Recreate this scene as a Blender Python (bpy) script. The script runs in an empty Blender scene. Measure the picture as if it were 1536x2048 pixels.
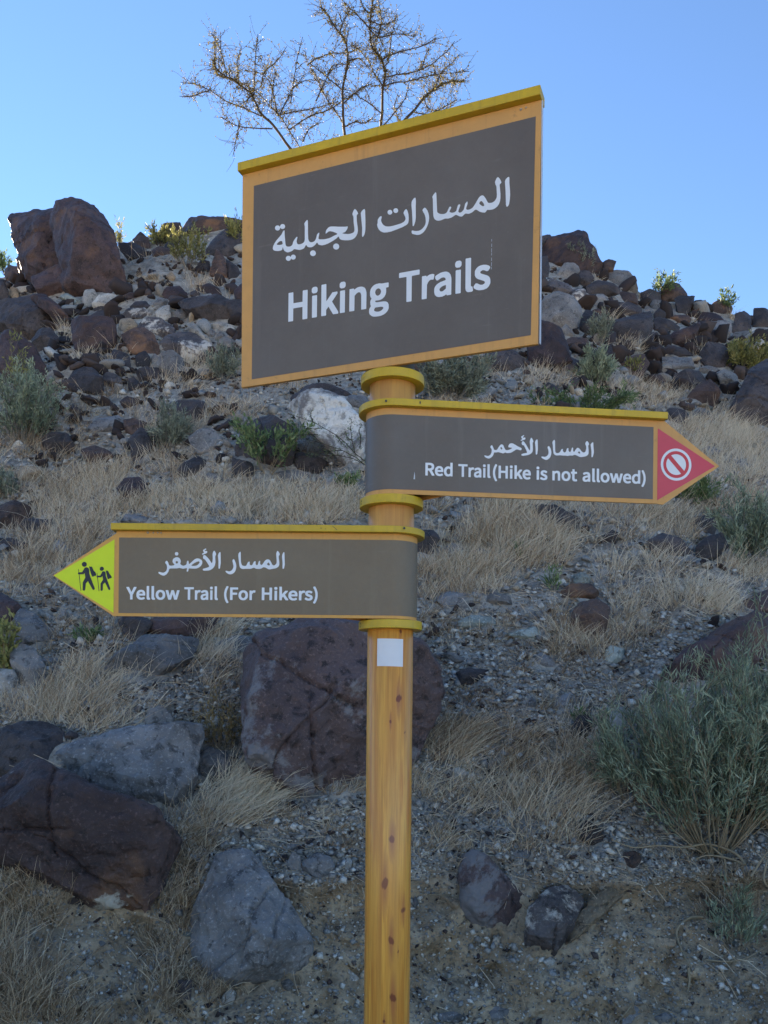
import bpy, bmesh, math, random
import numpy as np
from mathutils import Vector, Matrix
from mathutils.bvhtree import BVHTree
from mathutils.geometry import tessellate_polygon

R = math.radians
sc = bpy.context.scene
COL = sc.collection
rng = np.random.default_rng(11)
random.seed(11)

# ------------------------------------------------------------------ camera, sky, sun, exposure
EYE = 1.6
FPX, CXP, CYP, ROLL = 1750.0, 768.0, 1420.0, .0094
cd = bpy.data.cameras.new('camera')
cam = bpy.data.objects.new('camera', cd)
COL.objects.link(cam)
sc.camera = cam
cd.sensor_fit = 'VERTICAL'
cd.sensor_height = 24.0
cd.lens = 24.0 * FPX / 2048.0
cd.shift_y = (CYP - 1024.0) / 2048.0
cd.clip_start = .05
cd.clip_end = 3000
cam.matrix_world = Matrix.Translation((0, 0, EYE)) @ Matrix.Rotation(R(90), 4, 'X') @ Matrix.Rotation(ROLL, 4, 'Z')

SUN_EL, SUN_AZ = 21.0, -32.0          # degrees above the horizon, degrees right (+) or left (-) of the view
world = bpy.data.worlds.new('World')
sc.world = world
world.use_nodes = True
wn = world.node_tree
sky = wn.nodes.new('ShaderNodeTexSky')
sky.sky_type = 'NISHITA'
sky.sun_disc = False
sky.sun_elevation = R(SUN_EL)
sky.sun_rotation = R(SUN_AZ)
sky.air_density = .8
sky.dust_density = 0.0
sky.ozone_density = 3.6
wn.links.new(sky.outputs[0], wn.nodes['Background'].inputs[0])
wn.nodes['Background'].inputs[1].default_value = .055
ld = bpy.data.lights.new('sun', 'SUN')
ld.energy = 5.0
ld.angle = R(.5)
ld.color = (1.0, .86, .66)
sun = bpy.data.objects.new('sun', ld)
COL.objects.link(sun)
sdir = Vector((math.sin(R(SUN_AZ)) * math.cos(R(SUN_EL)), math.cos(R(SUN_AZ)) * math.cos(R(SUN_EL)), math.sin(R(SUN_EL))))
sun.rotation_euler = (-sdir).to_track_quat('-Z', 'Y').to_euler()
sun.location = sdir * 60
sc.view_settings.view_transform = 'Standard'
sc.view_settings.look = 'None'
sc.view_settings.gamma = 1
sc.view_settings.exposure = 2.5
sc.cycles.max_bounces = 5
sc.cycles.diffuse_bounces = 3

# ------------------------------------------------------------------ helpers
def ray(px, py):
    """unit-depth direction of the line of sight through a point of the photograph"""
    u = (px - CXP) / FPX
    v = (CYP - py) / FPX
    return np.array((u - ROLL * v, 1.0, v + ROLL * u))

def at(px, py, depth):
    d = ray(px, py)
    return np.array((d[0] * depth, depth, EYE + d[2] * depth))

def tag(o, label=None, cat=None, group=None, kind=None):
    if label: o['label'] = label
    if cat: o['category'] = cat
    if group: o['group'] = group
    if kind: o['kind'] = kind
    return o

def mesh_from(name, verts, faces, smooth=False):
    """verts (n,3) array; faces: (m,k) array or list of arrays of different k"""
    me = bpy.data.meshes.new(name)
    verts = np.asarray(verts, dtype=np.float32)
    groups = faces if isinstance(faces, list) else [faces]
    groups = [np.asarray(g, dtype=np.int32) for g in groups if len(g)]
    tot = sum(len(g) for g in groups)
    loops = np.concatenate([g.ravel() for g in groups])
    starts, off = [], 0
    for g in groups:
        k = g.shape[1]
        starts.append(off + np.arange(len(g)) * k)
        off += g.size
    me.vertices.add(len(verts))
    me.vertices.foreach_set('co', verts.ravel())
    me.loops.add(len(loops))
    me.loops.foreach_set('vertex_index', loops)
    me.polygons.add(tot)
    me.polygons.foreach_set('loop_start', np.concatenate(starts).astype(np.int32))
    if smooth:
        me.polygons.foreach_set('use_smooth', np.ones(tot, dtype=bool))
    me.update(calc_edges=True)
    return me

def link(name, me, m=None, parent=None, loc=None):
    o = bpy.data.objects.new(name, me)
    COL.objects.link(o)
    if m and me is not None and not me.materials: me.materials.append(m)
    if parent: o.parent = parent
    if loc is not None: o.location = loc
    return o

def face_attr(me, name, vals):
    a = me.attributes.new(name, 'FLOAT', 'FACE')
    a.data.foreach_set('value', np.asarray(vals, dtype=np.float32))

# value noise -------------------------------------------------------------
def _h(ix, iy, iz, s):
    n = (ix * 374761393 + iy * 668265263 + iz * 2147483647 + s * 974711) & 0xFFFFFFFF
    n = ((n ^ (n >> 13)) * 1274126177) & 0xFFFFFFFF
    n = (n ^ (n >> 16)) & 0xFFFFFFFF
    return n / 2147483648.0 - 1.0

def vnoise(p, seed=0):
    p = np.asarray(p, dtype=np.float64)
    i = np.floor(p).astype(np.int64)
    f = p - i
    f = f * f * f * (f * (f * 6 - 15) + 10)
    out = 0
    for dx in (0, 1):
        wx = f[:, 0] if dx else 1 - f[:, 0]
        for dy in (0, 1):
            wy = f[:, 1] if dy else 1 - f[:, 1]
            for dz in (0, 1):
                wz = f[:, 2] if dz else 1 - f[:, 2]
                out = out + wx * wy * wz * _h(i[:, 0] + dx, i[:, 1] + dy, i[:, 2] + dz, seed)
    return out

def fbm(p, octv=4, seed=0, gain=.5):
    a, s, out = 1.0, 1.0, 0
    for k in range(octv):
        out = out + a * vnoise(p * s + 17.3 * k, seed + k)
        a *= gain
        s *= 2.03
    return out

# materials -------------------------------------------------------------
class NT:
    def __init__(self, name):
        self.m = bpy.data.materials.new(name)
        self.m.use_nodes = True
        self.t = self.m.node_tree
        self.b = self.t.nodes['Principled BSDF']
        self._tc = None
    def n(self, typ, **kw):
        nd = self.t.nodes.new(typ)
        for k, v in kw.items():
            if k in ('inputs',):
                for a, b in v.items(): nd.inputs[a].default_value = b
            else: setattr(nd, k, v)
        return nd
    def l(self, a, b): self.t.links.new(a, b)
    def coord(self, kind='Object'):
        if self._tc is None: self._tc = self.n('ShaderNodeTexCoord')
        return self._tc.outputs[kind]
    def noise(self, scale, detail=4, rough=.55, vec=None, dist=0):
        nd = self.n('ShaderNodeTexNoise', inputs={'Scale': scale, 'Detail': detail, 'Roughness': rough, 'Distortion': dist})
        self.l(vec if vec is not None else self.coord(), nd.inputs['Vector'])
        return nd.outputs['Fac']
    def voro(self, scale, vec=None, feature='F1', out='Distance'):
        nd = self.n('ShaderNodeTexVoronoi', feature=feature, inputs={'Scale': scale})
        self.l(vec if vec is not None else self.coord(), nd.inputs['Vector'])
        return nd.outputs[out]
    def ramp(self, src, stops, interp='LINEAR'):
        nd = self.n('ShaderNodeValToRGB')
        nd.color_ramp.interpolation = interp
        el = nd.color_ramp.elements
        while len(el) < len(stops): el.new(.5)
        for e, (p, c) in zip(el, stops):
            e.position = p
            e.color = (*c, 1) if not isinstance(c, (int, float)) else (c, c, c, 1)
        self.l(src, nd.inputs[0])
        return nd.outputs[0]
    def mix(self, fac, a, b, mode='MIX'):
        nd = self.n('ShaderNodeMix', data_type='RGBA', blend_type=mode)
        for s, v in ((nd.inputs[0], fac), (nd.inputs[6], a), (nd.inputs[7], b)):
            if hasattr(v, 'is_output'): self.l(v, s)
            elif isinstance(v, (int, float)): s.default_value = v if s == nd.inputs[0] else (v, v, v, 1)
            else: s.default_value = (*v, 1)
        return nd.outputs[2]
    def math(self, op, a, b=0.0, c=0.0):
        nd = self.n('ShaderNodeMath', operation=op)
        for s, v in zip(nd.inputs, (a, b, c)):
            if hasattr(v, 'is_output'): self.l(v, s)
            else: s.default_value = v
        return nd.outputs[0]
    def bump(self, src, strength, dist, prev=None):
        nd = self.n('ShaderNodeBump', inputs={'Strength': strength, 'Distance': dist})
        self.l(src, nd.inputs['Height'])
        if prev is not None: self.l(prev, nd.inputs['Normal'])
        self.l(nd.outputs[0], self.b.inputs['Normal'])
        return nd.outputs[0]
    def color(self, c):
        if hasattr(c, 'is_output'): self.l(c, self.b.inputs['Base Color'])
        else: self.b.inputs['Base Color'].default_value = (*c, 1)
    def rough(self, r, spec=.5):
        if hasattr(r, 'is_output'): self.l(r, self.b.inputs['Roughness'])
        else: self.b.inputs['Roughness'].default_value = r
        self.b.inputs['Specular IOR Level'].default_value = spec
    def rand(self):
        return self.n('ShaderNodeObjectInfo').outputs['Random']

def rock_material(name, c1, c2, patch=None, patch_lo=.62, patch_hi=.68, rust=None, spec=.4, scale=1.0):
    k = NT(name)
    info = k.n('ShaderNodeObjectInfo')
    add = k.n('ShaderNodeVectorMath', operation='ADD')
    mul = k.n('ShaderNodeVectorMath', operation='SCALE', inputs={'Scale': 60.0})
    comb = k.n('ShaderNodeCombineXYZ')
    k.l(info.outputs['Random'], comb.inputs[0]); k.l(info.outputs['Random'], comb.inputs[2])
    k.l(comb.outputs[0], mul.inputs[0]); k.l(mul.outputs[0], add.inputs[0]); k.l(k.coord(), add.inputs[1])
    v = add.outputs[0]
    big = k.noise(3.2 * scale, 5, .6, v)
    fine = k.noise(60, 5, .7, v)
    med = k.noise(14, 6, .68, v, .4)
    col = k.mix(k.ramp(big, [(.36, 0), (.64, 1)]), c1, c2)
    col = k.mix(k.ramp(med, [(.38, .9), (.47, 0.0), (1, 0)]), col, tuple(x * .45 for x in c1))
    if rust:
        rn = k.noise(2.1 * scale, 5, .65, v)
        col = k.mix(k.math('MULTIPLY', k.ramp(rn, [(.54, 0), (.66, 1)]), .75), col, rust)
    col = k.mix(k.ramp(fine, [(.55, 0), (.72, .5)]), col, tuple(min(1, x * 2.6 + .03) for x in c2))
    speck = k.voro(85, v)
    col = k.mix(k.ramp(speck, [(.08, .28), (.17, 0)]), col, tuple(min(1, x * 2.6 + .03) for x in c2))
    if patch:
        pn = k.noise(2.4 * scale, 9, .74, v, .3)
        col = k.mix(k.ramp(pn, [(patch_lo, 0), (patch_hi, .9)]), col, patch)
    val = k.math('MULTIPLY_ADD', info.outputs['Random'], .5, .78)
    hs = k.n('ShaderNodeHueSaturation')
    k.l(val, hs.inputs['Value']); k.l(col, hs.inputs['Color'])
    k.color(hs.outputs[0])
    k.rough(k.ramp(med, [(.3, .48), (.7, .75)]), .42)
    b = k.bump(big, .5, .025)
    b = k.bump(med, .8, .016, b)
    crk = k.voro(4.5 * scale, v, 'DISTANCE_TO_EDGE')
    b = k.bump(k.ramp(crk, [(0, 0), (.03, 1)]), .3, .012, b)
    b = k.bump(k.noise(26, 6, .75, v), .8, .012, b)
    k.bump(fine, .9, .010, b)
    return k.m

RM = {
    'dark': rock_material('dark_varnished_rock', (.030, .023, .022), (.075, .060, .057), (.40, .35, .29), .70, .74),
    'purple': rock_material('purple_brown_rock', (.036, .021, .021), (.086, .053, .050), (.38, .33, .27), .72, .76, rust=(.14, .075, .045)),
    'brown': rock_material('red_brown_rock', (.046, .027, .022), (.105, .066, .050), (.36, .30, .23), .72, .77, rust=(.23, .115, .055)),
    'blue': rock_material('blue_grey_rock', (.105, .100, .098), (.215, .205, .20), (.40, .40, .38), .70, .78),
    'grey': rock_material('grey_rock', (.12, .108, .098), (.235, .215, .195), (.52, .48, .42), .64, .74),
    'mixed': rock_material('lichen_dark_rock', (.050, .040, .040), (.13, .11, .105), (.62, .56, .48), .54, .60),
    'pale': rock_material('pale_rock', (.28, .255, .22), (.47, .43, .37), (.68, .64, .56), .55, .70),
    'white': rock_material('white_rock', (.56, .54, .50), (.72, .69, .64), (.13, .11, .10), .46, .56),
    'tan': rock_material('tan_rock', (.26, .19, .12), (.40, .30, .20), (.52, .44, .33), .62, .74),
    'green': rock_material('green_grey_rock', (.19, .21, .19), (.34, .36, .32), (.54, .55, .48), .60, .72),
    'twotone': rock_material('maroon_and_grey_rock', (.055, .035, .033), (.125, .084, .078), (.21, .195, .195), .49, .525, rust=(.15, .075, .045), scale=.45),
    'soil': rock_material('soil_crusted_rock', (.14, .105, .068), (.29, .225, .15), (.36, .30, .22), .60, .72),
    'rusty': rock_material('rusty_crusted_rock', (.048, .028, .026), (.115, .073, .065), (.60, .55, .45), .57, .61, rust=(.28, .14, .065), scale=.7),
}

def ground_material():
    k = NT('scree_and_soil')
    pos = k.n('ShaderNodeNewGeometry').outputs['Position']
    big = k.noise(.9, 5, .6, pos)
    mid = k.noise(7, 6, .7, pos)
    fine = k.noise(45, 6, .75, pos)
    grit = k.voro(38, pos)
    grit2 = k.voro(90, pos)
    cell = k.voro(38, pos, out='Color')
    soil = k.mix(k.ramp(mid, [(.35, 0), (.65, 1)]), (.25, .18, .112), (.54, .42, .285))
    scree = k.mix(k.ramp(mid, [(.35, 0), (.62, 1)]), (.19, .168, .142), (.50, .45, .385))
    # bare soil shows in the cut bank at the bottom of the slope
    sep = k.n('ShaderNodeSeparateXYZ'); k.l(pos, sep.inputs[0])
    h = k.math('ADD', sep.outputs[2], k.math('MULTIPLY', k.math('SUBTRACT', mid, .5), .35))
    isscree = k.ramp(h, [(.72, 0), (.92, 1)])
    col = k.mix(isscree, soil, k.mix(k.ramp(big, [(.45, 0), (.66, .5)]), scree, soil))
    bw = k.n('ShaderNodeRGBToBW'); k.l(cell, bw.inputs[0])
    stone = k.ramp(bw.outputs[0], [(.2, (.06, .055, .055)), (.45, (.17, .175, .18)), (.7, (.25, .21, .16)), (.9, (.45, .43, .39))])
    col = k.mix(k.math('MULTIPLY', k.ramp(grit, [(.18, 1), (.34, 0)]), k.ramp(fine, [(.4, .15), (.6, .9)])), col, stone)
    col = k.mix(k.ramp(grit2, [(.10, .5), (.2, 0)]), col, (.42, .40, .36))
    bounce_sand = k.mix(k.ramp(mid, [(.35, 0), (.65, 1)]), (.56, .43, .29), (.66, .53, .38))  # unseen ground behind the camera, coloured pale to bounce warm sunlight onto the slope
    col = k.mix(k.ramp(k.math('MULTIPLY_ADD', sep.outputs[1], -.5, 1.0), [(.3, 0), (.9, 1)]), col, bounce_sand)
    k.color(col)
    k.rough(.95, .2)
    b = k.bump(mid, .9, .05)
    b = k.bump(k.ramp(grit, [(.0, 1), (.4, 0)]), .8, .012, b)
    k.bump(fine, .9, .012, b)
    return k.m

def attr_material(name, stops, rough=.8, spec=.25, transl=0.0, attr='tone', sheen=0):
    k = NT(name)
    a = k.n('ShaderNodeAttribute', attribute_name=attr)
    col = k.ramp(a.outputs['Fac'], stops)
    k.color(col)
    k.rough(rough, spec)
    if transl:
        out = k.t.nodes['Material Output']
        tr = k.n('ShaderNodeBsdfTranslucent'); k.l(col, tr.inputs[0])
        mx = k.n('ShaderNodeMixShader', inputs={0: transl})
        k.l(k.b.outputs[0], mx.inputs[1]); k.l(tr.outputs[0], mx.inputs[2]); k.l(mx.outputs[0], out.inputs[0])
    return k.m

# ------------------------------------------------------------------ terrain
CREST_X = [-1400, 0, 150, 240, 300, 480, 768, 1085, 1200, 1290, 1400, 1536, 2900]
CREST_Y = [600, 560, 520, 492, 470, 452, 465, 508, 548, 582, 600, 628, 780]
DC = 20.5
def terrain_z(X, Y, noise=True):
    X = np.asarray(X, float); Y = np.asarray(Y, float)
    phi = X / np.maximum(Y, 4.0)
    px = CXP + phi * FPX
    e = (CYP - np.interp(px, CREST_X, CREST_Y)) / FPX
    P = np.stack([X, Y, X * 0], -1)
    lip = 4.10 + .16 * np.sin(X * 1.7 + .6) + .06 * np.sin(X * 5.1)
    wid = np.interp(X, [-1.6, -.75, 1.0, 1.5, 2.2], [1.5, .62, .55, .8, 1.2])
    t = np.clip((Y - lip + wid) / wid, 0, 1)
    zl = .84 + .03 * np.sin(X * 2.3)
    bank = (t ** .8) * (1 - .15 * np.sin(t * math.pi)) * zl
    D = DC + .8 * np.sin(X * .35)
    g = (EYE + e * D - zl) / (D - lip)
    up = np.clip(Y - lip, 0, None)
    z = bank + g * np.minimum(up, D - lip)
    past = np.clip(Y - D, 0, None)
    z = z - past * .12 - np.clip(past - 6, 0, None) * .25
    z = np.where(past > 30, np.maximum(z, 0), z)
    if noise:
        amp = np.clip(up / 2.0, 0, 1)
        near = np.clip((Y - (lip - wid - .2)) / .5, 0, 1)
        fade = np.clip(1 - (Y - D + 2) / 3.0, .25, 1)
        z = z + amp * fade * (.22 * fbm(P * .45, 3, 3) + .07 * fbm(P * 1.7, 3, 9)) + near * (.045 * fbm(P * 4.5, 3, 21) + .020 * fbm(P * 17, 3, 31))
    return z

def build_terrain():
    fc = np.concatenate([-np.geomspace(30, .62, 26), np.linspace(-.6, .6, 360), np.geomspace(.62, 30, 26)])
    ys = np.concatenate([-np.geomspace(400, 2, 14), np.linspace(-1, 2.2, 12), np.linspace(2.3, 4.6, 190), np.geomspace(4.615, 23, 280), np.geomspace(23.3, 420, 34)])
    A, B = np.meshgrid(fc, ys)
    X = A * np.where(B > 0, B + 1.0, 1.0 - B * .6)
    Y = B
    Z = terrain_z(X.ravel(), Y.ravel()).reshape(X.shape)
    # earthen bank: push the steep face in and out so that it reads as crumbling soil
    P = np.stack([X, Y, Z], -1).reshape(-1, 3)
    xn = vnoise(np.stack([P[:, 0] * 1.8, P[:, 0] * 0, P[:, 0] * 0], -1), 88)
    inb = (P[:, 1] > 2.6) & (P[:, 1] < 5) & (np.abs(P[:, 0]) < 4)
    lipz = .80 + .05 * xn
    P[:, 1] += inb * (.9 + .5 * xn) * (-.055 * np.exp(-((P[:, 2] - lipz) / .035) ** 2) + .10 * np.exp(-((P[:, 2] - lipz + .13) / .07) ** 2))
    steep = np.exp(-((P[:, 2] - .45) / .4) ** 2) * (P[:, 1] > 2.4) * (P[:, 1] < 5)
    P[:, 1] += steep * (.09 * fbm(P * np.array((3.5, 1, 5)), 4, 51) + .040 * fbm(P * 13, 3, 61) + .02 * np.abs(fbm(P * 27, 2, 71)))
    nr, ncol = X.shape
    idx = np.arange(nr * ncol).reshape(nr, ncol)
    f = np.stack([idx[:-1, :-1], idx[:-1, 1:], idx[1:, 1:], idx[1:, :-1]], -1).reshape(-1, 4)
    me = mesh_from('hillside', P, f, smooth=True)
    o = link('hillside', me, ground_material())
    tag(o, kind='structure')
    core = (P[f[:, 0], 1] > 1) & (P[f[:, 0], 1] < 40) & (np.abs(P[f[:, 0], 0]) < 30)
    bvh = BVHTree.FromPolygons(P.tolist(), f[core].tolist())
    return o, bvh
hill, BVH = build_terrain()

def hit(px, py, default=None):
    d = ray(px, py)
    r = BVH.ray_cast(Vector((0, 0, EYE)), Vector(d).normalized(), 60)
    if r[0] is None:
        return (at(px, py, default) if default else None)
    return np.array(r[0])

def ground_at(x, y):
    r = BVH.ray_cast(Vector((x, y, 40)), Vector((0, 0, -1)), 80)
    return r[0].z if r[0] is not None else float(terrain_z([x], [y])[0])

# ------------------------------------------------------------------ rocks
def midpoint(V, F):
    E = np.sort(np.concatenate([F[:, [0, 1]], F[:, [1, 2]], F[:, [2, 0]]]), axis=1)
    U, inv = np.unique(E, axis=0, return_inverse=True)
    inv = inv.reshape(-1)
    n, m = len(V), len(F)
    M = (V[U[:, 0]] + V[U[:, 1]]) / 2
    a, b, c = inv[:m] + n, inv[m:2 * m] + n, inv[2 * m:] + n
    F2 = np.concatenate([np.stack(q, -1) for q in ((F[:, 0], a, c), (F[:, 1], b, a), (F[:, 2], c, b), (a, b, c))])
    return np.concatenate([V, M]), F2, U

def smooth_mesh(V, F, lam, it):
    E = np.sort(np.concatenate([F[:, [0, 1]], F[:, [1, 2]], F[:, [2, 0]]]), axis=1)
    U = np.unique(E, axis=0)
    deg = np.bincount(U.ravel(), minlength=len(V))[:, None]
    for _ in range(it):
        S = np.zeros_like(V)
        np.add.at(S, U[:, 0], V[U[:, 1]]); np.add.at(S, U[:, 1], V[U[:, 0]])
        V = V + lam * (S / deg - V)
    return V

def vnormals(V, F):
    N = np.cross(V[F[:, 1]] - V[F[:, 0]], V[F[:, 2]] - V[F[:, 0]])
    S = np.zeros_like(V)
    for k in range(3): np.add.at(S, F[:, k], N)
    return S / (np.linalg.norm(S, axis=1)[:, None] + 1e-12)

def hull(pts):
    bm = bmesh.new()
    for p in pts: bm.verts.new(p)
    r = bmesh.ops.convex_hull(bm, input=bm.verts)
    kill = [g for g in set(r['geom_interior']) | set(r['geom_unused']) if isinstance(g, bmesh.types.BMVert)]
    bmesh.ops.delete(bm, geom=kill, context='VERTS')
    bmesh.ops.triangulate(bm, faces=bm.faces[:])
    # split long thin edges so that facets carry an even net
    bmesh.ops.recalc_face_normals(bm, faces=bm.faces[:])
    bm.verts.index_update()
    V = np.array([v.co[:] for v in bm.verts])
    F = np.array([[v.index for v in f.verts] for f in bm.faces])
    bm.free()
    return V, F

def even_split(V, F, target):
    """halve every edge longer than target (whole-mesh consistent) a few times"""
    for _ in range(7):
        bm = None
        E = np.sort(np.concatenate([F[:, [0, 1]], F[:, [1, 2]], F[:, [2, 0]]]), axis=1)
        U, inv = np.unique(E, axis=0, return_inverse=True)
        inv = inv.reshape(-1)
        L = np.linalg.norm(V[U[:, 0]] - V[U[:, 1]], axis=1)
        long_ = L > target
        if not long_.any(): break
        m = len(F)
        e = np.stack([inv[:m], inv[m:2 * m], inv[2 * m:]], -1)
        mid = np.full(len(U), -1); mid[long_] = len(V) + np.arange(long_.sum())
        V = np.concatenate([V, (V[U[long_, 0]] + V[U[long_, 1]]) / 2])
        M = mid[e]; k = (M >= 0).sum(1)
        out = [F[k == 0]]
        for cnt in (1, 2, 3):
            sel = np.nonzero(k == cnt)[0]
            if not len(sel): continue
            f = F[sel]; mm = M[sel]; ll = L[e[sel]]
            if cnt == 3:
                a, b, c = mm.T
                for q in ((f[:, 0], a, c), (f[:, 1], b, a), (f[:, 2], c, b), (a, b, c)): out.append(np.stack(q, -1))
            elif cnt == 1:
                r = mm.argmax(1)
                i = np.arange(len(sel))
                v0, v1, v2 = f[i, r], f[i, (r + 1) % 3], f[i, (r + 2) % 3]; x = mm[i, r]
                out += [np.stack((v0, x, v2), -1), np.stack((x, v1, v2), -1)]
            else:
                r = mm.argmin(1)          # the edge that stays whole: v0-v1
                i = np.arange(len(sel))
                v0, v1, v2 = f[i, r], f[i, (r + 1) % 3], f[i, (r + 2) % 3]
                x, y = mm[i, (r + 1) % 3], mm[i, (r + 2) % 3]
                out += [np.stack((v0, v1, x), -1), np.stack((v0, x, y), -1), np.stack((y, x, v2), -1)]
        F = np.concatenate(out)
    return V, F

def rockify(V, F, size, px, rnd, seed):
    """round the edges of a hull and roughen it; px is its size in the picture"""
    n_across = 8 if px < 45 else 13 if px < 110 else 24 if px < 230 else 42
    lo, hi = V.min(0), V.max(0)
    V, F = even_split(V, F, size / (n_across * .5))
    V = smooth_mesh(V, F, .5, max(0, round((rnd - .08) * n_across * .2)))
    l2, h2 = V.min(0), V.max(0)
    V = (V - l2) / (h2 - l2 + 1e-9) * (hi - lo) + lo
    V, F = even_split(V, F, size / n_across)
    # break it with flat cleavage faces
    rg = np.random.default_rng(seed + 7)
    cen = V.mean(0)
    for _ in range(int((1.1 - rnd) * (11 if px > 200 else 8 if px > 60 else 6))):
        d = rg.normal(size=3) * np.array((.75, 1, .75)); d[1] = -abs(d[1]) - .45; d /= np.linalg.norm(d)
        h_ = (V - cen) @ d
        lim = h_.max() * rg.uniform(.70, .93)
        over = np.clip(h_ - lim, 0, None)
        V = V - d * (over * .93)[:, None]
    l2, h2 = V.min(0), V.max(0)
    V = (V - l2) / (h2 - l2 + 1e-9) * (hi - lo) + lo
    N = vnormals(V, F)
    q = V / size + seed * 3.17
    n1 = fbm(q * 2.2, 3, seed)
    n2 = 1 - np.abs(fbm(q * 4.5 + .5 * n1[:, None], 3, seed + 5))
    n3 = fbm(q * 13, 3, seed + 9)
    ch = vnoise(q * 3.1, seed + 14)
    chip = np.abs(ch) - .4 * np.abs(vnoise(q * 6.7, seed + 15))                 # broken ledges
    amp = size * (1 - .45 * rnd)
    if px > 110:                                            # cleavage cracks
        for j in range(4 if px > 230 else 2):
            d = rg.normal(size=3) * np.array((1, .25, 1)); d /= np.linalg.norm(d); e = np.cross(d, (0, 1, 0)); e /= np.linalg.norm(e)
            cr = (V - cen) @ d / size - rg.uniform(-.28, .28) + .030 * vnoise(q * 3.5, seed + 30 + j) + .012 * vnoise(q * 11, seed + 40 + j)
            on = 1 / (1 + np.exp(-(((V - cen) @ e) / size * rg.choice((-1, 1)) + rg.uniform(-.05, .25)) * 40))
            V = V - N * (size * .024 * on * np.exp(-(cr / .011) ** 2))[:, None] - N * (size * .010 * on * (cr > 0) * np.exp(-np.abs(cr) / .12))[:, None]
    V = V + N * (amp * (.016 * n1 + .018 * (n2 - .75) + .012 * n3 + .034 * chip))[:, None]
    return V, F

def place_mesh(name, V, F, m, smooth=True):
    c = np.array(((V[:, 0].min() + V[:, 0].max()) / 2, (V[:, 1].min() + V[:, 1].max()) / 2, V[:, 2].min()))
    me = mesh_from(name, V - c, F, smooth=smooth)
    if smooth: me.set_sharp_from_angle(angle=R(26))
    return link(name, me, m, loc=c)

TF = {'A': (0, 350, 2.954), 'B': (1000, 400, 2.866), 'D': (0, 900, 2.954), 'E': (0, 1400, 2.0757), 'F': (800, 1000, 2.087),
      'G': (800, 1500, 2.087), 'H': (460, 760, 5.12), 'N': (0, 0, 1.0)}
def conv(src, nums):
    ox, oy, s = TF[src]
    v = [float(t) for t in nums.replace('(', '').replace(')', '').split(',') if t.strip()]
    return np.array([(ox + a / s, oy + b / s) for a, b in zip(v[::2], v[1::2])])

def rock_hull_points(P, D0, seed, ridge=None, lean=.45, thick=.75, bulge=.26):
    r = np.random.default_rng(seed)
    x0, y0 = P.min(0); x1, y1 = P.max(0)
    h = max(y1 - y0, 4) / FPX * D0; w = max(x1 - x0, 4) / FPX * D0
    sz = math.sqrt(w * h); T = thick * sz
    cen = P.mean(0)
    pts = []
    for p in P:
        t = (y1 - p[1]) / (y1 - y0 + 1e-6)
        d = D0 + t * h * lean
        pts.append(at(p[0], p[1], d))
        q = cen + (p - cen) * .86
        pts.append(at(q[0], q[1], d + T * .7))
        q = cen + (p - cen) * .55
        pts.append(at(q[0], q[1], d + T))
    for p in P:
        if (y1 - p[1]) < .35 * (y1 - y0):
            b = at(p[0], p[1], D0 + .05 * sz); b[2] -= .22 * h; b[1] += .18 * sz
            b[0] = b[0] * .97 + at(cen[0], cen[1], D0)[0] * .03
            pts.append(b)
    if ridge is not None:
        for a, b, dd in ridge: 
            t = (y1 - b) / (y1 - y0 + 1e-6)
            pts.append(at(a, b, D0 + t * h * lean - dd * sz))
    else:
        n = r.integers(3, 6)
        for _ in range(n):
            a = r.uniform(0, 2 * math.pi); s = r.uniform(.15, .62)
            k = P[r.integers(len(P))]
            q = cen + (k - cen) * s
            t = (y1 - q[1]) / (y1 - y0 + 1e-6)
            pts.append(at(q[0], q[1], D0 + t * h * lean - r.uniform(.5, 1.1) * bulge * sz * (1 - .55 * s)))
    return pts, sz

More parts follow.
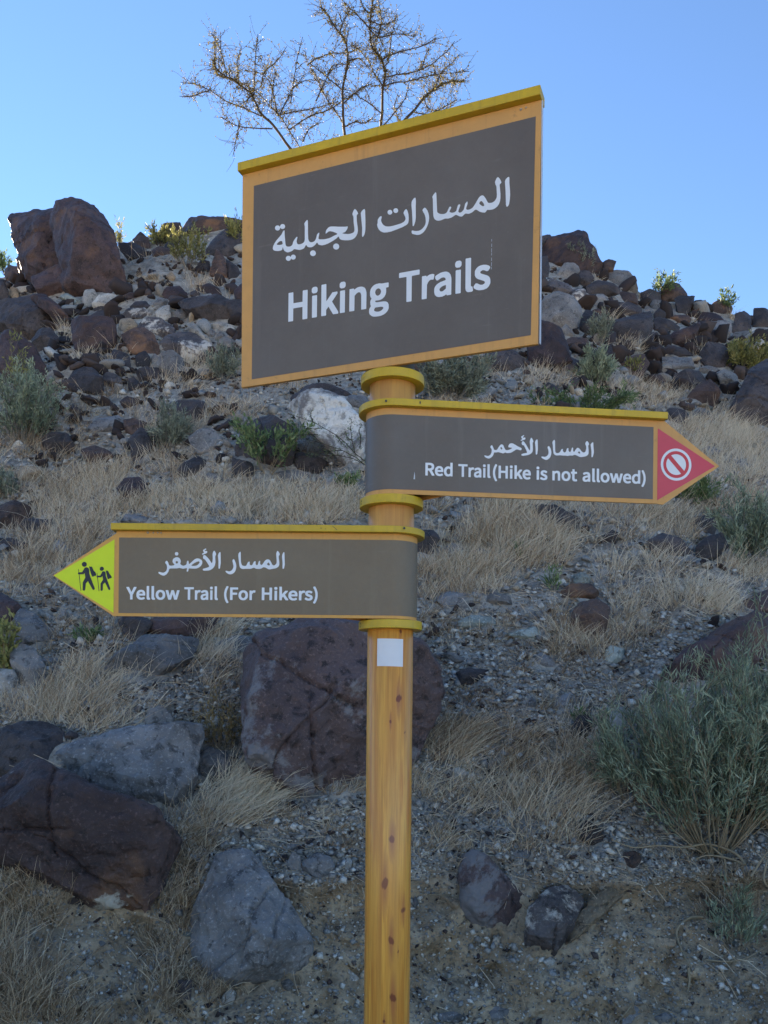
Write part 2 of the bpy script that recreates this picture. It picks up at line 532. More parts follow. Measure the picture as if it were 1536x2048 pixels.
# every line: source zoom | material | roundness | words | outline | optional facet corners (x y depth)
ROCKS = """
A|purple|.05|!huge angular maroon outcrop boulder standing highest on the left skyline|38,225,90,215,220,208,310,216,540,250,640,560,300,640,110,500,75,380|70,232,.1;330,240,.2;420,420,.3;150,420,.15
A|brown|.2|!cracked rusty brown boulder leaning on the foot of the huge outcrop|100,515,170,455,240,415,330,400,400,440,440,500,420,560,250,640,150,630,120,570
A|purple|.15|!dark wedge boulder with a pale tan spot at its tip, below the huge outcrop|185,610,290,550,405,505,440,530,500,610,525,665,430,670,330,700,210,655
A|brown|.2|small brown rock|20,560,60,530,110,540,140,600,100,620,30,600
A|dark|.3|!broad smooth dark boulder at the left edge, uppermost of the big slabs there|0,740,180,735,230,710,300,760,350,800,400,850,395,880,310,890,200,930,160,985,80,960,0,900|60,780,.2;250,790,.3;150,900,.3
A|purple|.3|long dark slab|180,730,210,705,270,705,370,790,430,860,400,870,330,800
A|purple|.3|!large dark sloping boulder at the left edge behind the tall grey-green bush|0,900,90,930,190,1000,230,1080,290,1170,250,1220,130,1200,0,1130
A|dark|.2|dark block|185,985,230,910,300,905,350,965,345,1010,270,1030,200,1010
A|purple|.25|!wide rectangular purple brown block with grass growing along its foot|405,910,430,850,560,840,670,855,695,900,690,960,670,1000,560,1010,440,1015,415,970
A|brown|.5|!rounded brown boulder with dry grass in front of it, beside the rectangular block|720,930,760,895,850,900,915,950,940,1010,920,1060,840,1050,790,1060,740,1000
A|mixed|.35|dark boulder with a white streaked top|815,890,870,840,960,850,1040,900,1030,950,960,980,920,950
A|tan|.5|small orange and pale stone|695,910,710,855,770,843,815,880,810,900,730,930
A|mixed|.5|!large rounded dark boulder with a pale flat top near the large sign|930,1010,980,950,1060,930,1130,925,1180,980,1250,1000,1200,1060,1180,1110,1100,1110,1000,1050
A|pale|.4|pale tilted slab|1100,880,1150,880,1200,940,1260,1000,1240,1020,1130,930
A|grey|.4|!round topped grey stone leaning above a flat dark slab|920,1110,960,1045,1020,1035,1070,1080,1100,1150,1060,1190,980,1150
A|dark|.2|!flat dark slab with a bluish top below the round topped grey stone|785,1155,860,1130,970,1140,990,1190,900,1230,830,1215
A|dark|.15|!boxy dark boulder with a flat bluish top, left of the flat dark slab|385,1180,430,1150,540,1135,590,1190,610,1265,540,1285,440,1290,395,1240|440,1180,.1;585,1200,.25;450,1275,.2;600,1270,.15
A|mixed|.4|small dark rock with a pale top|600,1190,640,1165,700,1185,730,1230,680,1260,610,1250
A|dark|.3|small dark rock|745,1210,790,1190,835,1235,830,1275,760,1270
A|dark|.5|!rounded dark boulder in dry grass left of the lower left corner of the large sign|1020,1350,1080,1315,1160,1310,1225,1350,1220,1420,1150,1480,1060,1430
A|grey|.6|grey boulder half hidden in grass|1110,1550,1180,1500,1260,1500,1310,1560,1270,1620,1170,1640
A|brown|.3|dark brown overhanging rock|480,1620,560,1595,650,1630,690,1670,600,1690,500,1660
A|dark|.3|upright dark rock|760,1560,830,1490,870,1510,900,1600,880,1680,790,1680
A|brown|.2|brown block with a pale top|730,1450,790,1440,870,1465,850,1500,780,1540,735,1510
A|dark|.5|low dark rock|240,1560,300,1520,400,1530,440,1600,360,1640,270,1620
A|blue|.5|low bluish rock|500,1500,570,1440,700,1420,740,1450,700,1500,580,1520
A|dark|.5|rounded dark rock|1030,1770,1080,1700,1170,1660,1220,1690,1230,1750,1150,1790
A|brown|.3|dark brown rock|700,1340,750,1305,830,1330,800,1370,730,1370
A|pale|.6|upright pale rounded stone|485,740,500,680,550,675,580,730,545,775,495,770
A|pale|.35|pale angular stone|545,760,590,710,640,700,700,715,690,760,600,790
A|dark|.4|small dark stone|550,790,580,760,640,770,640,795,590,800
A|dark|.3|flat dark stone|500,840,580,800,690,795,720,820,690,845,560,840
A|mixed|.3|dark stone with white patches|725,810,770,790,860,790,905,830,850,850,760,840
A|dark|.7|small round dark stone|760,780,800,745,860,745,890,775,860,795
A|purple|.35|dark hump shaped boulder|940,690,990,660,1060,655,1110,700,1110,725,1000,735
A|pale|.2|pale square stone|915,800,960,765,1000,770,1010,830,990,860,930,840
A|grey|.6|rounded grey stone|1015,830,1050,795,1110,800,1140,840,1100,860,1030,855
A|purple|.4|purple boulder|1195,660,1230,640,1290,670,1310,710,1250,720
A|dark|.4|!broad low dark boulder beside the left edge of the large sign|1040,760,1140,730,1280,710,1400,770,1390,830,1280,860,1130,820
A|pale|.6|long pale stone|1230,880,1300,865,1390,890,1385,920,1300,915
A|pale|.2|pale tilted stone|730,690,790,650,830,645,860,690,800,695
A|brown|.25|!tall pointed brown rock standing just left of the large sign|1240,560,1280,425,1330,490,1350,600,1290,610,1245,600
A|dark|.35|dark sloping rock|1330,490,1400,540,1430,600,1350,610
A|dark|.35|low dark rock|700,400,790,400,870,440,860,495,760,480,705,440
A|brown|.25|pointed brown rock|780,385,830,335,880,375,890,435,820,420
A|brown|.5|!rounded brown crest boulder at the left end of the long rock on the skyline|930,400,960,290,1065,280,1075,330,1060,370,1000,400
A|brown|.4|!long dark brown boulder lying along the skyline left of the large sign|1065,320,1110,250,1190,255,1280,262,1340,255,1420,275,1480,310,1300,330,1200,350,1080,350
A|dark|.5|!smooth dark boulder below the long skyline boulder, cut off by the large sign|1210,450,1260,370,1340,310,1420,330,1450,480,1330,480
A|brown|.4|low reddish rock|890,450,940,420,1010,440,1000,470,910,475
A|dark|.4|small dark rock|970,420,1000,385,1030,400,1020,460
A|tan|.2|small tan pointed stone|980,600,1010,570,1040,600,1020,625
A|dark|.3|dark rock|0,620,30,625,60,700,50,735,0,770
A|tan|.3|pale tan stone|50,700,65,660,100,670,110,720,80,735
A|dark|.5|rounded dark rock|1165,530,1190,500,1240,510,1240,570,1180,560
A|dark|.6|rounded dark stone|645,1080,670,1030,760,1060,770,1120,700,1130,650,1100
A|dark|.4|small dark stone|530,1075,580,1055,640,1080,620,1120,560,1120
A|dark|.5|dark stone|800,1070,860,1040,890,1080,880,1130,810,1130
A|grey|.6|small rounded grey stone|895,1075,915,1055,940,1080,920,1110,900,1100
A|grey|.6|small grey stone|1215,930,1240,905,1275,930,1250,960
A|grey|.5|small grey stone|1270,970,1300,920,1330,950,1290,980
A|grey|.5|flat grey stone|1280,990,1320,950,1390,980,1370,1030,1300,1010
A|dark|.4|small dark stone|150,660,200,640,220,690,170,700
A|dark|.4|dark stone|360,660,410,650,470,670,480,710,400,700
A|brown|.4|small brown stone|730,715,770,695,830,700,820,725,750,730
A|grey|.5|small grey stone|900,760,940,720,990,740,960,780
A|dark|.4|small dark stone|1110,700,1150,680,1180,700,1150,725
A|green|.3|low greenish stone|340,720,400,700,480,745,440,760
A|dark|.3|dark block|1330,740,1420,735,1480,780,1480,900,1360,830
A|purple|.4|rounded purple rock|1380,690,1420,640,1480,640,1480,740,1400,740
B|purple|.12|!tall triangular boulder forming the peak of the rock pile right of the large sign|228,290,300,235,400,195,465,177,490,210,540,300,575,380,540,410,420,420,330,400,260,330|460,200,.1;300,330,.2;450,380,.25
B|dark|.3|dark rock touching the edge of the large sign|200,215,228,210,290,195,302,235,228,265,200,265
B|brown|.15|!small notched brown rock poking up on the skyline beside the triangular boulder|575,365,625,338,668,352,650,400,580,405
B|grey|.7|!smooth rounded brownish boulder on the skyline below the small notched rock|590,420,660,400,740,405,775,450,795,500,740,520,640,500,580,470
B|dark|.5|rounded dark rock|200,330,225,330,270,320,285,390,260,460,225,475,200,470
B|grey|.4|grey boulder|325,420,370,360,440,370,460,410,400,450,330,450
B|dark|.2|angular dark rock|400,460,430,405,510,410,540,450,500,490,430,490
B|mixed|.5|pale topped rock|250,470,270,445,340,470,430,500,400,530,300,540
B|dark|.4|long dark rock|490,500,560,465,650,480,690,520,600,540,500,540
B|grey|.75|!large egg shaped grey boulder with rusty right side, touching the large sign|222,640,260,560,330,520,400,540,480,600,470,650,430,730,340,720,230,680|
B|mixed|.5|white speckled rock|405,540,430,510,485,505,500,560,470,590,430,570
B|grey|.8|round grey stone|505,590,530,545,590,540,625,580,610,620,540,615
B|brown|.5|rounded brown stone|610,540,700,525,790,540,805,590,740,590,640,580
B|dark|.6|smooth dark boulder|640,620,660,585,740,585,810,610,815,650,740,665,660,660
B|dark|.4|dark rock|805,530,860,510,920,530,925,580,860,610,810,570
B|grey|.8|small round grey stone|860,600,880,570,930,572,935,610,890,630
B|pale|.4|small flat pale stone|935,590,1015,585,1010,615,950,620
B|dark|.3|dark block|1000,560,1030,545,1120,550,1110,590,1080,650,1020,640
B|brown|.5|!brown rounded mound of rock on the right skyline with twiggy shrubs behind it|920,500,960,470,1030,480,1080,540,1000,560,930,550
B|dark|.12|!big blocky dark boulder with flat faces amid the right hand rock pile|610,790,640,700,760,670,870,630,878,740,850,800,760,830,650,820|660,710,.15;860,660,.2;840,790,.2;640,800,.12
B|dark|.3|upright dark slab|455,690,490,630,560,650,600,700,560,780,470,770
B|purple|.15|!large angular dark boulder just below the lower right corner of the large sign|150,720,220,685,300,690,350,740,410,880,330,930,230,950,165,930|230,700,.1;330,760,.3;240,900,.25
B|brown|.4|dark brown flat topped rock|380,800,410,785,500,795,520,830,480,860,400,855
B|grey|.15|grey leaning slab|345,740,380,710,440,780,380,790
B|dark|.3|dark tilted rock|880,680,910,670,980,690,1040,730,980,760,900,740
B|brown|.4|rusty orange rock|970,680,1010,658,1080,660,1105,690,1030,700
B|purple|.25|!long purple slab sloping up to the right under tufts of straw|930,800,1000,760,1100,720,1160,690,1120,780,1000,820
B|purple|.25|dark purple wedge|1130,690,1170,640,1240,650,1290,690,1180,710
B|blue|.3|!smooth blue-grey flat faced boulder in the right hand rock field|1160,760,1180,710,1320,695,1320,760,1270,795,1200,790
B|dark|.3|dark upright rock|1330,750,1350,650,1400,630,1440,660,1440,730,1390,770
B|dark|.25|!dark block cut by the right edge of the picture, highest there|1450,730,1455,620,1560,620,1560,730
B|grey|.7|rounded grey rock|1320,800,1350,760,1420,750,1470,790,1430,810
B|pale|.7|pale rounded stone|1410,760,1450,730,1505,745,1490,780
B|dark|.5|dark rock|1490,790,1520,740,1560,740,1560,800
B|dark|.2|!angular dark boulder left of the round yellow-green bush|1150,880,1200,810,1290,830,1320,880,1290,960,1200,960
B|dark|.2|thin dark slab|930,880,980,830,1060,850,1110,890,1000,895
B|blue|.2|!flat bluish slab lying under the thin dark slab|930,900,1110,905,1120,960,1000,970,930,940
B|brown|.6|!round brown boulder with a small yellowish plant in front of it|680,950,730,900,820,885,855,940,810,1000,720,1020
B|dark|.5|low dark rock|1000,1000,1080,970,1150,985,1200,1040,1120,1080,1040,1040
B|brown|.55|!rounded brown boulder with pale crusted underside, beyond the red arrow sign's upper right end|1070,1130,1120,1070,1200,1030,1260,1090,1250,1150,1160,1170,1090,1160
B|dark|.45|!very large dark smooth boulder cut by the right edge, below the yellow-green bush|1310,1200,1380,1080,1430,970,1536,910,1640,930,1640,1310,1400,1300
B|dark|.2|dark rock with white veins|510,870,560,850,640,825,650,880,600,910,530,900
B|dark|.5|low dark rock|330,910,400,890,470,930,430,980,350,980
B|dark|.6|small dark rock in grass|240,1080,280,1045,330,1070,345,1100,290,1120
B|dark|.4|!dark boulder hidden partly by the bottom edge of the large sign|-60,880,0,850,50,845,120,880,140,950,60,980,-20,950
B|dark|.6|dark stone|940,1220,980,1190,1050,1200,1100,1240,1060,1270,980,1260
B|dark|.8|small round dark stone|985,1255,1010,1235,1050,1245,1050,1275,1000,1285
B|white|.25|!bright white slab poking out above the tip of the red arrow sign|930,1262,960,1262,1010,1280,1070,1330,1010,1345,940,1320
B|grey|.5|low grey rock|1240,990,1290,970,1360,1000,1370,1060,1290,1060
B|grey|.5|low brownish grey rock|1140,960,1200,950,1260,970,1250,1010,1170,1000
B|pale|.8|!pale round cobble near the right edge below the very large dark boulder|1445,1320,1460,1295,1500,1290,1536,1310,1536,1345,1470,1345
B|blue|.5|bluish rock in grass|1150,1430,1200,1410,1270,1440,1200,1470
B|brown|.5|small brown rock|520,640,560,620,600,650,560,680,525,670
B|dark|.6|small dark stone|880,655,910,620,950,650,945,685,890,680
B|grey|.5|small grey stone|955,640,1000,620,1010,660,965,670
B|grey|.6|small grey stone|820,640,850,610,880,640,850,670
B|brown|.6|small brown stone|880,700,900,685,920,710,905,740,882,730
B|brown|.5|brown domed rock|1205,610,1225,588,1260,570,1310,575,1335,625,1260,650,1210,635
B|dark|.4|small dark rock|850,760,900,755,930,800,880,830,850,810
B|tan|.4|small pale stone|1320,660,1350,655,1355,690,1325,690
B|grey|.5|small bluish stone|1100,1230,1150,1190,1200,1210,1210,1260,1120,1260
B|blue|.4|flat bluish stone|1200,1470,1300,1480,1330,1500,1450,1510,1440,1550,1250,1530
H|white|.12|!large white faced boulder with a dark top, left of the post below the large sign|540,290,690,215,770,180,800,120,920,110,1000,150,1180,200,1250,300,1380,450,1390,560,1380,850,1200,700,1000,560,850,450,700,380|780,200,.05;1200,300,.1;1300,600,.15;1000,480,.15;600,300,.05
H|dark|.35|!dark boulder lying behind the white faced boulder|560,230,640,150,750,60,900,20,1050,50,1240,130,1210,170,1000,150,760,190
H|blue|.4|smooth blue-grey boulder|1210,150,1400,160,1440,300,1330,300,1200,210
H|dark|.35|!large dark boulder directly behind the sparse leafy green shrub|30,700,130,480,300,350,450,360,640,480,680,640,640,760,520,850,250,850,60,800
H|dark|.3|dark sunken rock|650,760,740,740,900,780,1000,840,850,950,700,900
H|blue|.6|low bluish rock|480,940,620,920,830,950,860,1010,640,1050,520,1010
H|dark|.5|low dark rock|20,800,240,850,250,960,100,1000,20,950
D|purple|.25|!dark purple boulder at the left edge below the yellow arrow tip|-60,840,0,830,60,870,120,920,60,1000,0,1060,-60,1060
D|blue|.15|!blue-grey slab with a white upper edge beside the dark purple boulder at the left edge|60,1010,120,930,200,960,310,1050,290,1120,200,1140,80,1070
D|grey|.4|!tall greyish boulder by the yellow-leaved plant at the left edge|50,1180,130,1145,200,1160,275,1290,270,1370,180,1420,90,1340
D|pale|.35|!pale crusted boulder cut by the left edge, under the tall greyish boulder|-60,1290,0,1290,60,1300,110,1400,60,1470,0,1480,-60,1480
D|dark|.2|!dark angular rock under the left end of the yellow arrow sign|700,1000,760,980,860,985,900,1040,830,1070,770,1130,720,1060
D|purple|.2|!purplish flat boulder just under the yellow arrow sign, upper half of a cracked pair|850,1070,900,985,1290,985,1250,1060,1180,1110,1000,1090
D|blue|.2|!blue-grey cracked slab rising out of the grass under the yellow arrow sign|600,1290,700,1190,850,1090,1000,1095,1170,1110,1100,1220,1050,1300,900,1320,700,1330|720,1220,.1;1000,1130,.1;950,1290,.1
D|blue|.4|bluish boulder|1270,1140,1400,1090,1500,1110,1536,1160,1420,1200,1290,1180
D|pale|.3|small pale stone|240,970,280,960,320,990,290,1005
D|grey|.15|small angular grey stone|320,1000,380,945,405,970,370,1010
D|grey|.4|!pointed grey stone standing behind the broad blue-topped foreground boulder|830,1650,880,1530,950,1510,1010,1560,1040,1650,930,1680
D|tan|.35|!tan orange stone lying in the grass near the left edge above the yellow arrow sign|100,130,140,95,250,95,240,140,150,190,105,170
D|purple|.5|!domed purple rock with grass stems in front of it above the yellow arrow sign|690,230,740,170,820,160,890,240,930,300,760,310
D|grey|.7|rounded grey boulder|1180,170,1230,135,1300,150,1325,200,1250,230
D|brown|.25|!jutting brown rock with a pale top at the left edge above the yellow arrow tip|-60,350,0,340,80,290,180,340,160,420,60,470,-60,450
D|dark|.15|!flat topped dark maroon block right of the jutting brown rock|100,450,150,405,310,410,290,490,170,500
D|blue|.5|bluish rock in grass|310,570,350,530,400,560,430,600,360,620
D|blue|.3|flat bluish rock|710,420,740,380,850,385,900,410,840,440
D|dark|.5|dark rock in grass|400,180,430,145,480,170,450,210
D|dark|.4|dark rock|-30,520,70,520,180,560,100,600,20,580,-30,570
D|grey|.4|small grey stone|240,1235,300,1225,380,1245,350,1270,260,1265
D|pale|.2|small pale stone|1030,420,1130,412,1150,430,1060,440
E|dark|.35|!dark layered boulder cut by the left edge, behind the big red-brown foreground boulder|-60,150,0,140,90,85,220,95,265,130,265,200,230,260,120,310,0,345,-60,345|60,120,.1;230,160,.15;100,280,.2
E|blue|.15|!broad boulder with a smooth blue-grey top and dark right flank in the left foreground|245,215,260,180,380,160,500,140,590,105,660,95,700,115,835,95,835,160,800,230,740,400,640,440,430,350,300,290|420,340,.22;590,215,.22;820,125,.06;300,250,.14;640,430,.1;750,330,.1
E|rusty|.08|!biggest foreground boulder at left, red-brown with white crust on its right end|-40,430,0,390,60,310,140,240,200,260,440,370,640,440,745,540,660,640,540,740,350,790,230,780,100,680,0,560,-40,520|60,335,.05;20,500,.25;230,515,.32;560,440,.12;660,480,.08;400,770,.05;500,720,.12
E|blue|.5|!small bluish grey boulder between the broad blue-topped boulder and the central boulder|800,240,870,200,940,215,970,275,940,320,840,350
N|twotone|.14|!massive central boulder behind the post, blue-grey on the left and maroon on the right|484,1310,500,1280,540,1255,620,1240,735,1240,840,1290,870,1330,882,1400,850,1440,800,1490,720,1520,640,1560,560,1565,520,1530,490,1420|510,1300,.12;620,1290,.28;690,1380,.40;600,1380,.30;560,1540,.16;800,1320,.3;640,1470,.36
E|blue|.4|!large smooth blue-grey boulder set in the dirt bank left of the post|780,900,860,740,900,660,970,615,1040,620,1100,680,1150,760,1210,860,1290,960,1295,1030,1210,1130,1080,1200,1010,1190,990,1110,900,1090,800,1040|1000,650,.05;900,950,.25;1100,900,.3;1200,1030,.22;1010,1100,.22;870,850,.15
E|blue|.75|!round blue-grey cobble with a muddy base, right above the dirt bank|1250,680,1310,635,1370,650,1390,690,1340,740,1260,715
E|grey|.4|small grey stone|1190,680,1215,630,1250,650,1250,710,1205,710
E|pale|.2|!flat pale flake of rock sticking out of the dirt left of the post|1330,1130,1370,1085,1430,1100,1510,1165,1500,1180,1400,1150
E|grey|.7|small rounded stone|840,545,880,525,910,560,870,575
E|pale|.4|pale greenish pebble|910,1240,950,1200,980,1210,960,1260,920,1265
E|grey|.4|grey stone|200,1180,240,1155,285,1180,270,1240,220,1230
E|dark|.5|dark half buried stone|700,1220,740,1160,800,1160,790,1250,720,1280
E|grey|.6|small grey stone|1165,1170,1200,1155,1220,1180,1190,1210
E|dark|.2|small black stone|265,150,290,125,325,140,320,160
E|dark|.4|!dark stone wedged under the biggest foreground boulder|240,790,400,770,390,830,300,860,250,830
E|blue|.5|small bluish pebble|395,1010,420,998,440,1010,420,1022
E|grey|.5|small grey stone|455,160,520,150,600,170,560,200,480,190
E|pale|.3|small pale stone|1350,545,1370,535,1395,545,1375,553
E|pale|.7|small cream pebble|1430,675,1445,655,1462,665,1455,700,1435,700
E|blue|.3|small bluish stone|1190,610,1210,590,1245,600,1220,625
F|dark|.15|!dark wedge shaped rock in grass just under the red arrow sign|540,20,640,20,760,80,740,120,640,140,600,100
F|dark|.4|!dark rock immediately right of the post between the two arrow signs|50,130,80,130,140,125,165,160,130,210,75,220,50,220
F|grey|.6|small grey rock|180,200,220,180,265,200,250,240,200,240
F|blue|.3|long grey stone|290,215,330,200,410,220,400,240,310,245
F|dark|.25|!flat dark bluish rock in the grass right of the red arrow sign's underside|1030,170,1090,140,1170,160,1215,215,1140,235,1060,215
F|dark|.5|dark rock behind grass|850,150,880,120,915,140,900,180,860,180
F|dark|.3|dark rock|1160,110,1190,75,1240,90,1300,60,1340,80,1320,130,1230,140
F|dark|.3|!shadowy dark rock under the dark green shrub at the right edge|1230,200,1270,160,1340,140,1370,200,1300,240,1240,240
F|brown|.55|!egg shaped brown boulder standing in dry grass in the middle of the right slope|705,480,740,425,820,412,875,450,860,530,780,570,710,540
F|brown|.5|low brown rock|670,380,710,350,800,350,840,390,760,410,680,410
F|blue|.5|bluish rock in grass|150,410,200,380,290,390,310,430,200,450
F|grey|.5|greyish rock in grass|350,410,400,385,460,400,480,440,400,440
F|green|.4|low pale greenish rock|240,510,300,480,400,490,400,530,260,525
F|dark|.3|flat dark stone|235,720,290,700,370,710,350,760,260,765
F|blue|.2|bluish flat slab|540,660,590,635,640,660,650,700,590,700
F|blue|.15|!thin pale blue flake standing on the scree right of the post|640,870,680,810,720,800,700,850,660,880
F|green|.3|greenish stone|850,640,880,605,940,625,930,660,870,680
F|dark|.3|!small dark upright rock left of the big grey-green bush|705,970,740,900,790,890,805,930,780,980,720,1000
F|purple|.25|!long purple slab sloping down behind the big grey-green bush|1090,720,1200,620,1350,520,1490,460,1560,470,1510,640,1440,700,1300,690,1180,740
F|purple|.3|!dark purple boulder cut by the right edge above the long purple slab|1400,440,1536,370,1600,370,1600,470,1450,470
F|pale|.2|!white and blue streaked slab standing on end at the left side of the big bush|825,1060,870,960,880,870,935,860,930,940,880,1010,850,1090
F|pale|.4|flat pale stone|210,1130,250,1115,305,1150,280,1165,230,1160
F|blue|.3|small dark blue stone|525,850,550,820,575,850,540,865
F|blue|.4|small bluish stone|375,910,400,895,430,915,400,935
F|green|.3|long bluish stone|440,560,560,530,630,560,560,580
F|green|.3|small greenish stone|720,320,760,300,800,320,790,345,730,345
F|tan|.3|small cream stone|660,330,690,318,710,330,690,345
F|blue|.4|small bluish stone|910,350,940,335,970,350,950,370
F|grey|.3|small grey stone|740,770,780,760,820,775,790,790
F|grey|.4|long grey stone|170,640,220,635,270,660,260,680
F|white|.3|small white stone|150,375,165,370,178,380,165,388
F|white|.5|small white pebble|1205,195,1218,188,1228,200,1215,208
G|twotone|.3|!rounded purple-grey boulder set in the top of the dirt bank right of the post|240,520,260,440,300,415,360,440,420,520,530,610,540,700,500,730,420,700,320,680,260,620|290,450,.08;330,580,.25;460,640,.22
G|mixed|.1|!blocky boulder with a grey top and near black front in the dirt bank|520,740,550,650,620,570,700,560,770,620,740,680,690,760,630,840,560,820,525,790|565,640,.2;735,655,.2;640,825,.15;620,580,.02
G|soil|.2|!soil coated slab rising to the right from the near black blocky boulder|640,820,700,730,800,620,870,560,960,500,985,520,940,590,870,650,740,750
G|dark|.4|!dark rock peeking out of the straw left of the big bush's pale stems|745,370,750,320,780,295,840,330,850,380,780,400
G|blue|.15|flat slate coloured stone|470,430,540,410,560,440,510,465
G|blue|.3|small slate stone|500,480,540,455,560,475,520,490
G|brown|.5|brown stone under the pale stems|930,430,980,420,1010,450,980,490,940,480
G|tan|.35|!tan layered stone beside the curved pale root in the dirt bank|1035,800,1070,780,1150,790,1155,830,1080,835
G|pale|.3|pale stone|595,880,625,862,655,880,630,910
G|pale|.4|small pale stone|525,860,550,850,560,870,535,880
G|tan|.25|thin tan flake|180,610,260,620,290,670,260,695,210,650
G|tan|.3|small tan stone|200,690,225,670,240,685,215,715
G|blue|.4|!dark blue-grey stone at the bottom edge right of the post|930,1120,960,1060,1040,1060,1060,1110,1000,1160,930,1160
G|blue|.5|blue-grey stone at the bottom edge|1060,1115,1110,1095,1140,1120,1100,1150
G|blue|.4|low bluish stone|350,1100,400,1070,470,1090,440,1130,370,1130
G|blue|.4|low bluish stone|160,1100,220,1090,280,1120,220,1140,165,1125
G|dark|.3|small dark stone|350,455,390,450,410,480,380,490
G|brown|.5|pinkish brown stone|1280,660,1320,640,1350,660,1330,710,1290,700
G|dark|.4|small dark stone|120,540,150,525,185,540,150,565
G|dark|.4|small dark stone|190,530,210,515,235,530,215,545
G|tan|.6|small tan pebble|1460,950,1480,945,1495,955,1475,968
G|blue|.3|small blue-grey stone|45,640,65,610,78,640,60,660
N|purple|.05|!second peak of the huge maroon outcrop, the broad rough face right of the first|0,0
"""
GIANT = ('A', '300,230,345,165,385,152,480,165,570,180,600,205,640,260,690,330,700,400,740,520,775,640,740,690,640,680,520,620,400,520,330,420')

LANDMARKS = [(150, 480, 'the huge maroon outcrop'), (150, 580, 'the dark wedge boulder'), (190, 665, 'the rectangular purple brown block'),
    (60, 640, 'the broad smooth slab at the left edge'), (375, 500, 'the yellow-green crest bush'), (440, 530, 'the tall pointed brown rock'), (370, 690, 'the pale-topped large boulder'),
    (168, 762, 'the boxy dark boulder'), (345, 850, 'the pale grey-green bush'), (60, 820, 'the tall bush at the left edge'), (540, 900, 'the sparse leafy green shrub'),
    (650, 820, 'the white faced boulder'), (1150, 500, 'the triangular peak boulder'), (1120, 610, 'the egg shaped grey boulder'), (1260, 660, 'the blocky cracked boulder'),
    (1340, 590, 'the brown mound on the skyline'), (1430, 660, 'the smooth blue-grey boulder'), (1095, 690, 'the large angular dark boulder'), (1195, 780, 'the grey-green bush right of the post'),
    (1490, 715, 'the round yellow-green bush'), (1410, 780, 'the pale-bottomed brown boulder'), (1480, 850, 'the very large dark boulder'), (1380, 930, 'the red arrow tip'),
    (1180, 900, 'the red arrow sign'), (180, 1150, 'the yellow arrow tip'), (400, 1140, 'the yellow arrow sign'), (785, 1030, 'the post between the arrow signs'),
    (350, 1340, 'the blue-grey cracked slab'), (60, 1360, 'the tall greyish boulder'), (250, 1520, 'the broad blue-topped boulder'), (150, 1640, 'the biggest foreground boulder'),
    (680, 1400, 'the massive central boulder'), (490, 1820, 'the smooth boulder in the dirt bank'), (1170, 1240, 'the egg shaped brown boulder'), (1480, 1080, 'the dark green shrub'),
    (1230, 1460, 'the streaked standing slab'), (1130, 1410, 'the thin pale blue flake'), (1400, 1480, 'the big grey-green bush'), (985, 1760, 'the rounded purple-grey boulder'),
    (1110, 1830, 'the near black blocky boulder'), (1350, 1880, 'the curved pale root'), (780, 1700, 'the lower post')]

def relation(x, y):
    lx, ly, nm = min(LANDMARKS, key=lambda l: (l[0] - x) ** 2 + (l[1] - y) ** 2)
    dx, dy = x - lx, y - ly
    if abs(dx) > 2.2 * abs(dy): w = 'right of' if dx > 0 else 'left of'
    elif abs(dy) > 2.2 * abs(dx): w = 'above' if dy < 0 else 'below'
    else: w = ('up and ' if dy < 0 else 'down and ') + ('right of' if dx > 0 else 'left of')
    return w, nm

def unique_labels(items):
    """items: [object, words, px, py]; spell out what sets equal ones apart"""
    by = {}
    for it in items: by.setdefault((it[1],) + relation(it[2], it[3]), []).append(it)
    for (words, w, nm), g in by.items():
        if len(g) == 1: g[0][0]['label'] = f'{words} {w} {nm}'
        else:
            xs = [i[2] for i in g]; ys = [i[3] for i in g]
            hor = max(xs) - min(xs) >= max(ys) - min(ys)
            g.sort(key=lambda i: i[2] if hor else i[3])
            nms = (['leftmost', 'rightmost'] if hor else ['upper', 'lower']) if len(g) == 2 else [f'{o} from {"the left" if hor else "the top"},' for o in ('first', 'second', 'third', 'fourth', 'fifth', 'sixth', 'seventh', 'eighth', 'ninth', 'tenth', 'eleventh', 'twelfth', 'thirteenth', 'fourteenth')]
            for i, s in zip(g, nms): i[0]['label'] = f'{s} {words} {w} {nm}'

def build_rocks():
    auto = []
    for n, line in enumerate([l for l in ROCKS.strip().split('\n')]):
        f = line.split('|')
        src, mat, rnd, words = f[0], f[1], float(f[2]), f[3]
        seed = 100 + n
        if words.startswith('!second peak'):
            P = conv(*GIANT)
            ridge = [(*conv('A', '420,230')[0], .28), (*conv('A', '560,300')[0], .34), (*conv('A', '480,420')[0], .3), (*conv('A', '650,560')[0], .2), (*conv('A', '640,660')[0], .1)]
            rnd = .05
        else:
            P = conv(src, f[4])
            ridge = None
            if len(f) > 5 and f[5].strip():
                ridge = []
                for q in f[5].split(';'):
                    a, b, d = [float(t) for t in q.split(',')]
                    ridge.append((*conv(src, f'{a},{b}')[0], d))
        cx = P[:, 0].mean(); yb = P[:, 1].max()
        bx = P[P[:, 1] > yb - .25 * (yb - P[:, 1].min()), 0].mean()
        h = hit(min(max(bx, -80), 1620), yb)
        D0 = h[1] if h is not None else 20.6
        if D0 > 21: D0 = 20.6
        pts, sz = rock_hull_points(P, D0, seed, ridge)
        V, F = hull(pts)
        pxs = math.sqrt(max(1, (P[:, 0].max() - P[:, 0].min()) * (P[:, 1].max() - P[:, 1].min())))
        V, F = rockify(V, F, sz, pxs, rnd, seed)
        o = place_mesh('boulder' if pxs > 60 else 'rock', V, F, RM[mat])
        o['category'] = 'boulder' if pxs > 60 else 'rock'
        if words.startswith('!'): o['label'] = words[1:]
        else: auto.append([o, words, cx, P[:, 1].mean()])
    unique_labels(auto)
build_rocks()
_rv, _rf, _n = [], [], 0
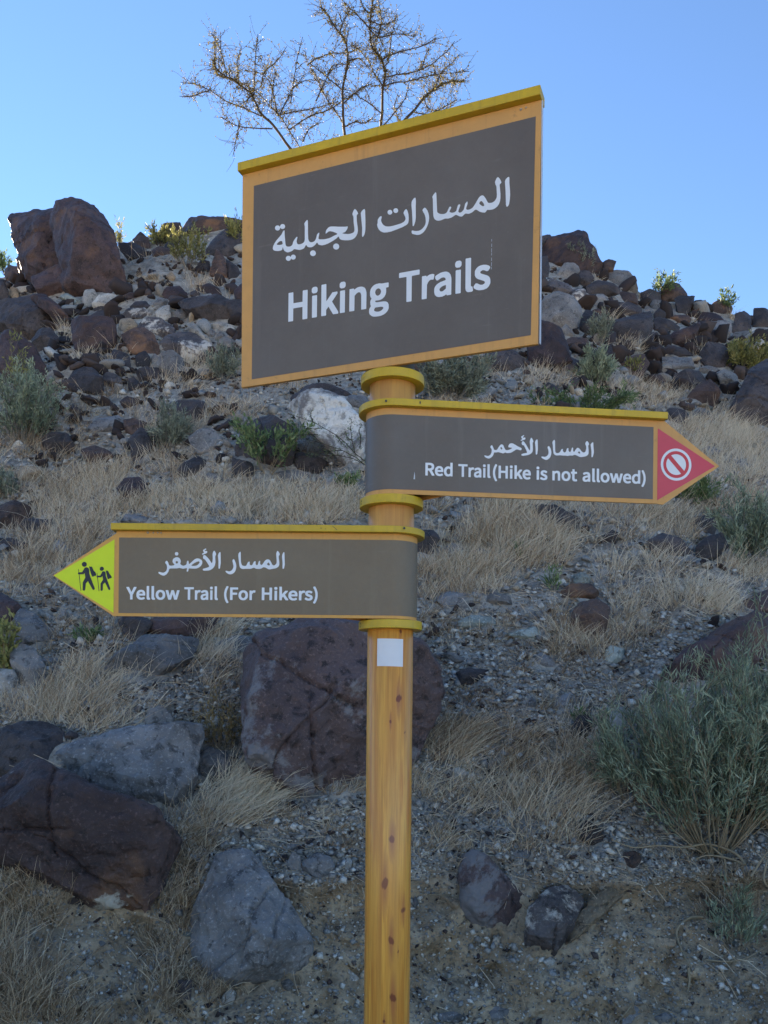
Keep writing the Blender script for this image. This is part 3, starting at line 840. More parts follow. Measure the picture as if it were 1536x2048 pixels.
for _o in COL.objects:
    if _o.type == 'MESH' and _o.name.split('.')[0] in ('boulder', 'rock'):
        v = np.empty(len(_o.data.vertices) * 3, dtype=np.float32); _o.data.vertices.foreach_get('co', v)
        f = np.empty(len(_o.data.polygons) * 3, dtype=np.int32); _o.data.polygons.foreach_get('vertices', f)
        _rv.append(v.reshape(-1, 3) + np.array(_o.location)); _rf.append(f.reshape(-1, 3) + _n); _n += len(v) // 3
BVH_ROCKS = BVHTree.FromPolygons(np.concatenate(_rv).tolist(), np.concatenate(_rf).tolist())
def hit_clear(px, py, slack=.12):
    """ground point that no big rock stands in front of or on"""
    d = Vector(ray(px, py)).normalized()
    g = BVH.ray_cast(Vector((0, 0, EYE)), d, 60)
    if g[0] is None: return None
    k = BVH_ROCKS.ray_cast(Vector((0, 0, EYE)), d, 60)
    if k[0] is not None and k[3] < g[3] + slack: return None
    return np.array(g[0])

# loose stones of the rubble fields: a few shapes, copied one by one
FILL = [  # x0 y0 x1 y1 count size_px label, group
    (20, 590, 230, 700, 20, (9, 24), 'loose stone among the rubble under the huge outcrop', 'rubble stones under the outcrop'),
    (180, 600, 480, 720, 46, (9, 26), 'loose stone in the pale rubble between outcrop and large sign', 'rubble stones left of the large sign'),
    (130, 740, 480, 1000, 26, (9, 24), 'loose stone in the grass slope left of the post', 'loose stones on the left slope'),
    (1090, 520, 1310, 700, 40, (9, 26), 'loose stone in the rock pile right of the large sign', 'stones of the right rock pile'),
    (1280, 600, 1536, 720, 26, (9, 26), 'loose stone on the far right rock field', 'stones of the far right rock field'),
    (960, 700, 1500, 860, 22, (8, 22), 'loose stone in the gravel above the red arrow sign', 'loose stones above the red arrow sign'),
    (840, 1020, 1520, 1340, 26, (8, 22), 'loose stone on the grassy right slope', 'loose stones on the right slope'),
    (840, 1300, 1250, 1560, 30, (8, 24), 'loose stone on the scree right of the post', 'scree stones right of the post'),
    (10, 1180, 240, 1300, 14, (10, 26), 'loose stone on the scree below the yellow arrow tip', 'scree stones below the yellow arrow tip'),
    (380, 1560, 730, 1760, 18, (9, 24), 'loose stone on the scree below the central boulder', 'scree stones below the central boulder'),
    (120, 1740, 560, 2048, 24, (9, 26), 'loose stone on the bottom left bank', 'stones of the bottom left bank'),
    (830, 1660, 1536, 2048, 30, (8, 22), 'loose stone in the dirt bank right of the post', 'stones of the right dirt bank'),
]
def build_fill():
    protos = {}
    r = np.random.default_rng(5)
    shapes = []
    for k in range(10):
        pts = r.normal(size=(14, 3)); pts /= np.linalg.norm(pts, axis=1)[:, None]
        pts *= np.array((1, .8, .62)) * r.uniform(.75, 1.05, (14, 1))
        V, F = hull(pts)
        V, F = even_split(V, F, .6)
        V = smooth_mesh(V, F, .5, k % 2)
        N = vnormals(V, F)
        V = V + N * (.05 * fbm(V * 1.8 + k * 9, 3, k))[:, None]
        shapes.append((V, F))
    mats = ['dark', 'dark', 'purple', 'grey', 'blue', 'grey', 'mixed', 'brown', 'pale', 'tan', 'green']
    rub_v, rub_f, rub_t, off = [], [], [], 0
    singles = []
    for (x0, y0, x1, y1, n, (s0, s1), lab, grp) in FILL:
        for j in range(int(n * (6 if y1 < 1010 else 3.5))):
            px, py = r.uniform(x0, x1), r.uniform(y0, y1)
            single = j < n * .3
            h = hit_clear(px, py)
            if h is None or h[1] > 21.5: continue
            k = int(r.integers(10)); m = mats[int(r.integers(len(mats)))]
            s = (s0 + (s1 - s0) * r.uniform(.45, 1)) if single else (s0 * .7 + (s1 - s0) * .5 * r.random() ** 1.5)
            s = s * .55 / FPX * h[1]
            scl = np.array((s, s * r.uniform(.7, 1.1), s * r.uniform(.7, 1.1)))
            rot = (r.uniform(-.6, .6), r.uniform(-.6, .6), r.uniform(0, 6.3))
            loc = np.array((h[0], h[1], h[2] + s * .3))
            if single:
                key = (k, m)
                if key not in protos: protos[key] = mesh_from('rock', *shapes[k], smooth=False); protos[key].materials.append(RM[m])
                o = bpy.data.objects.new('rock', protos[key])
                COL.objects.link(o)
                o.scale = scl; o.rotation_euler = rot; o.location = loc
                o['group'] = grp; o['category'] = 'rock'
                singles.append([o, {'dark': 'loose dark stone', 'purple': 'loose purplish stone', 'brown': 'loose brown stone', 'grey': 'loose grey stone', 'blue': 'loose bluish stone', 'mixed': 'loose pale-spotted dark stone', 'pale': 'loose pale stone', 'tan': 'loose tan stone', 'green': 'loose greenish stone'}[m], px, py])
            else:
                V, F = shapes[k]
                M = np.array((Matrix.Rotation(rot[2], 3, 'Z') @ Matrix.Rotation(rot[1], 3, 'Y') @ Matrix.Rotation(rot[0], 3, 'X')))
                rub_v.append((V * scl) @ M.T + loc); rub_f.append(F + off); off += len(V)
                rub_t.append(np.full(len(F), min(1, max(0, {'dark': .08, 'purple': .15, 'brown': .25, 'grey': .5, 'blue': .6, 'mixed': .3, 'pale': .9, 'tan': .75, 'green': .65}[m] + r.uniform(-.06, .06)))))
    # the packed boulder scree of the upper slope: far too many to single out
    for (x0, y0, x1, y1, n, s0, s1) in ((480, 455, 1080, 560, 170, 14, 56), (480, 540, 1080, 740, 260, 20, 66), (-700, 560, 0, 900, 260, 20, 66), (1536, 680, 2300, 950, 260, 20, 66), (-500, 900, 0, 1700, 120, 14, 60), (1536, 950, 2100, 1700, 120, 14, 60), (0, 570, 480, 760, 520, 20, 66), (230, 490, 480, 590, 70, 12, 36), (1075, 480, 1340, 740, 560, 20, 70), (1290, 590, 1536, 790, 470, 20, 66), (60, 740, 480, 930, 190, 16, 52),
                                        (960, 690, 1536, 860, 190, 14, 50), (0, 900, 480, 1060, 80, 12, 46), (850, 1000, 1536, 1300, 110, 12, 44), (560, 770, 740, 800, 20, 10, 30), (0, 1180, 240, 1330, 50, 10, 36), (840, 1270, 1260, 1560, 110, 9, 34), (380, 1540, 730, 1760, 80, 8, 30), (830, 1600, 1250, 1760, 70, 8, 30), (100, 1760, 620, 2048, 60, 8, 30), (830, 1780, 1536, 2048, 70, 8, 28)):
        for j in range(n):
            px, py = r.uniform(x0, x1), r.uniform(y0, y1)
            h = hit_clear(px, py)
            if h is None or h[1] > 21.5: continue
            s = (s0 + (s1 - s0) * r.random() ** 1.6) * .5 / FPX * h[1]
            k = int(r.integers(10)); scl = np.array((s, s * r.uniform(.6, 1.1), s * r.uniform(.55, 1.0)))
            M = np.array((Matrix.Rotation(r.uniform(0, 6.3), 3, 'Z') @ Matrix.Rotation(r.uniform(-.8, .8), 3, 'Y') @ Matrix.Rotation(r.uniform(-.8, .8), 3, 'X')))
            V, F = shapes[k]
            V = (V * scl) @ M.T + np.array((h[0], h[1], h[2] + s * .28))
            rub_v.append(V); rub_f.append(F + off); off += len(V)
            up = y1 < 800 or y1 == 930
            rub_t.append(np.full(len(F), r.choice([.03, .12, .22, .48, .6, .72, .92], p=[.42, .30, .12, .08, .04, .02, .02] if up else [.2, .16, .1, .24, .14, .08, .08])))
    unique_labels(singles)
    me = mesh_from('rubble', np.concatenate(rub_v), np.concatenate(rub_f), smooth=False)
    face_attr(me, 'tone', np.concatenate(rub_t))
    tag(link('rubble', me, GRAVEL), 'small loose rubble stones scattered over the slope', 'rubble', kind='stuff')
def gravel_material():
    k = NT('gravel')
    a = k.n('ShaderNodeAttribute', attribute_name='tone')
    pos = k.n('ShaderNodeNewGeometry').outputs['Position']
    fine = k.noise(70, 5, .7, pos)
    col = k.ramp(a.outputs['Fac'], [(0, (.028, .022, .023)), (.2, (.08, .055, .05)), (.45, (.29, .265, .235)), (.6, (.33, .325, .31)), (.75, (.46, .38, .28)), (1, (.74, .70, .63))])
    k.color(k.mix(k.ramp(fine, [(.35, .45), (.6, 0)]), col, (.03, .028, .026)))
    k.rough(.85, .3)
    k.bump(fine, .8, .01)
    return k.m
GRAVEL = gravel_material()
build_fill()

# ------------------------------------------------------------------ gravel
def build_gravel():
    r = np.random.default_rng(21)
    base = np.array([(1, 0, 0), (-1, 0, 0), (0, 1, 0), (0, -1, 0), (0, 0, 1), (0, 0, -1)], float)
    bf = np.array([(0, 2, 4), (2, 1, 4), (1, 3, 4), (3, 0, 4), (2, 0, 5), (1, 2, 5), (3, 1, 5), (0, 3, 5)])
    C, S, T = [], [], []
    n = 0
    while n < 62000:
        px, py = ((r.uniform(-700, 2300), r.uniform(460, 2110)) if n < 12000 else (r.uniform(-60, 1600), r.uniform(640, 2110)) if n < 38000 else (r.uniform(-60, 1600), r.uniform(1230, 2110)))
        if py < 760 and r.random() < .4: continue
        h = hit_clear(px, py)
        if h is None or h[1] > 21: continue
        bank = h[2] < .78
        if bank and r.random() < .62: continue
        s_px = r.gamma(1.5, 3.0) + 1.6
        if bank: s_px *= .8
        s_px = min(s_px, 22)
        C.append(h); S.append(s_px / FPX * h[1]); 
        T.append(r.choice([.05, .12, .25, .45, .6, .75, .95], p=[.3, .22, .14, .16, .08, .06, .04]) + r.uniform(-.04, .04) if py < 780 else r.choice([.1, .3, .45, .6, .62, .75, .95], p=[.06, .05, .17, .24, .12, .14, .22]) + r.uniform(-.07, .07)); n += 1
    C, S, T = np.array(C), np.array(S), np.array(T)
    N = len(C)
    V = base[None] * r.uniform(.55, 1.25, (N, 6, 1)) * np.stack([np.ones(N), r.uniform(.6, 1, N), r.uniform(.3, .75, N)], -1)[:, None] + r.normal(size=(N, 6, 3)) * .12
    a = r.uniform(0, 6.3, N); ca, sa = np.cos(a), np.sin(a); ti = r.normal(size=N) * .4
    X = V[..., 0] * ca[:, None] - V[..., 1] * sa[:, None]; Y = V[..., 0] * sa[:, None] + V[..., 1] * ca[:, None]; Z = V[..., 2]
    b = .55 + ti                      # lie along the slope
    b = np.where(C[:, 2] < .8, .9 + ti, b)
    Y2 = Y * np.cos(b)[:, None] - Z * np.sin(b)[:, None]; Z2 = Y * np.sin(b)[:, None] + Z * np.cos(b)[:, None]
    V = np.stack([X, Y2, Z2], -1) * (S * .6)[:, None, None] + C[:, None] + np.array((0, -.18, .22)) * S[:, None, None]
    F = bf[None] + (np.arange(N) * 6)[:, None, None]
    me = mesh_from('gravel', V.reshape(-1, 3), F.reshape(-1, 3))
    face_attr(me, 'tone', np.repeat(np.clip(T, 0, 1), 8))
    tag(link('gravel', me, GRAVEL), 'fine blue-grey and tan gravel lying all over the slope', 'gravel', kind='stuff')
build_gravel()

# ------------------------------------------------------------------ dry grass
GRASS = [  # cx cy rx ry  tufts height_m lean(+right) tone
    (60, 950, 110, 70, 190, .30, .35, .45), (180, 1000, 130, 60, 260, .30, .3, .75), (300, 960, 150, 60, 240, .26, .2, .7), (120, 1080, 110, 55, 200, .30, .5, .6),
    (60, 1170, 80, 60, 110, .26, .3, .5), (420, 950, 90, 50, 110, .24, 0, .7), (420, 1010, 160, 35, 220, .18, .1, .85), (600, 1010, 140, 40, 240, .24, .25, .8),
    (230, 1400, 170, 75, 420, .30, .55, .7), (350, 1310, 120, 80, 260, .30, .6, .75), (430, 1260, 60, 60, 110, .26, .5, .8), (160, 1270, 110, 70, 80, .22, .3, .4),
    (60, 1420, 80, 50, 90, .24, .4, .6), (430, 1400, 50, 60, 70, .2, .3, .4),
    (400, 760, 90, 45, 170, .34, .5, .75), (470, 800, 110, 40, 170, .3, .3, .6), (330, 840, 90, 50, 110, .3, .3, .6), (590, 790, 90, 25, 60, .26, .2, .5),
    (780, 500, 280, 35, 90, .34, .2, .7), (780, 620, 280, 60, 150, .32, .2, .6), (1750, 1000, 200, 250, 260, .3, .2, .65), (-200, 1000, 200, 250, 260, .3, .2, .6), (1750, 1500, 200, 200, 60, .26, .2, .6), (-200, 1500, 200, 200, 60, .26, .2, .5), (-300, 700, 250, 60, 60, .3, .2, .6), (1900, 800, 250, 60, 80, .3, .2, .7),
    (250, 690, 50, 25, 40, .34, 0, .8), (140, 660, 25, 30, 26, .36, 0, .75), (220, 720, 80, 15, 40, .3, 0, .85), (430, 590, 60, 30, 70, .4, .1, .75), (300, 540, 90, 35, 60, .36, 0, .6),
    (100, 870, 80, 40, 60, .26, .3, .4), (150, 800, 70, 40, 40, .22, .2, .4), (250, 770, 80, 30, 50, .24, .2, .35),
    (940, 1050, 100, 60, 260, .30, .35, .6), (1050, 1060, 110, 60, 300, .32, .4, .7), (1180, 1050, 110, 50, 220, .32, .2, .65), (1300, 1060, 90, 45, 140, .30, .1, .6),
    (900, 1160, 80, 50, 130, .26, .3, .7), (1010, 1150, 120, 50, 240, .28, .4, .7), (1130, 1150, 90, 50, 130, .26, .2, .6), (1300, 1170, 130, 55, 330, .30, .2, .85), (1440, 1180, 120, 50, 260, .30, .2, .85),
    (1170, 1240, 80, 60, 130, .26, 0, .55), (1230, 1270, 90, 50, 150, .24, .1, .6), (1120, 1300, 90, 50, 90, .2, .1, .4), (930, 1250, 100, 50, 80, .16, .1, .5),
    (900, 1430, 80, 60, 90, .16, .6, .4), (880, 1480, 90, 40, 150, .24, .9, .6), (980, 1480, 90, 40, 110, .20, .6, .45), (900, 1570, 90, 60, 70, .24, .5, .75), (1010, 1600, 90, 60, 60, .28, .4, .75), (1110, 1620, 90, 60, 66, .30, .4, .7),
    (1080, 1530, 90, 40, 90, .22, .3, .45), (1170, 1480, 50, 60, 70, .22, .2, .7), (1240, 1430, 50, 40, 60, .22, .2, .65), (1180, 1560, 70, 50, 70, .2, .3, .4),
    (1000, 760, 130, 35, 200, .34, .2, .75), (940, 830, 90, 20, 60, .28, .1, .6), (1280, 690, 50, 18, 60, .34, .2, .85), (1240, 700, 50, 18, 60, .34, .2, .85), (1390, 690, 25, 25, 30, .36, .1, .7), (1130, 760, 80, 30, 60, .28, .1, .6),
    (1220, 640, 50, 12, 30, .34, .4, .8), (1395, 655, 30, 12, 24, .34, .7, .7), (1280, 790, 100, 30, 140, .28, .2, .75), (1330, 770, 60, 30, 60, .28, .2, .6), (1430, 860, 110, 40, 210, .34, .4, .85), (1470, 920, 80, 60, 210, .38, .1, .85),
    (1400, 900, 60, 50, 100, .34, .1, .7), (1230, 560, 60, 12, 30, .3, .2, .7), (1180, 545, 40, 12, 20, .3, 0, .6), (1370, 600, 60, 12, 50, .34, .3, .6), (1480, 625, 60, 12, 40, .34, .3, .6), (1290, 600, 50, 10, 30, .3, .3, .6),
    (1490, 1010, 60, 30, 60, .3, .2, .6), (1390, 1010, 60, 30, 60, .26, .2, .5),
    (470, 1600, 60, 50, 130, .26, .9, 1.0), (510, 1580, 50, 30, 70, .24, 1.1, .95), (400, 1640, 50, 40, 60, .2, .3, .7), (640, 1560, 110, 30, 100, .14, .6, .6), (560, 1620, 110, 40, 60, .12, .5, .5), (700, 1540, 40, 30, 50, .16, .8, .6),
    (60, 1830, 90, 90, 230, .26, .1, .45), (30, 1960, 70, 80, 150, .26, .1, .4), (150, 1930, 90, 80, 110, .2, .1, .4), (110, 1750, 60, 40, 60, .2, .1, .45), (330, 1760, 90, 60, 110, .16, .3, .45), (300, 1880, 90, 80, 110, .16, .1, .4),
    (370, 1950, 90, 60, 70, .14, .1, .4), (230, 2020, 150, 40, 70, .16, 0, .35), (360, 1690, 60, 40, 50, .16, .3, .5), (470, 1950, 60, 40, 30, .12, 0, .5), (690, 1660, 60, 40, 20, .12, .2, .6),
    (870, 1690, 60, 40, 60, .16, .3, .6), (1060, 1700, 90, 30, 40, .14, .2, .5), (1200, 1660, 60, 40, 50, .2, .1, .5), (1330, 1700, 120, 40, 70, .16, 0, .35), (1450, 1780, 90, 60, 70, .16, 0, .35),
    (620, 1180, 700, 100, 90, .2, .2, .5), (1000, 1350, 500, 200, 240, .15, .3, .45), (750, 900, 750, 150, 170, .24, .2, .55),
]
def build_grass():
    r = np.random.default_rng(31)
    B, H, L, T, CNT, W = [], [], [], [], [], []
    for (cx, cy, rx, ry, n, hm, lean, tone) in GRASS:
        for _ in range(int(n * 1.35)):
            a = r.uniform(0, 6.283); q = math.sqrt(r.random())
            px, py = cx + rx * q * math.cos(a), cy + ry * q * math.sin(a)
            if abs(px - 778) < 20 and py > 1300: continue
            h = hit_clear(px, py, .02)
            if h is None or h[1] > 22: continue
            d = h[1]
            if fbm(np.array([[h[0] * 1.6, h[1] * 1.6, 0]]), 2, 77)[0] < r.uniform(-.75, .15): continue
            if d < 6.5 and not (cx < 420 and cy > 1680) and r.random() < .55: continue
            nb = int(np.clip(130 / d, 14, 22) * r.uniform(.3, 1.3))
            B.append(h); H.append(hm * .85 * r.uniform(.45, 1.15)); L.append(lean + r.normal() * .25); T.append(tone + r.normal() * .16); CNT.append(nb); W.append(.0019 + .00026 * d)
    B, H, L, T, CNT, W = map(np.array, (B, H, L, T, CNT, W))
    k = np.repeat(np.arange(len(B)), CNT); N = len(k)
    az = r.uniform(0, 2 * math.pi, N); sp = np.abs(r.normal(size=N)) * .6 + .08
    root = B[k] + np.stack([np.cos(az), np.sin(az), az * 0], -1) * (H[k] * .55 * r.random(N))[:, None]
    root[:, 2] -= .012
    ln = H[k] * r.uniform(.3, 1.2, N)
    az = az + r.normal(size=N) * 1.3
    dx = np.cos(az) * sp + L[k] * .75; dy = np.sin(az) * sp - .12
    dirv = np.stack([dx, dy, np.ones(N)], -1); dirv /= np.linalg.norm(dirv, axis=1)[:, None]
    bend = np.stack([np.cos(az) * .5 + L[k] * .8 + r.normal(size=N) * .25, np.sin(az) * .5 + r.normal(size=N) * .25, -r.uniform(.1, 1.0, N)], -1) * r.uniform(.15, .8, N)[:, None]
    side = np.cross(dirv, np.stack([r.normal(size=N) * .5, -np.ones(N), r.normal(size=N) * .3], -1)); side /= np.linalg.norm(side, axis=1)[:, None]
    w = W[k] * r.uniform(.6, 1.3, N)
    ts = [0, .38, .72, 1.0]; ws = [1, .85, .6, 0]
    VS = []
    for t, ww in zip(ts, ws):
        c = root + (dirv * t + bend * t * t * .55) * ln[:, None]
        if ww: VS += [c - side * (w * ww / 2)[:, None], c + side * (w * ww / 2)[:, None]]
        else: VS.append(c)
    V = np.stack(VS, 1).reshape(-1, 3); off = np.arange(N) * 7
    q1 = np.stack([off, off + 1, off + 3, off + 2], -1); q2 = np.stack([off + 2, off + 3, off + 5, off + 4], -1); t3 = np.stack([off + 4, off + 5, off + 6], -1)
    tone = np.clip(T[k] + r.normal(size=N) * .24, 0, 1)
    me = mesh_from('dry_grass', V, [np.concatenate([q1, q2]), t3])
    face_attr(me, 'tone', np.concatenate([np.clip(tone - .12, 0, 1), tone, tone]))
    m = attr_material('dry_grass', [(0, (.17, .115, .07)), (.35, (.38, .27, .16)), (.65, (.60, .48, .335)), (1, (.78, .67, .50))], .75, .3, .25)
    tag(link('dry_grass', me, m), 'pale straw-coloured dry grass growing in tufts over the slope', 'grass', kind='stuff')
    print('blades', N)
    # fallen straw and thin twigs lying on the ground
    P = []
    while len(P) < 12000:
        px, py = r.uniform(-40, 1580), r.uniform(800, 2090)
        h = hit(px, py)
        if h is not None and h[1] < 14 and (h[2] > .75 or r.random() < .1): P.append(h)
    P = np.array(P); n = len(P)
    az = r.uniform(0, 6.283, n); ln = r.uniform(.02, .11, n)
    up = np.where(P[:, 2] > .8, .62, 1.2)
    d = np.stack([np.cos(az), np.sin(az) * .8, np.sin(az) * .8 * up], -1) + np.stack([az * 0, az * 0, r.uniform(0, .35, n)], -1)
    d2 = np.stack([r.normal(size=n) * .4, r.normal(size=n) * .2, r.normal(size=n) * .25], -1)
    w = .0009 + .00030 * P[:, 1]
    VS = []
    for t in (0, .5, 1.0):
        c = P + np.array((0, -.004, .006)) + (d * t + d2 * t * t) * ln[:, None]
        VS += [c - np.array((0, 0, .5)) * w[:, None] - np.array((.5, 0, 0)) * w[:, None], c + np.array((.5, 0, .5)) * w[:, None]]
    V = np.stack(VS, 1).reshape(-1, 3); off = np.arange(n) * 6
    F = np.concatenate([np.stack([off, off + 1, off + 3, off + 2], -1), np.stack([off + 2, off + 3, off + 5, off + 4], -1)])
    me = mesh_from('fallen_straw', V, F); tn = np.clip(r.normal(size=n) * .22 + .5, 0, 1)
    face_attr(me, 'tone', np.concatenate([tn, tn]))
    tag(link('fallen_straw', me, m), 'broken straw and thin twigs littering the ground', 'straw', kind='stuff')
build_grass()

# ------------------------------------------------------------------ shrubs and the tree
class Tubes:
    def __init__(s): s.v, s.f, s.n = [], [], 0
    def add(s, pts, r0, r1, k=4):
        pts = np.asarray(pts, float)
        T = np.gradient(pts, axis=0); T /= np.linalg.norm(T, axis=1)[:, None] + 1e-9
        ref = np.array((.3, -.9, .25)) if abs(T[0] @ np.array((.3, -.9, .25))) < .85 else np.array((1., .2, 0))
        A = np.cross(T, ref); A /= np.linalg.norm(A, axis=1)[:, None] + 1e-9
        Bn = np.cross(T, A)
        rad = np.linspace(r0, r1, len(pts))
        ang = np.arange(k) * 2 * math.pi / k
        ring = pts[:, None] + (A[:, None] * np.cos(ang)[None, :, None] + Bn[:, None] * np.sin(ang)[None, :, None]) * rad[:, None, None]
        s.v.append(ring.reshape(-1, 3))
        i = np.arange(len(pts) - 1)[:, None] * k + np.arange(k)[None]; j = np.arange(len(pts) - 1)[:, None] * k + (np.arange(k)[None] + 1) % k
        s.f.append(np.stack([i, j, j + k, i + k], -1).reshape(-1, 4) + s.n)
        s.n += len(pts) * k
    def mesh(s, name): return mesh_from(name, np.concatenate(s.v), np.concatenate(s.f), smooth=True)

class Leaves:
    def __init__(s): s.c, s.d, s.l, s.w, s.t = [], [], [], [], []
    def add(s, c, d, l, w, t): s.c.append(c); s.d.append(d); s.l.append(l); s.w.append(w); s.t.append(t)
    def mesh(s, name, r):
        C, D = np.array(s.c), np.array(s.d); L, W, T = map(np.array, (s.l, s.w, s.t)); n = len(C)
        D = D / (np.linalg.norm(D, axis=1)[:, None] + 1e-9)
        rv = r.normal(size=(n, 3)); S = np.cross(D, rv); S /= np.linalg.norm(S, axis=1)[:, None] + 1e-9
        U = np.cross(S, D)
        a = C; b = C + D * (L * .45)[:, None]; e = C + D * L[:, None] - U * (L * .12)[:, None]
        V = np.stack([a, b - S * (W / 2)[:, None] + U * (W * .25)[:, None], e, b + S * (W / 2)[:, None] + U * (W * .25)[:, None]], 1).reshape(-1, 3)
        o = np.arange(n) * 4
        F = np.concatenate([np.stack([o, o + 1, o + 2], -1), np.stack([o, o + 2, o + 3], -1)])
        me = mesh_from(name, V, F); face_attr(me, 'tone', np.concatenate([T, T])); return me

LEAF = {
    'blue': attr_material('blue_green_leaf', [(0, (.11, .13, .08)), (.5, (.30, .35, .225)), (1, (.54, .58, .40))], .6, .4, .25),
    'grey': attr_material('grey_green_leaf', [(0, (.12, .135, .10)), (.5, (.26, .285, .21)), (1, (.42, .44, .32))], .7, .3, .25),
    'green': attr_material('green_leaf', [(0, (.06, .095, .04)), (.5, (.16, .23, .09)), (1, (.34, .40, .18))], .6, .35, .3),
    'yellow': attr_material('yellow_green_leaf', [(0, (.12, .12, .04)), (.5, (.29, .28, .09)), (1, (.48, .44, .18))], .65, .3, .3),
    'dead': attr_material('dead_twig_leaf', [(0, (.12, .09, .04)), (.5, (.26, .19, .08)), (1, (.42, .33, .17))], .7, .3, .2),
}
def stem_material(name, a, b):
    k = NT(name); n = k.noise(30, 5, .6)
    k.color(k.mix(n, a, b)); k.rough(.8, .3); k.bump(n, .5, .01); return k.m
STEM = {'tan': stem_material('pale_tan_stem', (.20, .15, .09), (.36, .29, .19)), 'grey': stem_material('grey_stem', (.13, .11, .085), (.26, .23, .18)), 'dark': stem_material('dark_twig', (.03, .022, .017), (.08, .06, .042))}

def grow(r, p0, d0, length, n, wob, droop=0.0):
    pts = [np.array(p0, float)]; d = np.array(d0, float); d /= np.linalg.norm(d)
    for _ in range(n):
        d = d + r.normal(size=3) * wob + np.array((0, 0, -droop)); d /= np.linalg.norm(d)
        pts.append(pts[-1] + d * length / n)
    return np.array(pts)

def shrub(label, bx, by, w_px, h_px, leaf, stem, n_main, n_leaf, leaf_len, leaf_w, spread=1.0, seed=0, name='shrub', base=None, clump=0, dead=0, lift=0.0):
    r = np.random.default_rng(900 + seed)
    p = np.array(base) if base is not None else hit(bx, by, 20.5)
    if p[1] > 21.5: p = at(bx, by, 20.7)
    D = p[1]; W = w_px / FPX * D; Hh = h_px / FPX * D
    root = link(name, None, loc=p)
    tag(root, label, 'shrub' if name == 'shrub' else 'plant')
    tb = Tubes(); lv = Leaves()
    branches = []
    for i in range(n_main):
        az = r.uniform(0, 6.283); t = math.sqrt(r.random())
        tx, ty = math.cos(az) * t * W * .5 * spread, math.sin(az) * t * W * .38 * spread
        tz = Hh * (1 - .35 * t * t) * (.5 + .6 * r.random() ** .7)
        tgt = np.array((tx, ty, tz)); L = np.linalg.norm(tgt)
        d0 = tgt / L + np.array((math.cos(az), math.sin(az), -.2)) * .25
        pts = grow(r, (math.cos(az) * W * .05, math.sin(az) * W * .04, -.02), d0, L, 7, .10)
        # ease to its goal
        e = (tgt - pts[-1]) * np.linspace(0, 1, len(pts))[:, None] ** 1.3
        pts = pts + e
        r0 = max(.0010 * D / 4, L * .007)
        tb.add(pts, r0, r0 * .35, 4)
        branches.append((pts, r0))
        for _ in range(int(r.integers(4, 8))):
            k = r.integers(2, 7); q = pts[k]
            dd = (pts[k] - pts[k - 1]) / (np.linalg.norm(pts[k] - pts[k - 1]) + 1e-9) + r.normal(size=3) * .55 + np.array((0, 0, .25))
            s = grow(r, q, dd, L * r.uniform(.18, .42), 4, .16)
            tb.add(s, r0 * .5, r0 * .22, 3); branches.append((s, r0 * .5))
    n_leaf = int(n_leaf * 1.5)
    me = tb.mesh('stems'); link('stems', me, STEM[stem], root)
    wts = np.array([len(b[0]) * np.linalg.norm(b[0][-1] - b[0][0]) for b in branches]); wts /= wts.sum()
    pick = r.choice(len(branches), n_leaf, p=wts)
    bt = r.normal(size=len(branches)) * .2
    for b in pick:
        pts = branches[b][0]; u = (len(pts) - 1) * (r.uniform(.25, 1) ** .8); k = min(int(u), len(pts) - 2); f = u - k
        c = pts[k] * (1 - f) + pts[k + 1] * f; T = pts[k + 1] - pts[k]; T /= np.linalg.norm(T) + 1e-9
        c = c + r.normal(size=3) * leaf_len * .25
        hz = np.clip(c[2] / Hh, 0, 1)
        lv.add(c, T * 1.3 + r.normal(size=3) * .6 + np.array((0, 0, .15)), leaf_len * r.uniform(.5, 1.25), leaf_w * r.uniform(.7, 1.2), np.clip(r.normal() * .16 + .42 + bt[b] + .3 * (u / len(pts) - .5), 0, 1))
    link('foliage', lv.mesh('foliage', r), LEAF[leaf], root)
    return root

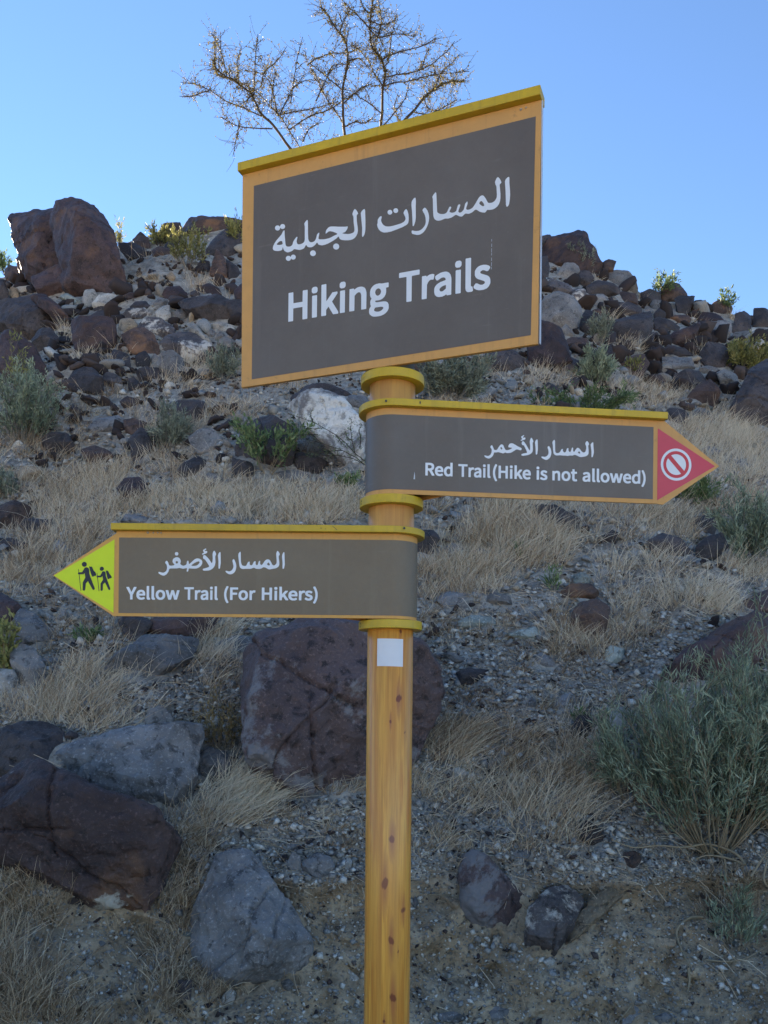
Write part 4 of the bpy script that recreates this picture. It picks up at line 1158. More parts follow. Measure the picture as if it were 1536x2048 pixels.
def build_shrubs():
    # the big shrub at the right, rooted on the lip of the bank, in front of the slope
    b = hit(1430, 1700)
    shrub('big grey-green shrub with narrow leaves and pale stems above the dirt bank', 0, 0, 460, 370, 'blue', 'tan', 70, 8500, .058, .0056, 1.0, 1, base=b)
    b2 = hit(1560, 1660)
    shrub('grey-green narrow-leaved shrub crowding in from the right edge behind the big one', 0, 0, 330, 380, 'blue', 'tan', 36, 4200, .058, .0056, 1.0, 2, base=b2)
    b3 = hit(1262, 1600)
    shrub('low outer clump of narrow grey-green leaves at the left foot of the big shrub', 0, 0, 170, 170, 'blue', 'tan', 22, 1100, .050, .007, 1.0, 3, base=b3)
    S = [
        ('dark green feathery shrub at the right edge below the arrow tip of the red sign', 1500, 1140, 170, 150, 'blue', 'grey', 26, 3000, .055, .010),
        ('tall bushy grey-green shrub at the left edge, level with the red arrow sign', 45, 895, 190, 165, 'blue', 'grey', 34, 3600, .06, .013),
        ('wispy stalks with yellowish leaves rising above the shrub at the left edge', 30, 800, 80, 140, 'yellow', 'grey', 8, 260, .06, .016),
        ('pale grey-green feathery shrub among grass left of the leafy green shrub', 335, 905, 95, 100, 'grey', 'grey', 20, 1500, .055, .011),
        ('small grey shrub touching the lower left edge of the large sign', 445, 765, 80, 70, 'grey', 'grey', 16, 900, .06, .014),
        ('sparse leafy green shrub with pale bare stems growing over dark rock', 535, 945, 165, 110, 'green', 'tan', 16, 700, .055, .022),
        ('wide pale grey-green shrub right of the post just under the large sign', 905, 800, 170, 95, 'grey', 'grey', 40, 4200, .07, .014),
        ('grey-green shrub in the gravel above the middle of the red arrow sign', 1190, 775, 90, 80, 'blue', 'grey', 22, 1500, .07, .016),
        ('low bright green bush sitting right above the red arrow sign', 1170, 830, 210, 38, 'green', 'grey', 36, 2600, .06, .014),
        ('pale dry grey bush between the egg shaped boulder and the blocky boulder', 1198, 690, 52, 62, 'grey', 'grey', 16, 700, .07, .015),
        ('round yellow-green bush near the right edge above the very large dark boulder', 1492, 748, 105, 75, 'yellow', 'grey', 28, 2600, .065, .02),
        ('small yellowish plant in front of the round brown boulder', 1266, 752, 40, 34, 'yellow', 'grey', 7, 130, .08, .03),
        ('yellow-green bush on the left crest catching the sun', 375, 532, 96, 78, 'yellow', 'grey', 20, 1300, .06, .018),
        ('greenish shrub at the skyline touching the left edge of the large sign', 470, 505, 36, 74, 'yellow', 'grey', 12, 500, .09, .026),
        ('small bush on the skyline right beside the huge outcrop', 237, 492, 18, 46, 'yellow', 'dark', 8, 160, .08, .024),
        ('low yellowish bush on the skyline between the outcrop and the long crest boulder', 318, 492, 60, 40, 'yellow', 'dark', 14, 420, .09, .026),
        ('small dark leafed bush on the skyline at the far left edge', 10, 548, 50, 40, 'green', 'dark', 12, 300, .08, .03),
        ('dry grey shrub in front of the triangular peak boulder', 1160, 545, 78, 48, 'grey', 'grey', 22, 1100, .08, .018),
        ('dark twiggy shrub on the skyline above the brown mound', 1322, 585, 76, 40, 'green', 'dark', 16, 330, .09, .03),
        ('small dark leafed shrub on the right skyline near the right edge', 1450, 625, 48, 46, 'green', 'dark', 10, 170, .09, .034),
        ('yellowish green leafy plant at the left edge under the yellow arrow tip', 5, 1370, 70, 150, 'yellow', 'tan', 12, 330, .055, .026),
        ('pale green plant at the left edge above the jutting brown rock', 5, 1000, 80, 60, 'grey', 'grey', 14, 560, .05, .018),
        ('golden dry twiggy plant between the slab and the massive central boulder', 440, 1500, 100, 130, 'dead', 'tan', 20, 420, .022, .010),
        ('small dark green plant in the scree below the yellow arrow tip', 175, 1285, 60, 36, 'green', 'grey', 10, 260, .035, .010),
        ('sparse grey-green sprigs growing out of the dirt bank at the lower right', 1470, 1900, 130, 110, 'blue', 'tan', 10, 330, .045, .007),
        ('low green patch of leaves just below the tip of the red arrow sign', 1385, 1010, 110, 48, 'green', 'grey', 22, 1100, .05, .010),
        ('thin light green weed in the grass of the right slope', 1035, 1125, 24, 44, 'green', 'tan', 5, 70, .05, .010),
        ('second thin green weed lower down in the grass of the right slope', 1105, 1185, 28, 52, 'green', 'tan', 5, 80, .05, .010),
        ('tiny green weed beside the small dark upright rock', 1158, 1455, 26, 36, 'green', 'tan', 4, 50, .04, .008),
        ('green weed growing below the white faced boulder by the post', 690, 975, 60, 26, 'green', 'grey', 10, 240, .045, .013),
    ]
    for i, a in enumerate(S):
        lab, bx, by, w, h, lf, st, nm, nl, ll, lw = a
        shrub(lab, bx, by, w, h, lf, st, nm, nl, ll, lw, seed=10 + i, name='plant' if ('plant' in lab or 'weed' in lab or 'sprigs' in lab or 'stalks' in lab) else 'shrub')

    # thorny bare branches leaning over the white faced boulder
    r = np.random.default_rng(77)
    p = hit(728, 938)
    root = link('thorny_shrub', None, loc=p); tag(root, 'thorny dark-stemmed shrub with tiny leaves hanging across the white faced boulder', 'shrub')
    tb, lv = Tubes(), Leaves()
    for line in ("1380,830,1280,750,1180,640,1080,560,960,490,850,430,700,380,590,340", "1390,880,1300,800,1150,720,1000,670,850,620,720,600", "1280,750,1250,620,1235,500,1245,400",
                 "1390,870,1250,800,1100,770,900,775,700,785", "1080,560,1140,640,1190,690", "850,430,820,350,850,290", "1390,930,1250,960,1150,1000,1000,920", "1150,720,1000,730,860,760,740,740",
                 "960,490,860,500,760,500", "1250,620,1200,590,1180,520", "1330,700,1340,600,1320,520,1350,450", "900,560,800,560,680,570"):
        q = conv('H', line); y = np.linspace(0, .25, len(q)) + r.uniform(-.05, .1)
        pts = np.array([at(a, b, p[1] - .12 - t) for (a, b), t in zip(q, y)]) - p
        tb.add(pts, .0045, .002, 4)
        for _ in range(len(q) * 9):
            k = r.integers(len(pts) - 1); f = r.random(); c = pts[k] * (1 - f) + pts[k + 1] * f
            d = r.normal(size=3); tb.add([c, c + d * .018], .0012, .0006, 3)
            lv.add(c + d * .015, r.normal(size=3), .018, .009, r.random())
    link('stems', tb.mesh('stems'), STEM['dark'], root); link('foliage', lv.mesh('foliage', r), LEAF['green'], root)

    # pale twisted stems under the big shrub, and the bare root in the bank
    def tubes_thing(name, label, cat, lines, r0, r1, stem, off=.05):
        first = at(*conv(*lines[0])[0], 4.0)
        anchor = None; tb = Tubes()
        for ln in lines:
            q = conv(*ln)
            P = []
            for a, b in q:
                h = hit(a, b, 4.2); P.append(h * 1.0 - np.array((0, off, 0)))
            P = np.array(P)
            # smooth
            t = np.linspace(0, len(P) - 1, len(P) * 4); P = np.stack([np.interp(t, np.arange(len(P)), P[:, i]) for i in range(3)], -1)
            P[:, 1] = np.minimum.accumulate(P[:, 1]) * .3 + P[:, 1] * .7
            for _ in range(3): P[1:-1] = (P[:-2] + P[1:-1] * 2 + P[2:]) / 4
            if anchor is None: anchor = P[0].copy()
            tb.add(P - anchor, r0, r1, 6)
        o = link(name, tb.mesh(name), STEM[stem], loc=anchor); tag(o, label, cat)
    tubes_thing('bare_branch', 'pale twisted bare branch creeping along the top of the dirt bank below the big shrub', 'branch',
        [('G', '1420,470,1380,420,1250,370,1150,395,1050,380,950,400,860,360'), ('G', '1440,520,1490,420,1536,380'), ('G', '1340,520,1330,440,1280,400,1240,370'), ('G', '1536,580,1490,540,1500,450,1530,330'), ('G', '1240,370,1300,330,1290,240,1260,150'), ('G', '1420,470,1350,440,1250,420,1200,440')], .0075, .003, 'tan', .06)
    tubes_thing('bare_root', 'curved pale root sticking out of the dirt bank at the lower right', 'root',
        [('G', '1255,690,1200,690,1160,720,1140,760,1160,810,1180,860,1210,900'), ('G', '1195,900,1200,960,1190,1000')], .008, .003, 'tan', .03)
    tubes_thing('bare_root', 'thin reddish root lying along the gravel at the lower right edge', 'root', [('G', '1270,870,1360,880,1430,865,1490,830,1536,790')], .004, .002, 'tan', .02)
    tubes_thing('bare_root', 'thin brown root in the dirt left of the rounded purple-grey boulder', 'root', [('G', '120,600,180,600,250,612,300,640'), ('G', '380,700,350,740,330,760')], .003, .0015, 'tan', .02)
    tubes_thing('bare_root', 'thin brown root at the bottom edge right of the post', 'root', [('G', '960,1060,930,1100,890,1140')], .003, .0015, 'tan', .02)
build_shrubs()

TREE = ["700,1180,690,1000,660,860,640,760,570,700,520,620,475,570,425,530,400,480,385,440,330,400,290,370,245,350,215,320,205,285", "640,760,605,690,555,610,510,540,470,500,420,450,370,410,320,390,265,360,240,240,185,145",
    "555,605,620,560,680,535,740,515,790,480,850,450,915,405", "425,540,370,520,320,500,270,480,215,450,180,425,130,400,55,392", "180,425,150,435,100,448,45,442", "475,600,430,600,380,595,320,590,280,570,235,545",
    "320,590,310,640,295,725", "320,590,330,545", "690,1000,780,850,815,740,815,640,812,580,808,500,805,420,825,340,835,280,820,190,790,155,760,110,730,70,702,35", "810,580,770,520,730,460,700,410,680,350,640,300,620,230",
    "700,1180,850,950,950,760,975,590,985,530,985,450,990,400,1000,340,990,290,960,250,925,215,918,140,925,60,940,-30", "990,400,950,340,920,280,870,230,830,190", "990,275,1040,250,1100,235,1170,220,1210,200,1245,178",
    "850,950,980,740,1070,570,1130,520,1180,450,1230,420,1290,385,1340,380,1380,375", "985,410,1040,390,1110,385,1160,370,1220,350,1290,340,1390,330", "1000,360,1060,345,1120,340,1170,320,1230,290,1280,250,1330,195",
    "925,130,965,175,1000,165,1050,150,1100,150,1145,163", "965,175,985,110,975,50,960,-10", "925,130,890,90,840,50,795,-5", "930,60,900,40,880,-10", "960,250,945,210,965,175", "1015,290,1035,160,1055,70", "925,90,985,120,1065,85",
    "790,155,810,100,845,35", "800,100,785,55", "500,540,480,430,490,330", "560,480,580,330,620,180", "510,540,545,470,575,400,640,360,720,370", "390,440,400,250,412,155", "320,390,310,300,335,220", "265,360,210,350,208,280,212,145", "265,350,235,240,232,145",
    "680,470,720,380,740,330,760,290,850,300", "815,480,860,440,900,400,960,380", "425,400,440,330,500,290,545,220", "470,500,480,400,420,340,340,330", "500,540,600,520,700,500,780,470", "640,700,700,680,780,640", "620,660,640,600,700,570", "985,530,930,480,880,460,850,420",
    "985,590,1050,520,1100,450,1110,385", "1070,570,1040,500,1060,430", "1180,450,1200,510,1260,520,1320,490", "1130,520,1200,540,1280,500,1330,470", "1040,590,1100,590,1180,560,1250,530", "810,590,860,560,900,580,940,540", "385,440,350,480,300,470", "640,300,700,260,760,240,830,250,880,220",
    "805,420,760,380,700,330,650,290", "835,280,880,270,930,330", "1230,420,1270,330,1320,300,1360,255", "1170,320,1190,250,1195,220"]
def build_tree():
    r = np.random.default_rng(8)
    D = 22.5
    base = at(340 + 700 / 2.327, 1180 / 2.327, D)
    g = ground_at(base[0], D); base[2] = min(base[2], g)
    root = link('acacia_tree', None, loc=(base[0], base[1], g))
    tag(root, 'nearly leafless thorny tree with spreading twigs behind the top of the large sign', 'tree')
    tb, tw, lv = Tubes(), Tubes(), Leaves()
    o = np.array((base[0], base[1], g))
    depth = {}
    for i, ln in enumerate(TREE):
        v = [float(t) for t in ln.split(',')]; q = list(zip(v[::2], v[1::2]))
        d0 = depth.get(q[0], None)
        if d0 is None:
            best = min(depth, key=lambda k: (k[0] - q[0][0]) ** 2 + (k[1] - q[0][1]) ** 2) if depth else None
            d0 = depth[best] if best else D
        dirn = r.uniform(-.30, .30)
        pts = []
        for j, (a, b) in enumerate(q):
            dd = d0 + dirn * j; depth[(a, b)] = dd
            pts.append(at(340 + a / 2.327, b / 2.327, dd))
        P = np.array(pts)
        t = np.linspace(0, len(P) - 1, len(P) * 3); P = np.stack([np.interp(t, np.arange(len(P)), P[:, k]) for k in range(3)], -1)
        for _ in range(2): P[1:-1] = (P[:-2] + P[1:-1] * 2 + P[2:]) / 4
        P += np.cumsum(r.normal(size=P.shape) * .006, 0)
        P -= o
        trunk = q[0][1] > 900
        tb.add(P, .05 if trunk else .017, .007, 5)
        L = np.linalg.norm(np.diff(P, axis=0), axis=1).sum()
        for _ in range(int(L * 24)):                       # side twigs
            k = r.integers(int(len(P) * (.45 if trunk else .1)), len(P) - 1)
            T = P[k + 1] - P[k]; T /= np.linalg.norm(T) + 1e-9
            d = T * .4 + r.normal(size=3) * np.array((.9, .7, .9)) + np.array((0, 0, .25))
            s = grow(r, P[k], d, r.uniform(.12, .6), 4, .16)
            tw.add(s, .0055, .0028, 3)
            dense = r.random() < .3
            for _ in range(int(r.integers(2, 7)) * (3 if dense else 1)):
                m = r.integers(1, 5); c = s[m] + r.normal(size=3) * .012
                lv.add(c, r.normal(size=3), r.uniform(.03, .05), .026, r.random())
        mid = q[len(q) // 2]
        busy = 1.0 if (600 < mid[0] < 1350 and 200 < mid[1]) else .5
        for _ in range(int(L * 60 * busy)):
            k = r.integers(int(len(P) * (.5 if trunk else 0)), len(P) - 1); c = P[k] + r.normal(size=3) * .018
            lv.add(c, r.normal(size=3), r.uniform(.03, .05), .026, r.random())
        # zig-zag thorns
        for _ in range(int(L * 14)):
            k = r.integers(len(P) - 1); d = r.normal(size=3); d /= np.linalg.norm(d)
            tw.add([P[k], P[k] + d * .05], .004, .002, 3)
    link('branches', tb.mesh('branches'), STEM['dark'], root)
    link('twigs', tw.mesh('twigs'), STEM['dark'], root)
    m = attr_material('acacia_leaf', [(0, (.05, .042, .014)), (.5, (.12, .10, .03)), (1, (.26, .21, .06))], .6, .3, .35)
    link('leaf_clusters', lv.mesh('leaf_clusters', r), m, root)
build_tree()

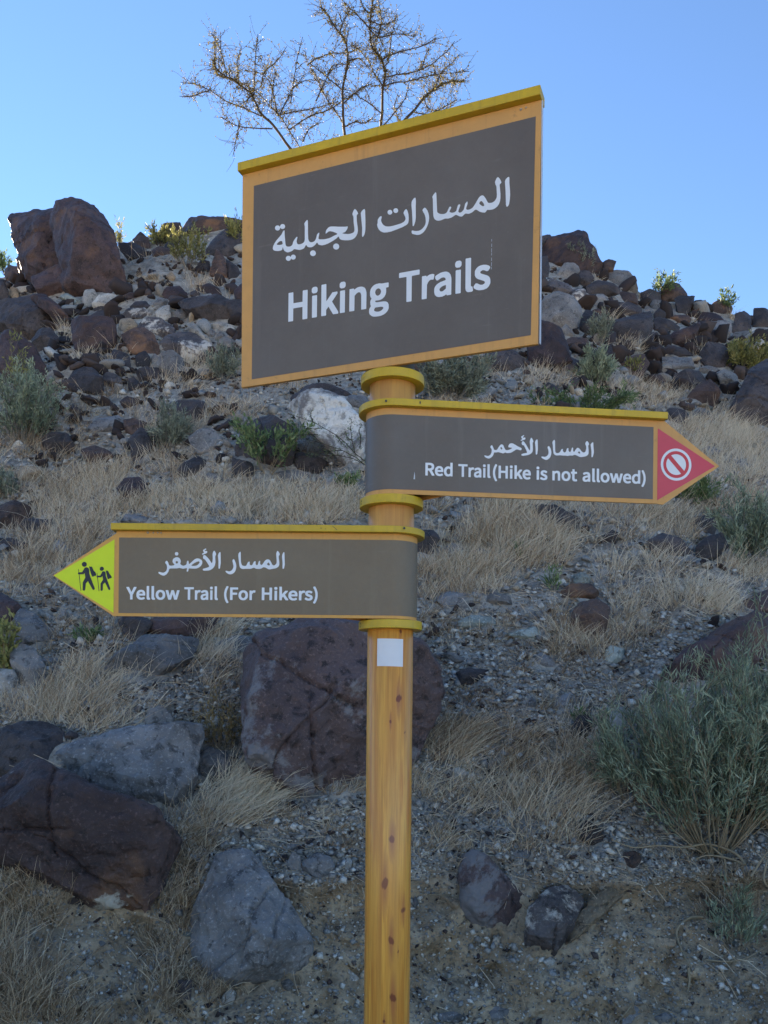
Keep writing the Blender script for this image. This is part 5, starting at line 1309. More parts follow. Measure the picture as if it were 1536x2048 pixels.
# outlines of the lettering in tenths of a millimetre on each sign's own plane
TEXT = {
'top_latin': '-567,10248,-632,10258,-677,10277,-734,10325,-753,10363,-758,10387,-757,10460,-743,10496,-707,10544,-724,10585,-729,10653,-719,10693,-692,10738,-723,10786,-737,10835,-737,10920,-723,10976,-693,11026,-652,11062,-616,11082,-571,11096,-474,11100,-405,11083,-226,11081,-213,11065,-214,10968,-226,10957,-289,10953,-282,10916,-282,10835,-297,10779,-326,10731,-364,10698,-401,10677,-445,10664,-494,10660,-575,10668,-590,10648,-579,10631,-543,10617,-348,10610,-303,10601,-270,10587,-236,10561,-210,10512,-205,10431,-211,10395,-236,10347,-275,10309,-311,10283,-352,10265,-421,10248,-470,10244;-532,10369,-470,10366,-405,10387,-368,10416,-356,10440,-359,10457,-380,10471,-417,10482,-575,10487,-587,10483,-618,10438,-616,10419,-605,10402,-583,10386;-3132,10513,-3139,10530,-3137,11285,-3128,11293,-3111,11294,-3006,11293,-2992,11284,-2985,10992,-2721,10988,-2711,10991,-2709,10999,-2706,11282,-2689,11290,-2567,11287,-2558,11269,-2561,10514,-2575,10506,-2689,10507,-2701,10510,-2708,10519,-2709,10838,-2713,10849,-2973,10852,-2985,10851,-2989,10840,-2990,10521,-3006,10510;-2416,10508,-2424,10525,-2423,11086,-2408,11098,-2286,11097,-2276,11089,-2274,11077,-2275,10516,-2290,10504;-2140,10506,-2148,10523,-2148,11330,-2142,11342,-2132,11346,-2018,11346,-2008,11341,-2002,11329,-1998,10882,-1823,11091,-1689,11093,-1675,11084,-1672,11052,-1677,11036,-1830,10847,-1648,10555,-1644,10515,-1648,10505,-1660,10499,-1790,10503,-1812,10528,-1927,10719,-1937,10727,-2001,10651,-2001,10522,-2006,10508,-2022,10502;-1591,10502,-1599,10519,-1598,11080,-1583,11092,-1465,11090,-1455,11083,-1453,11070,-1454,10509,-1469,10498;-1319,10500,-1327,10516,-1324,11082,-1311,11090,-1205,11088,-1195,11081,-1192,11060,-1185,11055,-1108,11096,-1059,11104,-1010,11104,-961,11097,-904,11068,-882,11046,-859,11009,-839,10937,-835,10880,-838,10501,-852,10493,-965,10494,-978,10497,-984,10506,-986,10877,-1000,10926,-1012,10946,-1030,10958,-1059,10967,-1100,10954,-1124,10940,-1176,10891,-1179,10503,-1193,10496;-519,10785,-502,10783,-464,10801,-441,10825,-425,10865,-425,10893,-447,10942,-474,10963,-506,10975,-539,10965,-563,10949,-581,10923,-591,10890,-590,10866,-568,10817,-539,10792;-2392,11158,-2420,11178,-2435,11207,-2436,11272,-2426,11300,-2404,11320,-2380,11328,-2319,11328,-2294,11319,-2272,11299,-2262,11279,-2262,11206,-2270,11186,-2290,11164,-2315,11155;-1567,11152,-1597,11173,-1610,11197,-1611,11270,-1603,11290,-1583,11311,-1563,11321,-1494,11321,-1473,11315,-1451,11297,-1437,11268,-1437,11204,-1444,11183,-1472,11155,-1490,11149;1163,10469,1124,10479,1097,10494,1066,10522,1047,10553,1032,10608,1032,10680,1038,10717,1061,10761,1093,10795,1128,10817,1194,10844,1325,10869,1339,10880,1330,10908,1309,10935,1263,10952,1209,10940,1132,10899,1097,10899,1085,10910,1056,10963,1056,11007,1066,11021,1097,11040,1194,11078,1255,11087,1302,11086,1344,11082,1382,11068,1427,11037,1454,11000,1471,10960,1483,10911,1487,10855,1486,10487,1471,10476,1375,10477,1363,10484,1356,10508,1298,10479,1248,10466;1930,10463,1907,10471,1875,10500,1862,10529,1854,10577,1853,11296,1857,11310,1868,11316,1980,11315,1992,11309,1996,11299,1996,10609,2003,10594,2027,10592,2036,10584,2050,10513,2050,10483,2042,10470,2015,10460;2227,10461,2196,10467,2138,10489,2069,10539,2066,10580,2095,10624,2115,10647,2154,10647,2235,10597,2293,10587,2341,10606,2354,10626,2357,10642,2347,10661,2327,10677,2178,10748,2150,10768,2123,10796,2097,10850,2097,10951,2110,10987,2133,11019,2162,11045,2196,11063,2235,11075,2281,11079,2324,11079,2389,11066,2439,11042,2484,11009,2485,10968,2453,10924,2432,10905,2397,10905,2351,10933,2297,10950,2250,10931,2238,10914,2236,10897,2246,10881,2266,10867,2413,10799,2442,10779,2470,10749,2493,10700,2498,10625,2493,10585,2466,10531,2432,10495,2397,10475,2320,10457;287,10488,280,10505,279,11127,268,11135,79,11139,72,11156,74,11261,90,11269,627,11263,635,11241,634,11148,627,11135,434,11134,424,11129,422,10495,407,10484;704,10485,696,10501,699,11067,711,11075,808,11073,817,11066,827,11043,870,11071,907,11085,978,11089,1020,11077,1031,11064,1032,11028,1014,10947,1005,10940,981,10940,939,10948,908,10936,889,10922,864,10892,837,10835,832,10488,819,10481;1602,10478,1595,10495,1596,11056,1610,11068,1722,11066,1731,11059,1734,11047,1733,10485,1718,10474;1210,10602,1244,10599,1275,10608,1340,10652,1344,10666,1342,10747,1271,10735,1224,10716,1188,10691,1173,10663,1172,10647,1185,10619;1625,11127,1597,11149,1584,11173,1580,11225,1591,11266,1610,11287,1633,11297,1695,11297,1714,11290,1741,11263,1749,11244,1749,11180,1743,11160,1716,11131,1699,11125',
'red_latin': '1131,6010,1117,6011,1087,6022,1070,6032,1051,6052,1037,6076,1029,6100,1027,6159,1029,6175,1040,6206,1053,6226,1073,6246,1091,6258,1110,6265,1150,6269,1176,6265,1197,6257,1213,6246,1227,6230,1238,6210,1244,6188,1246,6174,1246,6125,1242,6119,1237,6117,1095,6116,1094,6113,1098,6101,1108,6084,1131,6069,1157,6063,1180,6069,1202,6079,1219,6080,1224,6076,1236,6053,1236,6034,1207,6018,1169,6009;1351,6011,1339,6011,1324,6017,1301,6031,1282,6053,1271,6075,1263,6114,1263,6157,1265,6176,1274,6205,1285,6223,1306,6246,1322,6257,1337,6264,1367,6269,1386,6269,1407,6266,1424,6260,1426,6264,1427,6364,1433,6367,1483,6367,1487,6364,1488,6359,1488,6019,1481,6015,1440,6015,1434,6017,1429,6025,1414,6017,1388,6010;781,6014,778,6021,779,6337,786,6341,902,6341,942,6336,966,6326,987,6310,999,6294,1006,6272,1008,6231,1003,6204,991,6182,981,6170,951,6152,949,6148,1015,6037,1016,6017,1008,6014,951,6015,876,6140,873,6141,849,6142,843,6141,842,6138,841,6016,835,6013;1375,6066,1386,6067,1402,6073,1415,6083,1426,6095,1425,6192,1407,6205,1388,6212,1376,6211,1363,6206,1346,6192,1333,6169,1327,6144,1329,6119,1339,6090,1351,6076,1363,6069;1094,6169,1180,6168,1185,6171,1178,6193,1169,6203,1161,6209,1142,6213,1126,6209,1110,6198,1100,6184;843,6199,892,6198,909,6202,927,6210,938,6223,944,6241,944,6248,936,6266,923,6277,904,6283,890,6285,843,6284;2103,6012,2087,6016,2075,6022,2062,6034,2054,6047,2047,6070,2047,6100,2050,6115,2060,6134,2074,6148,2089,6158,2117,6169,2173,6180,2179,6185,2175,6196,2166,6208,2146,6214,2123,6209,2090,6192,2075,6192,2070,6196,2058,6218,2058,6237,2062,6242,2075,6250,2117,6267,2143,6271,2163,6271,2181,6269,2198,6263,2217,6251,2228,6235,2236,6219,2241,6198,2242,6175,2242,6021,2236,6016,2194,6016,2189,6019,2186,6029,2161,6017,2140,6011;2432,6013,2422,6016,2409,6028,2403,6040,2400,6060,2400,6361,2401,6366,2406,6369,2454,6369,2459,6367,2461,6362,2461,6074,2464,6068,2474,6067,2478,6064,2484,6034,2484,6022,2480,6016,2469,6012;1728,6016,1725,6023,1725,6284,1720,6287,1639,6288,1636,6295,1637,6339,1644,6342,1874,6342,1877,6333,1877,6294,1874,6288,1791,6287,1787,6285,1786,6020,1779,6015;1907,6017,1904,6024,1905,6260,1910,6264,1951,6263,1955,6260,1960,6251,1978,6263,1994,6269,2024,6271,2042,6266,2047,6260,2047,6245,2040,6211,2036,6208,2026,6208,2008,6211,1994,6206,1986,6200,1976,6188,1964,6164,1962,6019,1956,6016;2292,6018,2289,6025,2289,6259,2295,6264,2343,6264,2347,6261,2348,6256,2348,6021,2341,6016;2124,6068,2138,6067,2151,6071,2179,6089,2181,6095,2181,6129,2150,6124,2130,6115,2114,6105,2108,6093,2107,6087,2113,6075;2302,6289,2290,6298,2284,6308,2282,6330,2287,6347,2295,6356,2305,6360,2332,6361,2340,6357,2351,6346,2355,6339,2355,6312,2352,6303,2340,6291,2333,6288;2612,5937,2597,5960,2578,5995,2559,6051,2548,6110,2546,6184,2550,6221,2557,6257,2568,6294,2578,6319,2608,6376,2614,6378,2629,6378,2653,6368,2655,6348,2630,6296,2612,6238,2603,6179,2603,6135,2611,6085,2619,6051,2641,5995,2657,5967,2657,5955,2653,5947,2631,5937;3434,6015,3422,6016,3394,6026,3378,6036,3354,6061,3343,6079,3334,6111,3332,6135,3334,6172,3345,6211,3357,6230,3375,6249,3396,6262,3416,6270,3442,6274,3471,6272,3501,6263,3515,6253,3534,6232,3543,6215,3550,6189,3551,6141,3549,6127,3543,6122,3402,6122,3399,6120,3400,6117,3410,6095,3420,6084,3432,6076,3447,6070,3465,6068,3486,6074,3506,6085,3525,6084,3531,6078,3540,6060,3541,6043,3532,6033,3496,6018,3475,6014;2697,6019,2693,6026,2694,6341,2698,6344,2705,6345,2750,6345,2756,6341,2759,6217,2871,6217,2876,6218,2877,6222,2878,6342,2885,6345,2937,6344,2941,6337,2939,6021,2934,6018,2885,6018,2880,6019,2877,6023,2877,6156,2875,6161,2764,6161,2759,6160,2757,6156,2757,6022,2750,6018;3001,6019,2998,6026,2998,6261,3005,6266,3056,6266,3061,6263,3062,6258,3061,6023,3055,6018;3119,6020,3116,6027,3116,6364,3118,6369,3122,6371,3171,6371,3175,6369,3178,6364,3179,6176,3255,6265,3313,6267,3319,6263,3318,6245,3255,6171,3250,6162,3329,6041,3330,6025,3328,6021,3323,6019,3266,6020,3207,6112,3198,6104,3178,6081,3178,6027,3176,6021,3169,6018;3400,6174,3486,6173,3491,6176,3488,6188,3477,6206,3465,6214,3447,6218,3432,6214,3418,6205,3404,6188;3012,6291,2998,6301,2993,6312,2993,6339,2995,6347,3006,6358,3017,6362,3043,6362,3051,6360,3062,6352,3067,6342,3067,6312,3063,6303,3055,6294,3046,6290;3873,6016,3836,6026,3817,6036,3801,6048,3800,6065,3813,6084,3822,6093,3840,6094,3876,6073,3902,6069,3924,6077,3930,6085,3931,6092,3927,6100,3918,6107,3851,6136,3838,6144,3826,6156,3819,6165,3814,6178,3814,6220,3820,6235,3830,6249,3843,6260,3859,6267,3876,6272,3897,6275,3916,6275,3946,6269,3969,6259,3987,6246,3988,6227,3975,6210,3965,6202,3950,6202,3929,6214,3904,6221,3883,6213,3877,6205,3877,6198,3881,6192,3890,6186,3957,6158,3981,6139,3993,6118,3995,6086,3993,6069,3981,6046,3965,6031,3950,6022,3915,6015;3710,6021,3707,6028,3707,6262,3714,6267,3766,6267,3770,6264,3772,6259,3771,6024,3764,6020;3721,6293,3708,6301,3702,6315,3702,6340,3704,6348,3717,6361,3724,6363,3752,6364,3763,6360,3776,6347,3778,6337,3778,6320,3773,6305,3764,6296,3756,6291;4476,6017,4464,6018,4437,6027,4416,6040,4393,6066,4385,6080,4376,6110,4374,6161,4376,6183,4383,6206,4398,6232,4421,6254,4441,6266,4460,6272,4487,6276,4520,6274,4549,6266,4572,6251,4592,6230,4600,6217,4609,6197,4614,6173,4616,6138,4612,6107,4604,6082,4591,6060,4568,6037,4548,6026,4526,6018,4506,6016;4720,6018,4710,6018,4694,6024,4676,6039,4668,6052,4660,6082,4660,6212,4657,6215,4630,6216,4625,6222,4625,6262,4630,6267,4661,6271,4664,6278,4666,6325,4669,6331,4674,6334,4717,6334,4723,6330,4726,6270,4782,6270,4787,6268,4789,6263,4789,6222,4786,6217,4729,6216,4725,6214,4724,6107,4728,6087,4736,6076,4749,6072,4768,6077,4780,6077,4786,6075,4794,6050,4794,6030,4788,6024,4759,6017;4129,6021,4126,6028,4127,6265,4133,6268,4177,6268,4183,6263,4186,6254,4221,6272,4244,6275,4262,6275,4282,6273,4306,6263,4315,6256,4326,6242,4334,6221,4338,6203,4337,6024,4331,6021,4283,6021,4278,6022,4275,6025,4274,6177,4265,6206,4257,6213,4243,6218,4232,6215,4216,6208,4192,6187,4190,6024,4184,6020;4488,6073,4496,6072,4510,6076,4522,6083,4532,6092,4545,6117,4550,6146,4545,6173,4534,6196,4519,6211,4499,6218,4481,6216,4460,6202,4445,6178,4439,6151,4441,6129,4452,6100,4462,6087,4471,6080;6572,5946,6549,5958,6548,5973,6576,6031,6593,6086,6603,6142,6603,6189,6595,6238,6586,6272,6573,6307,6549,6355,6548,6370,6553,6377,6567,6384,6576,6387,6590,6387,6601,6379,6628,6329,6649,6272,6659,6213,6661,6147,6658,6105,6650,6068,6640,6032,6627,6000,6596,5948,6590,5945;4999,6019,4985,6022,4971,6029,4957,6040,4948,6053,4941,6079,4944,6120,4954,6139,4972,6155,4983,6162,5017,6176,5077,6187,5082,6189,5083,6193,5074,6209,5067,6216,5054,6220,5040,6220,5026,6216,4987,6198,4971,6198,4965,6203,4953,6225,4952,6243,4955,6247,4976,6259,5017,6273,5060,6277,5095,6272,5108,6267,5124,6256,5136,6240,5147,6215,5150,6188,5150,6028,5143,6023,5099,6023,5093,6026,5090,6035,5069,6025,5042,6018;5232,6019,5216,6027,5208,6036,5200,6061,5200,6369,5203,6374,5207,6375,5258,6376,5264,6373,5266,6367,5266,6080,5269,6074,5280,6073,5285,6067,5289,6048,5289,6026,5285,6021,5273,6018;5356,6020,5347,6023,5336,6031,5330,6040,5324,6058,5324,6369,5327,6374,5331,6376,5381,6376,5386,6373,5388,6367,5388,6084,5391,6075,5404,6073,5407,6069,5413,6045,5413,6028,5407,6021,5398,6018;5530,6020,5507,6024,5476,6040,5455,6060,5442,6080,5433,6109,5429,6141,5433,6185,5441,6212,5455,6234,5476,6254,5494,6266,5517,6275,5544,6278,5585,6275,5608,6267,5625,6256,5648,6235,5660,6214,5670,6186,5673,6154,5670,6110,5661,6083,5649,6062,5625,6040,5606,6029,5583,6020,5565,6018;6145,6021,6133,6022,6106,6031,6086,6043,6065,6065,6052,6087,6045,6110,6042,6170,6044,6186,6056,6217,6065,6232,6087,6255,6102,6266,6127,6276,6166,6280,6193,6276,6212,6270,6232,6257,6249,6237,6258,6221,6264,6199,6266,6136,6262,6130,6257,6128,6111,6127,6110,6124,6114,6112,6123,6097,6145,6081,6175,6074,6204,6081,6221,6090,6239,6090,6245,6086,6257,6062,6257,6048,6254,6043,6223,6027,6189,6020;6372,6022,6361,6022,6340,6030,6324,6040,6304,6060,6292,6086,6284,6123,6284,6168,6286,6187,6295,6216,6306,6234,6326,6255,6345,6269,6363,6276,6404,6280,6423,6278,6448,6271,6450,6375,6455,6378,6509,6378,6513,6375,6514,6370,6514,6030,6507,6026,6464,6026,6459,6028,6454,6035,6429,6025,6413,6021;5751,6025,5747,6031,5685,6243,5682,6263,5685,6270,5691,6272,5739,6272,5747,6268,5784,6134,5787,6131,5827,6269,5835,6272,5886,6271,5891,6265,5930,6130,5934,6134,5969,6267,5978,6273,6024,6273,6030,6270,6031,6249,5967,6026,5904,6024,5896,6027,5858,6160,5855,6157,5818,6027,5810,6024;5029,6073,5049,6076,5067,6084,5085,6098,5087,6103,5085,6135,5067,6133,5033,6123,5019,6116,5012,6109,5005,6096,5008,6086,5015,6078;5544,6076,5553,6074,5567,6078,5586,6091,5596,6106,5606,6137,5606,6160,5594,6194,5578,6212,5555,6221,5537,6217,5515,6203,5502,6180,5496,6157,5497,6136,5502,6116,5510,6099,5523,6085;6396,6077,6409,6078,6429,6086,6440,6094,6448,6105,6448,6202,6436,6213,6409,6223,6400,6222,6384,6216,6368,6203,6355,6180,6349,6155,6349,6140,6353,6121,6362,6101,6376,6086;6111,6180,6198,6178,6204,6182,6200,6195,6188,6213,6173,6221,6159,6224,6143,6220,6127,6209,6117,6195',
'yel_latin': '-6376,2752,-6396,2755,-6418,2762,-6437,2774,-6457,2792,-6472,2815,-6478,2832,-6482,2848,-6483,2888,-6480,2917,-6472,2940,-6459,2962,-6442,2980,-6419,2995,-6398,3003,-6355,3007,-6337,3005,-6310,2997,-6294,2987,-6275,2967,-6266,2951,-6258,2926,-6256,2873,-6260,2861,-6266,2858,-6409,2857,-6414,2855,-6410,2842,-6402,2829,-6391,2819,-6378,2811,-6364,2806,-6350,2805,-6321,2812,-6303,2821,-6287,2821,-6279,2816,-6268,2796,-6268,2776,-6292,2762,-6308,2757,-6337,2751;-6189,2753,-6199,2757,-6210,2765,-6220,2780,-6222,2791,-6222,3095,-6221,3101,-6215,3104,-6165,3104,-6158,3099,-6158,2817,-6155,2808,-6144,2807,-6139,2802,-6133,2778,-6133,2760,-6139,2755,-6153,2752;-6063,2754,-6080,2760,-6091,2772,-6097,2787,-6099,2804,-6099,3096,-6097,3102,-6092,3104,-6040,3105,-6036,3103,-6033,3098,-6033,2814,-6029,2808,-6019,2807,-6014,2804,-6008,2777,-6008,2762,-6012,2757,-6024,2753;-5888,2754,-5901,2755,-5931,2766,-5945,2775,-5970,2801,-5981,2819,-5990,2849,-5992,2872,-5990,2910,-5981,2940,-5974,2953,-5967,2964,-5945,2986,-5924,2998,-5904,3005,-5876,3009,-5843,3007,-5817,3000,-5793,2987,-5773,2968,-5761,2949,-5749,2915,-5747,2868,-5749,2847,-5759,2815,-5771,2797,-5792,2776,-5811,2764,-5838,2755,-5858,2753;-6639,2756,-6643,2763,-6643,2874,-6738,3055,-6738,3073,-6734,3076,-6727,3077,-6679,3077,-6672,3074,-6615,2958,-6609,2951,-6547,3074,-6539,3078,-6485,3077,-6482,3073,-6482,3059,-6486,3046,-6578,2873,-6579,2760,-6586,2755;-5668,2760,-5671,2764,-5734,2973,-5736,2994,-5733,3001,-5727,3003,-5679,3003,-5671,3000,-5632,2864,-5592,2998,-5584,3003,-5531,3003,-5523,2989,-5486,2863,-5447,3001,-5439,3004,-5391,3004,-5386,3002,-5384,2986,-5386,2976,-5445,2773,-5451,2761,-5513,2760,-5520,2763,-5557,2889,-5561,2894,-5600,2762,-5607,2759;-5874,2809,-5858,2810,-5845,2816,-5836,2823,-5821,2845,-5813,2873,-5815,2898,-5819,2913,-5827,2928,-5840,2942,-5865,2952,-5876,2952,-5886,2948,-5903,2937,-5918,2914,-5924,2892,-5923,2866,-5911,2835,-5897,2819;-6414,2909,-6325,2907,-6319,2911,-6327,2932,-6335,2942,-6350,2950,-6366,2952,-6378,2949,-6394,2939,-6407,2925;-4790,2759,-4807,2763,-4818,2769,-4832,2780,-4840,2793,-4846,2815,-4846,2845,-4844,2860,-4834,2879,-4820,2893,-4805,2902,-4777,2913,-4720,2924,-4713,2929,-4717,2941,-4726,2952,-4746,2958,-4770,2953,-4803,2936,-4818,2936,-4824,2940,-4836,2962,-4836,2980,-4832,2986,-4818,2993,-4777,3010,-4750,3014,-4730,3014,-4711,3012,-4695,3006,-4675,2994,-4664,2979,-4656,2962,-4651,2942,-4649,2919,-4650,2768,-4656,2763,-4698,2763,-4703,2766,-4706,2776,-4731,2764,-4753,2758;-4457,2760,-4467,2764,-4481,2775,-4487,2787,-4490,2807,-4490,3103,-4489,3108,-4484,3111,-4435,3111,-4430,3109,-4429,3105,-4429,2820,-4425,2815,-4415,2814,-4411,2811,-4405,2782,-4405,2769,-4409,2764,-4420,2759;-5169,2762,-5173,2769,-5173,3025,-5178,3028,-5260,3029,-5263,3036,-5262,3079,-5255,3083,-5022,3083,-5019,3074,-5019,3036,-5022,3030,-5106,3029,-5110,3027,-5111,2766,-5118,2761;-4989,2763,-4992,2770,-4991,3003,-4985,3006,-4944,3006,-4940,3003,-4935,2993,-4917,3005,-4901,3011,-4870,3013,-4852,3008,-4847,3003,-4847,2988,-4855,2955,-4858,2952,-4868,2952,-4887,2955,-4900,2950,-4909,2944,-4919,2931,-4931,2908,-4933,2765,-4939,2762;-4599,2765,-4602,2772,-4602,3002,-4596,3008,-4547,3008,-4543,3004,-4542,2999,-4543,2768,-4549,2764;-4769,2814,-4755,2813,-4741,2817,-4713,2835,-4711,2841,-4712,2874,-4743,2869,-4763,2861,-4779,2851,-4786,2839,-4786,2832,-4780,2821;-4589,3032,-4601,3041,-4607,3051,-4609,3072,-4604,3089,-4596,3098,-4586,3102,-4559,3102,-4551,3099,-4539,3089,-4536,3081,-4536,3054,-4539,3046,-4550,3034,-4558,3031;-4180,2687,-4196,2709,-4214,2743,-4234,2798,-4245,2856,-4247,2929,-4243,2966,-4236,3001,-4225,3038,-4214,3062,-4184,3118,-4178,3121,-4162,3121,-4138,3110,-4136,3091,-4161,3039,-4180,2983,-4189,2925,-4189,2881,-4181,2832,-4172,2798,-4151,2744,-4134,2716,-4134,2704,-4138,2697,-4161,2687;-3780,2763,-3791,2764,-3809,2770,-3833,2783,-3855,2803,-3867,2822,-3877,2850,-3881,2881,-3877,2928,-3869,2951,-3855,2974,-3832,2996,-3819,3004,-3793,3014,-3766,3018,-3726,3015,-3703,3007,-3684,2995,-3663,2975,-3650,2952,-3642,2927,-3640,2910,-3642,2852,-3649,2829,-3661,2809,-3684,2785,-3703,2773,-3728,2764,-3745,2762;-4094,2767,-4097,2774,-4096,3085,-4089,3088,-3895,3088,-3891,3079,-3891,3041,-3895,3035,-4027,3034,-4031,3032,-4031,2957,-3916,2955,-3912,2949,-3913,2906,-3920,2901,-4030,2900,-4032,2771,-4039,2766;-3597,2769,-3601,2776,-3600,3009,-3594,3012,-3550,3012,-3546,3009,-3541,2999,-3524,3011,-3506,3017,-3476,3019,-3453,3014,-3448,3009,-3448,2996,-3456,2961,-3460,2958,-3471,2958,-3490,2961,-3509,2952,-3524,2937,-3537,2914,-3539,2771,-3545,2768;-3766,2818,-3758,2817,-3744,2821,-3725,2834,-3711,2857,-3705,2879,-3705,2902,-3717,2935,-3731,2951,-3756,2962,-3772,2959,-3786,2952,-3794,2945,-3804,2930,-3814,2900,-3813,2876,-3802,2844,-3788,2828;-1953,2696,-1979,2708,-1980,2723,-1956,2768,-1935,2824,-1925,2869,-1921,2919,-1925,2959,-1936,3007,-1954,3054,-1977,3097,-1978,3115,-1975,3121,-1955,3129,-1934,3130,-1929,3128,-1923,3121,-1897,3075,-1876,3019,-1868,2989,-1863,2949,-1863,2880,-1874,2813,-1895,2756,-1928,2698,-1934,2695;-2502,2769,-2515,2769,-2544,2779,-2563,2790,-2588,2815,-2599,2833,-2608,2863,-2610,2885,-2608,2925,-2596,2961,-2583,2980,-2565,2999,-2544,3011,-2520,3019,-2493,3023,-2462,3022,-2430,3013,-2416,3003,-2395,2982,-2386,2965,-2379,2940,-2377,2894,-2379,2879,-2386,2874,-2535,2874,-2539,2872,-2538,2868,-2527,2847,-2517,2836,-2504,2828,-2487,2823,-2469,2821,-2447,2827,-2425,2837,-2405,2837,-2399,2831,-2389,2813,-2388,2796,-2392,2790,-2401,2784,-2436,2771,-2458,2768;-2118,2770,-2157,2780,-2181,2792,-2194,2802,-2195,2818,-2176,2843,-2170,2847,-2153,2847,-2124,2830,-2100,2823,-2087,2822,-2076,2824,-2064,2831,-2058,2839,-2057,2846,-2062,2854,-2070,2860,-2137,2885,-2153,2895,-2170,2909,-2180,2931,-2182,2953,-2180,2971,-2174,2986,-2163,3000,-2149,3010,-2135,3017,-2114,3023,-2091,3025,-2048,3022,-2017,3010,-1998,2997,-1997,2979,-2015,2957,-2021,2954,-2039,2954,-2067,2968,-2085,2972,-2107,2964,-2113,2957,-2114,2950,-2109,2943,-2096,2935,-2034,2912,-2015,2901,-2004,2892,-1992,2871,-1989,2839,-1992,2823,-2008,2795,-2023,2784,-2037,2777,-2072,2769;-3285,2770,-3288,2777,-3287,3088,-3283,3091,-3275,3091,-3228,3092,-3221,3088,-3218,2966,-3099,2966,-3094,2967,-3093,2971,-3092,3089,-3084,3092,-3029,3091,-3025,3084,-3027,2773,-3033,2770,-3084,2770,-3090,2771,-3093,2775,-3093,2906,-3095,2911,-3213,2911,-3218,2910,-3220,2905,-3221,2774,-3228,2769;-2961,2772,-2965,2779,-2964,3010,-2958,3015,-2902,3015,-2898,3011,-2897,3006,-2897,2776,-2904,2771;-2836,2772,-2840,2779,-2840,3111,-2837,3116,-2833,3118,-2781,3118,-2776,3117,-2774,3112,-2772,2927,-2691,3015,-2631,3016,-2624,3013,-2624,2994,-2684,2930,-2697,2913,-2613,2793,-2612,2778,-2614,2774,-2620,2772,-2680,2773,-2738,2858,-2745,2864,-2773,2833,-2774,2779,-2776,2774,-2783,2771;-2339,2774,-2342,2781,-2341,3014,-2335,3017,-2289,3017,-2284,3014,-2280,3003,-2261,3016,-2243,3022,-2212,3024,-2188,3020,-2183,3014,-2182,2999,-2191,2966,-2197,2963,-2225,2966,-2238,2963,-2257,2949,-2275,2919,-2277,2776,-2283,2773;-2538,2925,-2447,2924,-2442,2927,-2445,2939,-2457,2957,-2469,2964,-2487,2968,-2504,2964,-2519,2956,-2533,2938;-2950,3039,-2965,3049,-2970,3059,-2970,3086,-2967,3094,-2961,3102,-2947,3109,-2917,3110,-2908,3107,-2897,3099,-2892,3090,-2891,3060,-2895,3051,-2904,3042,-2914,3038',
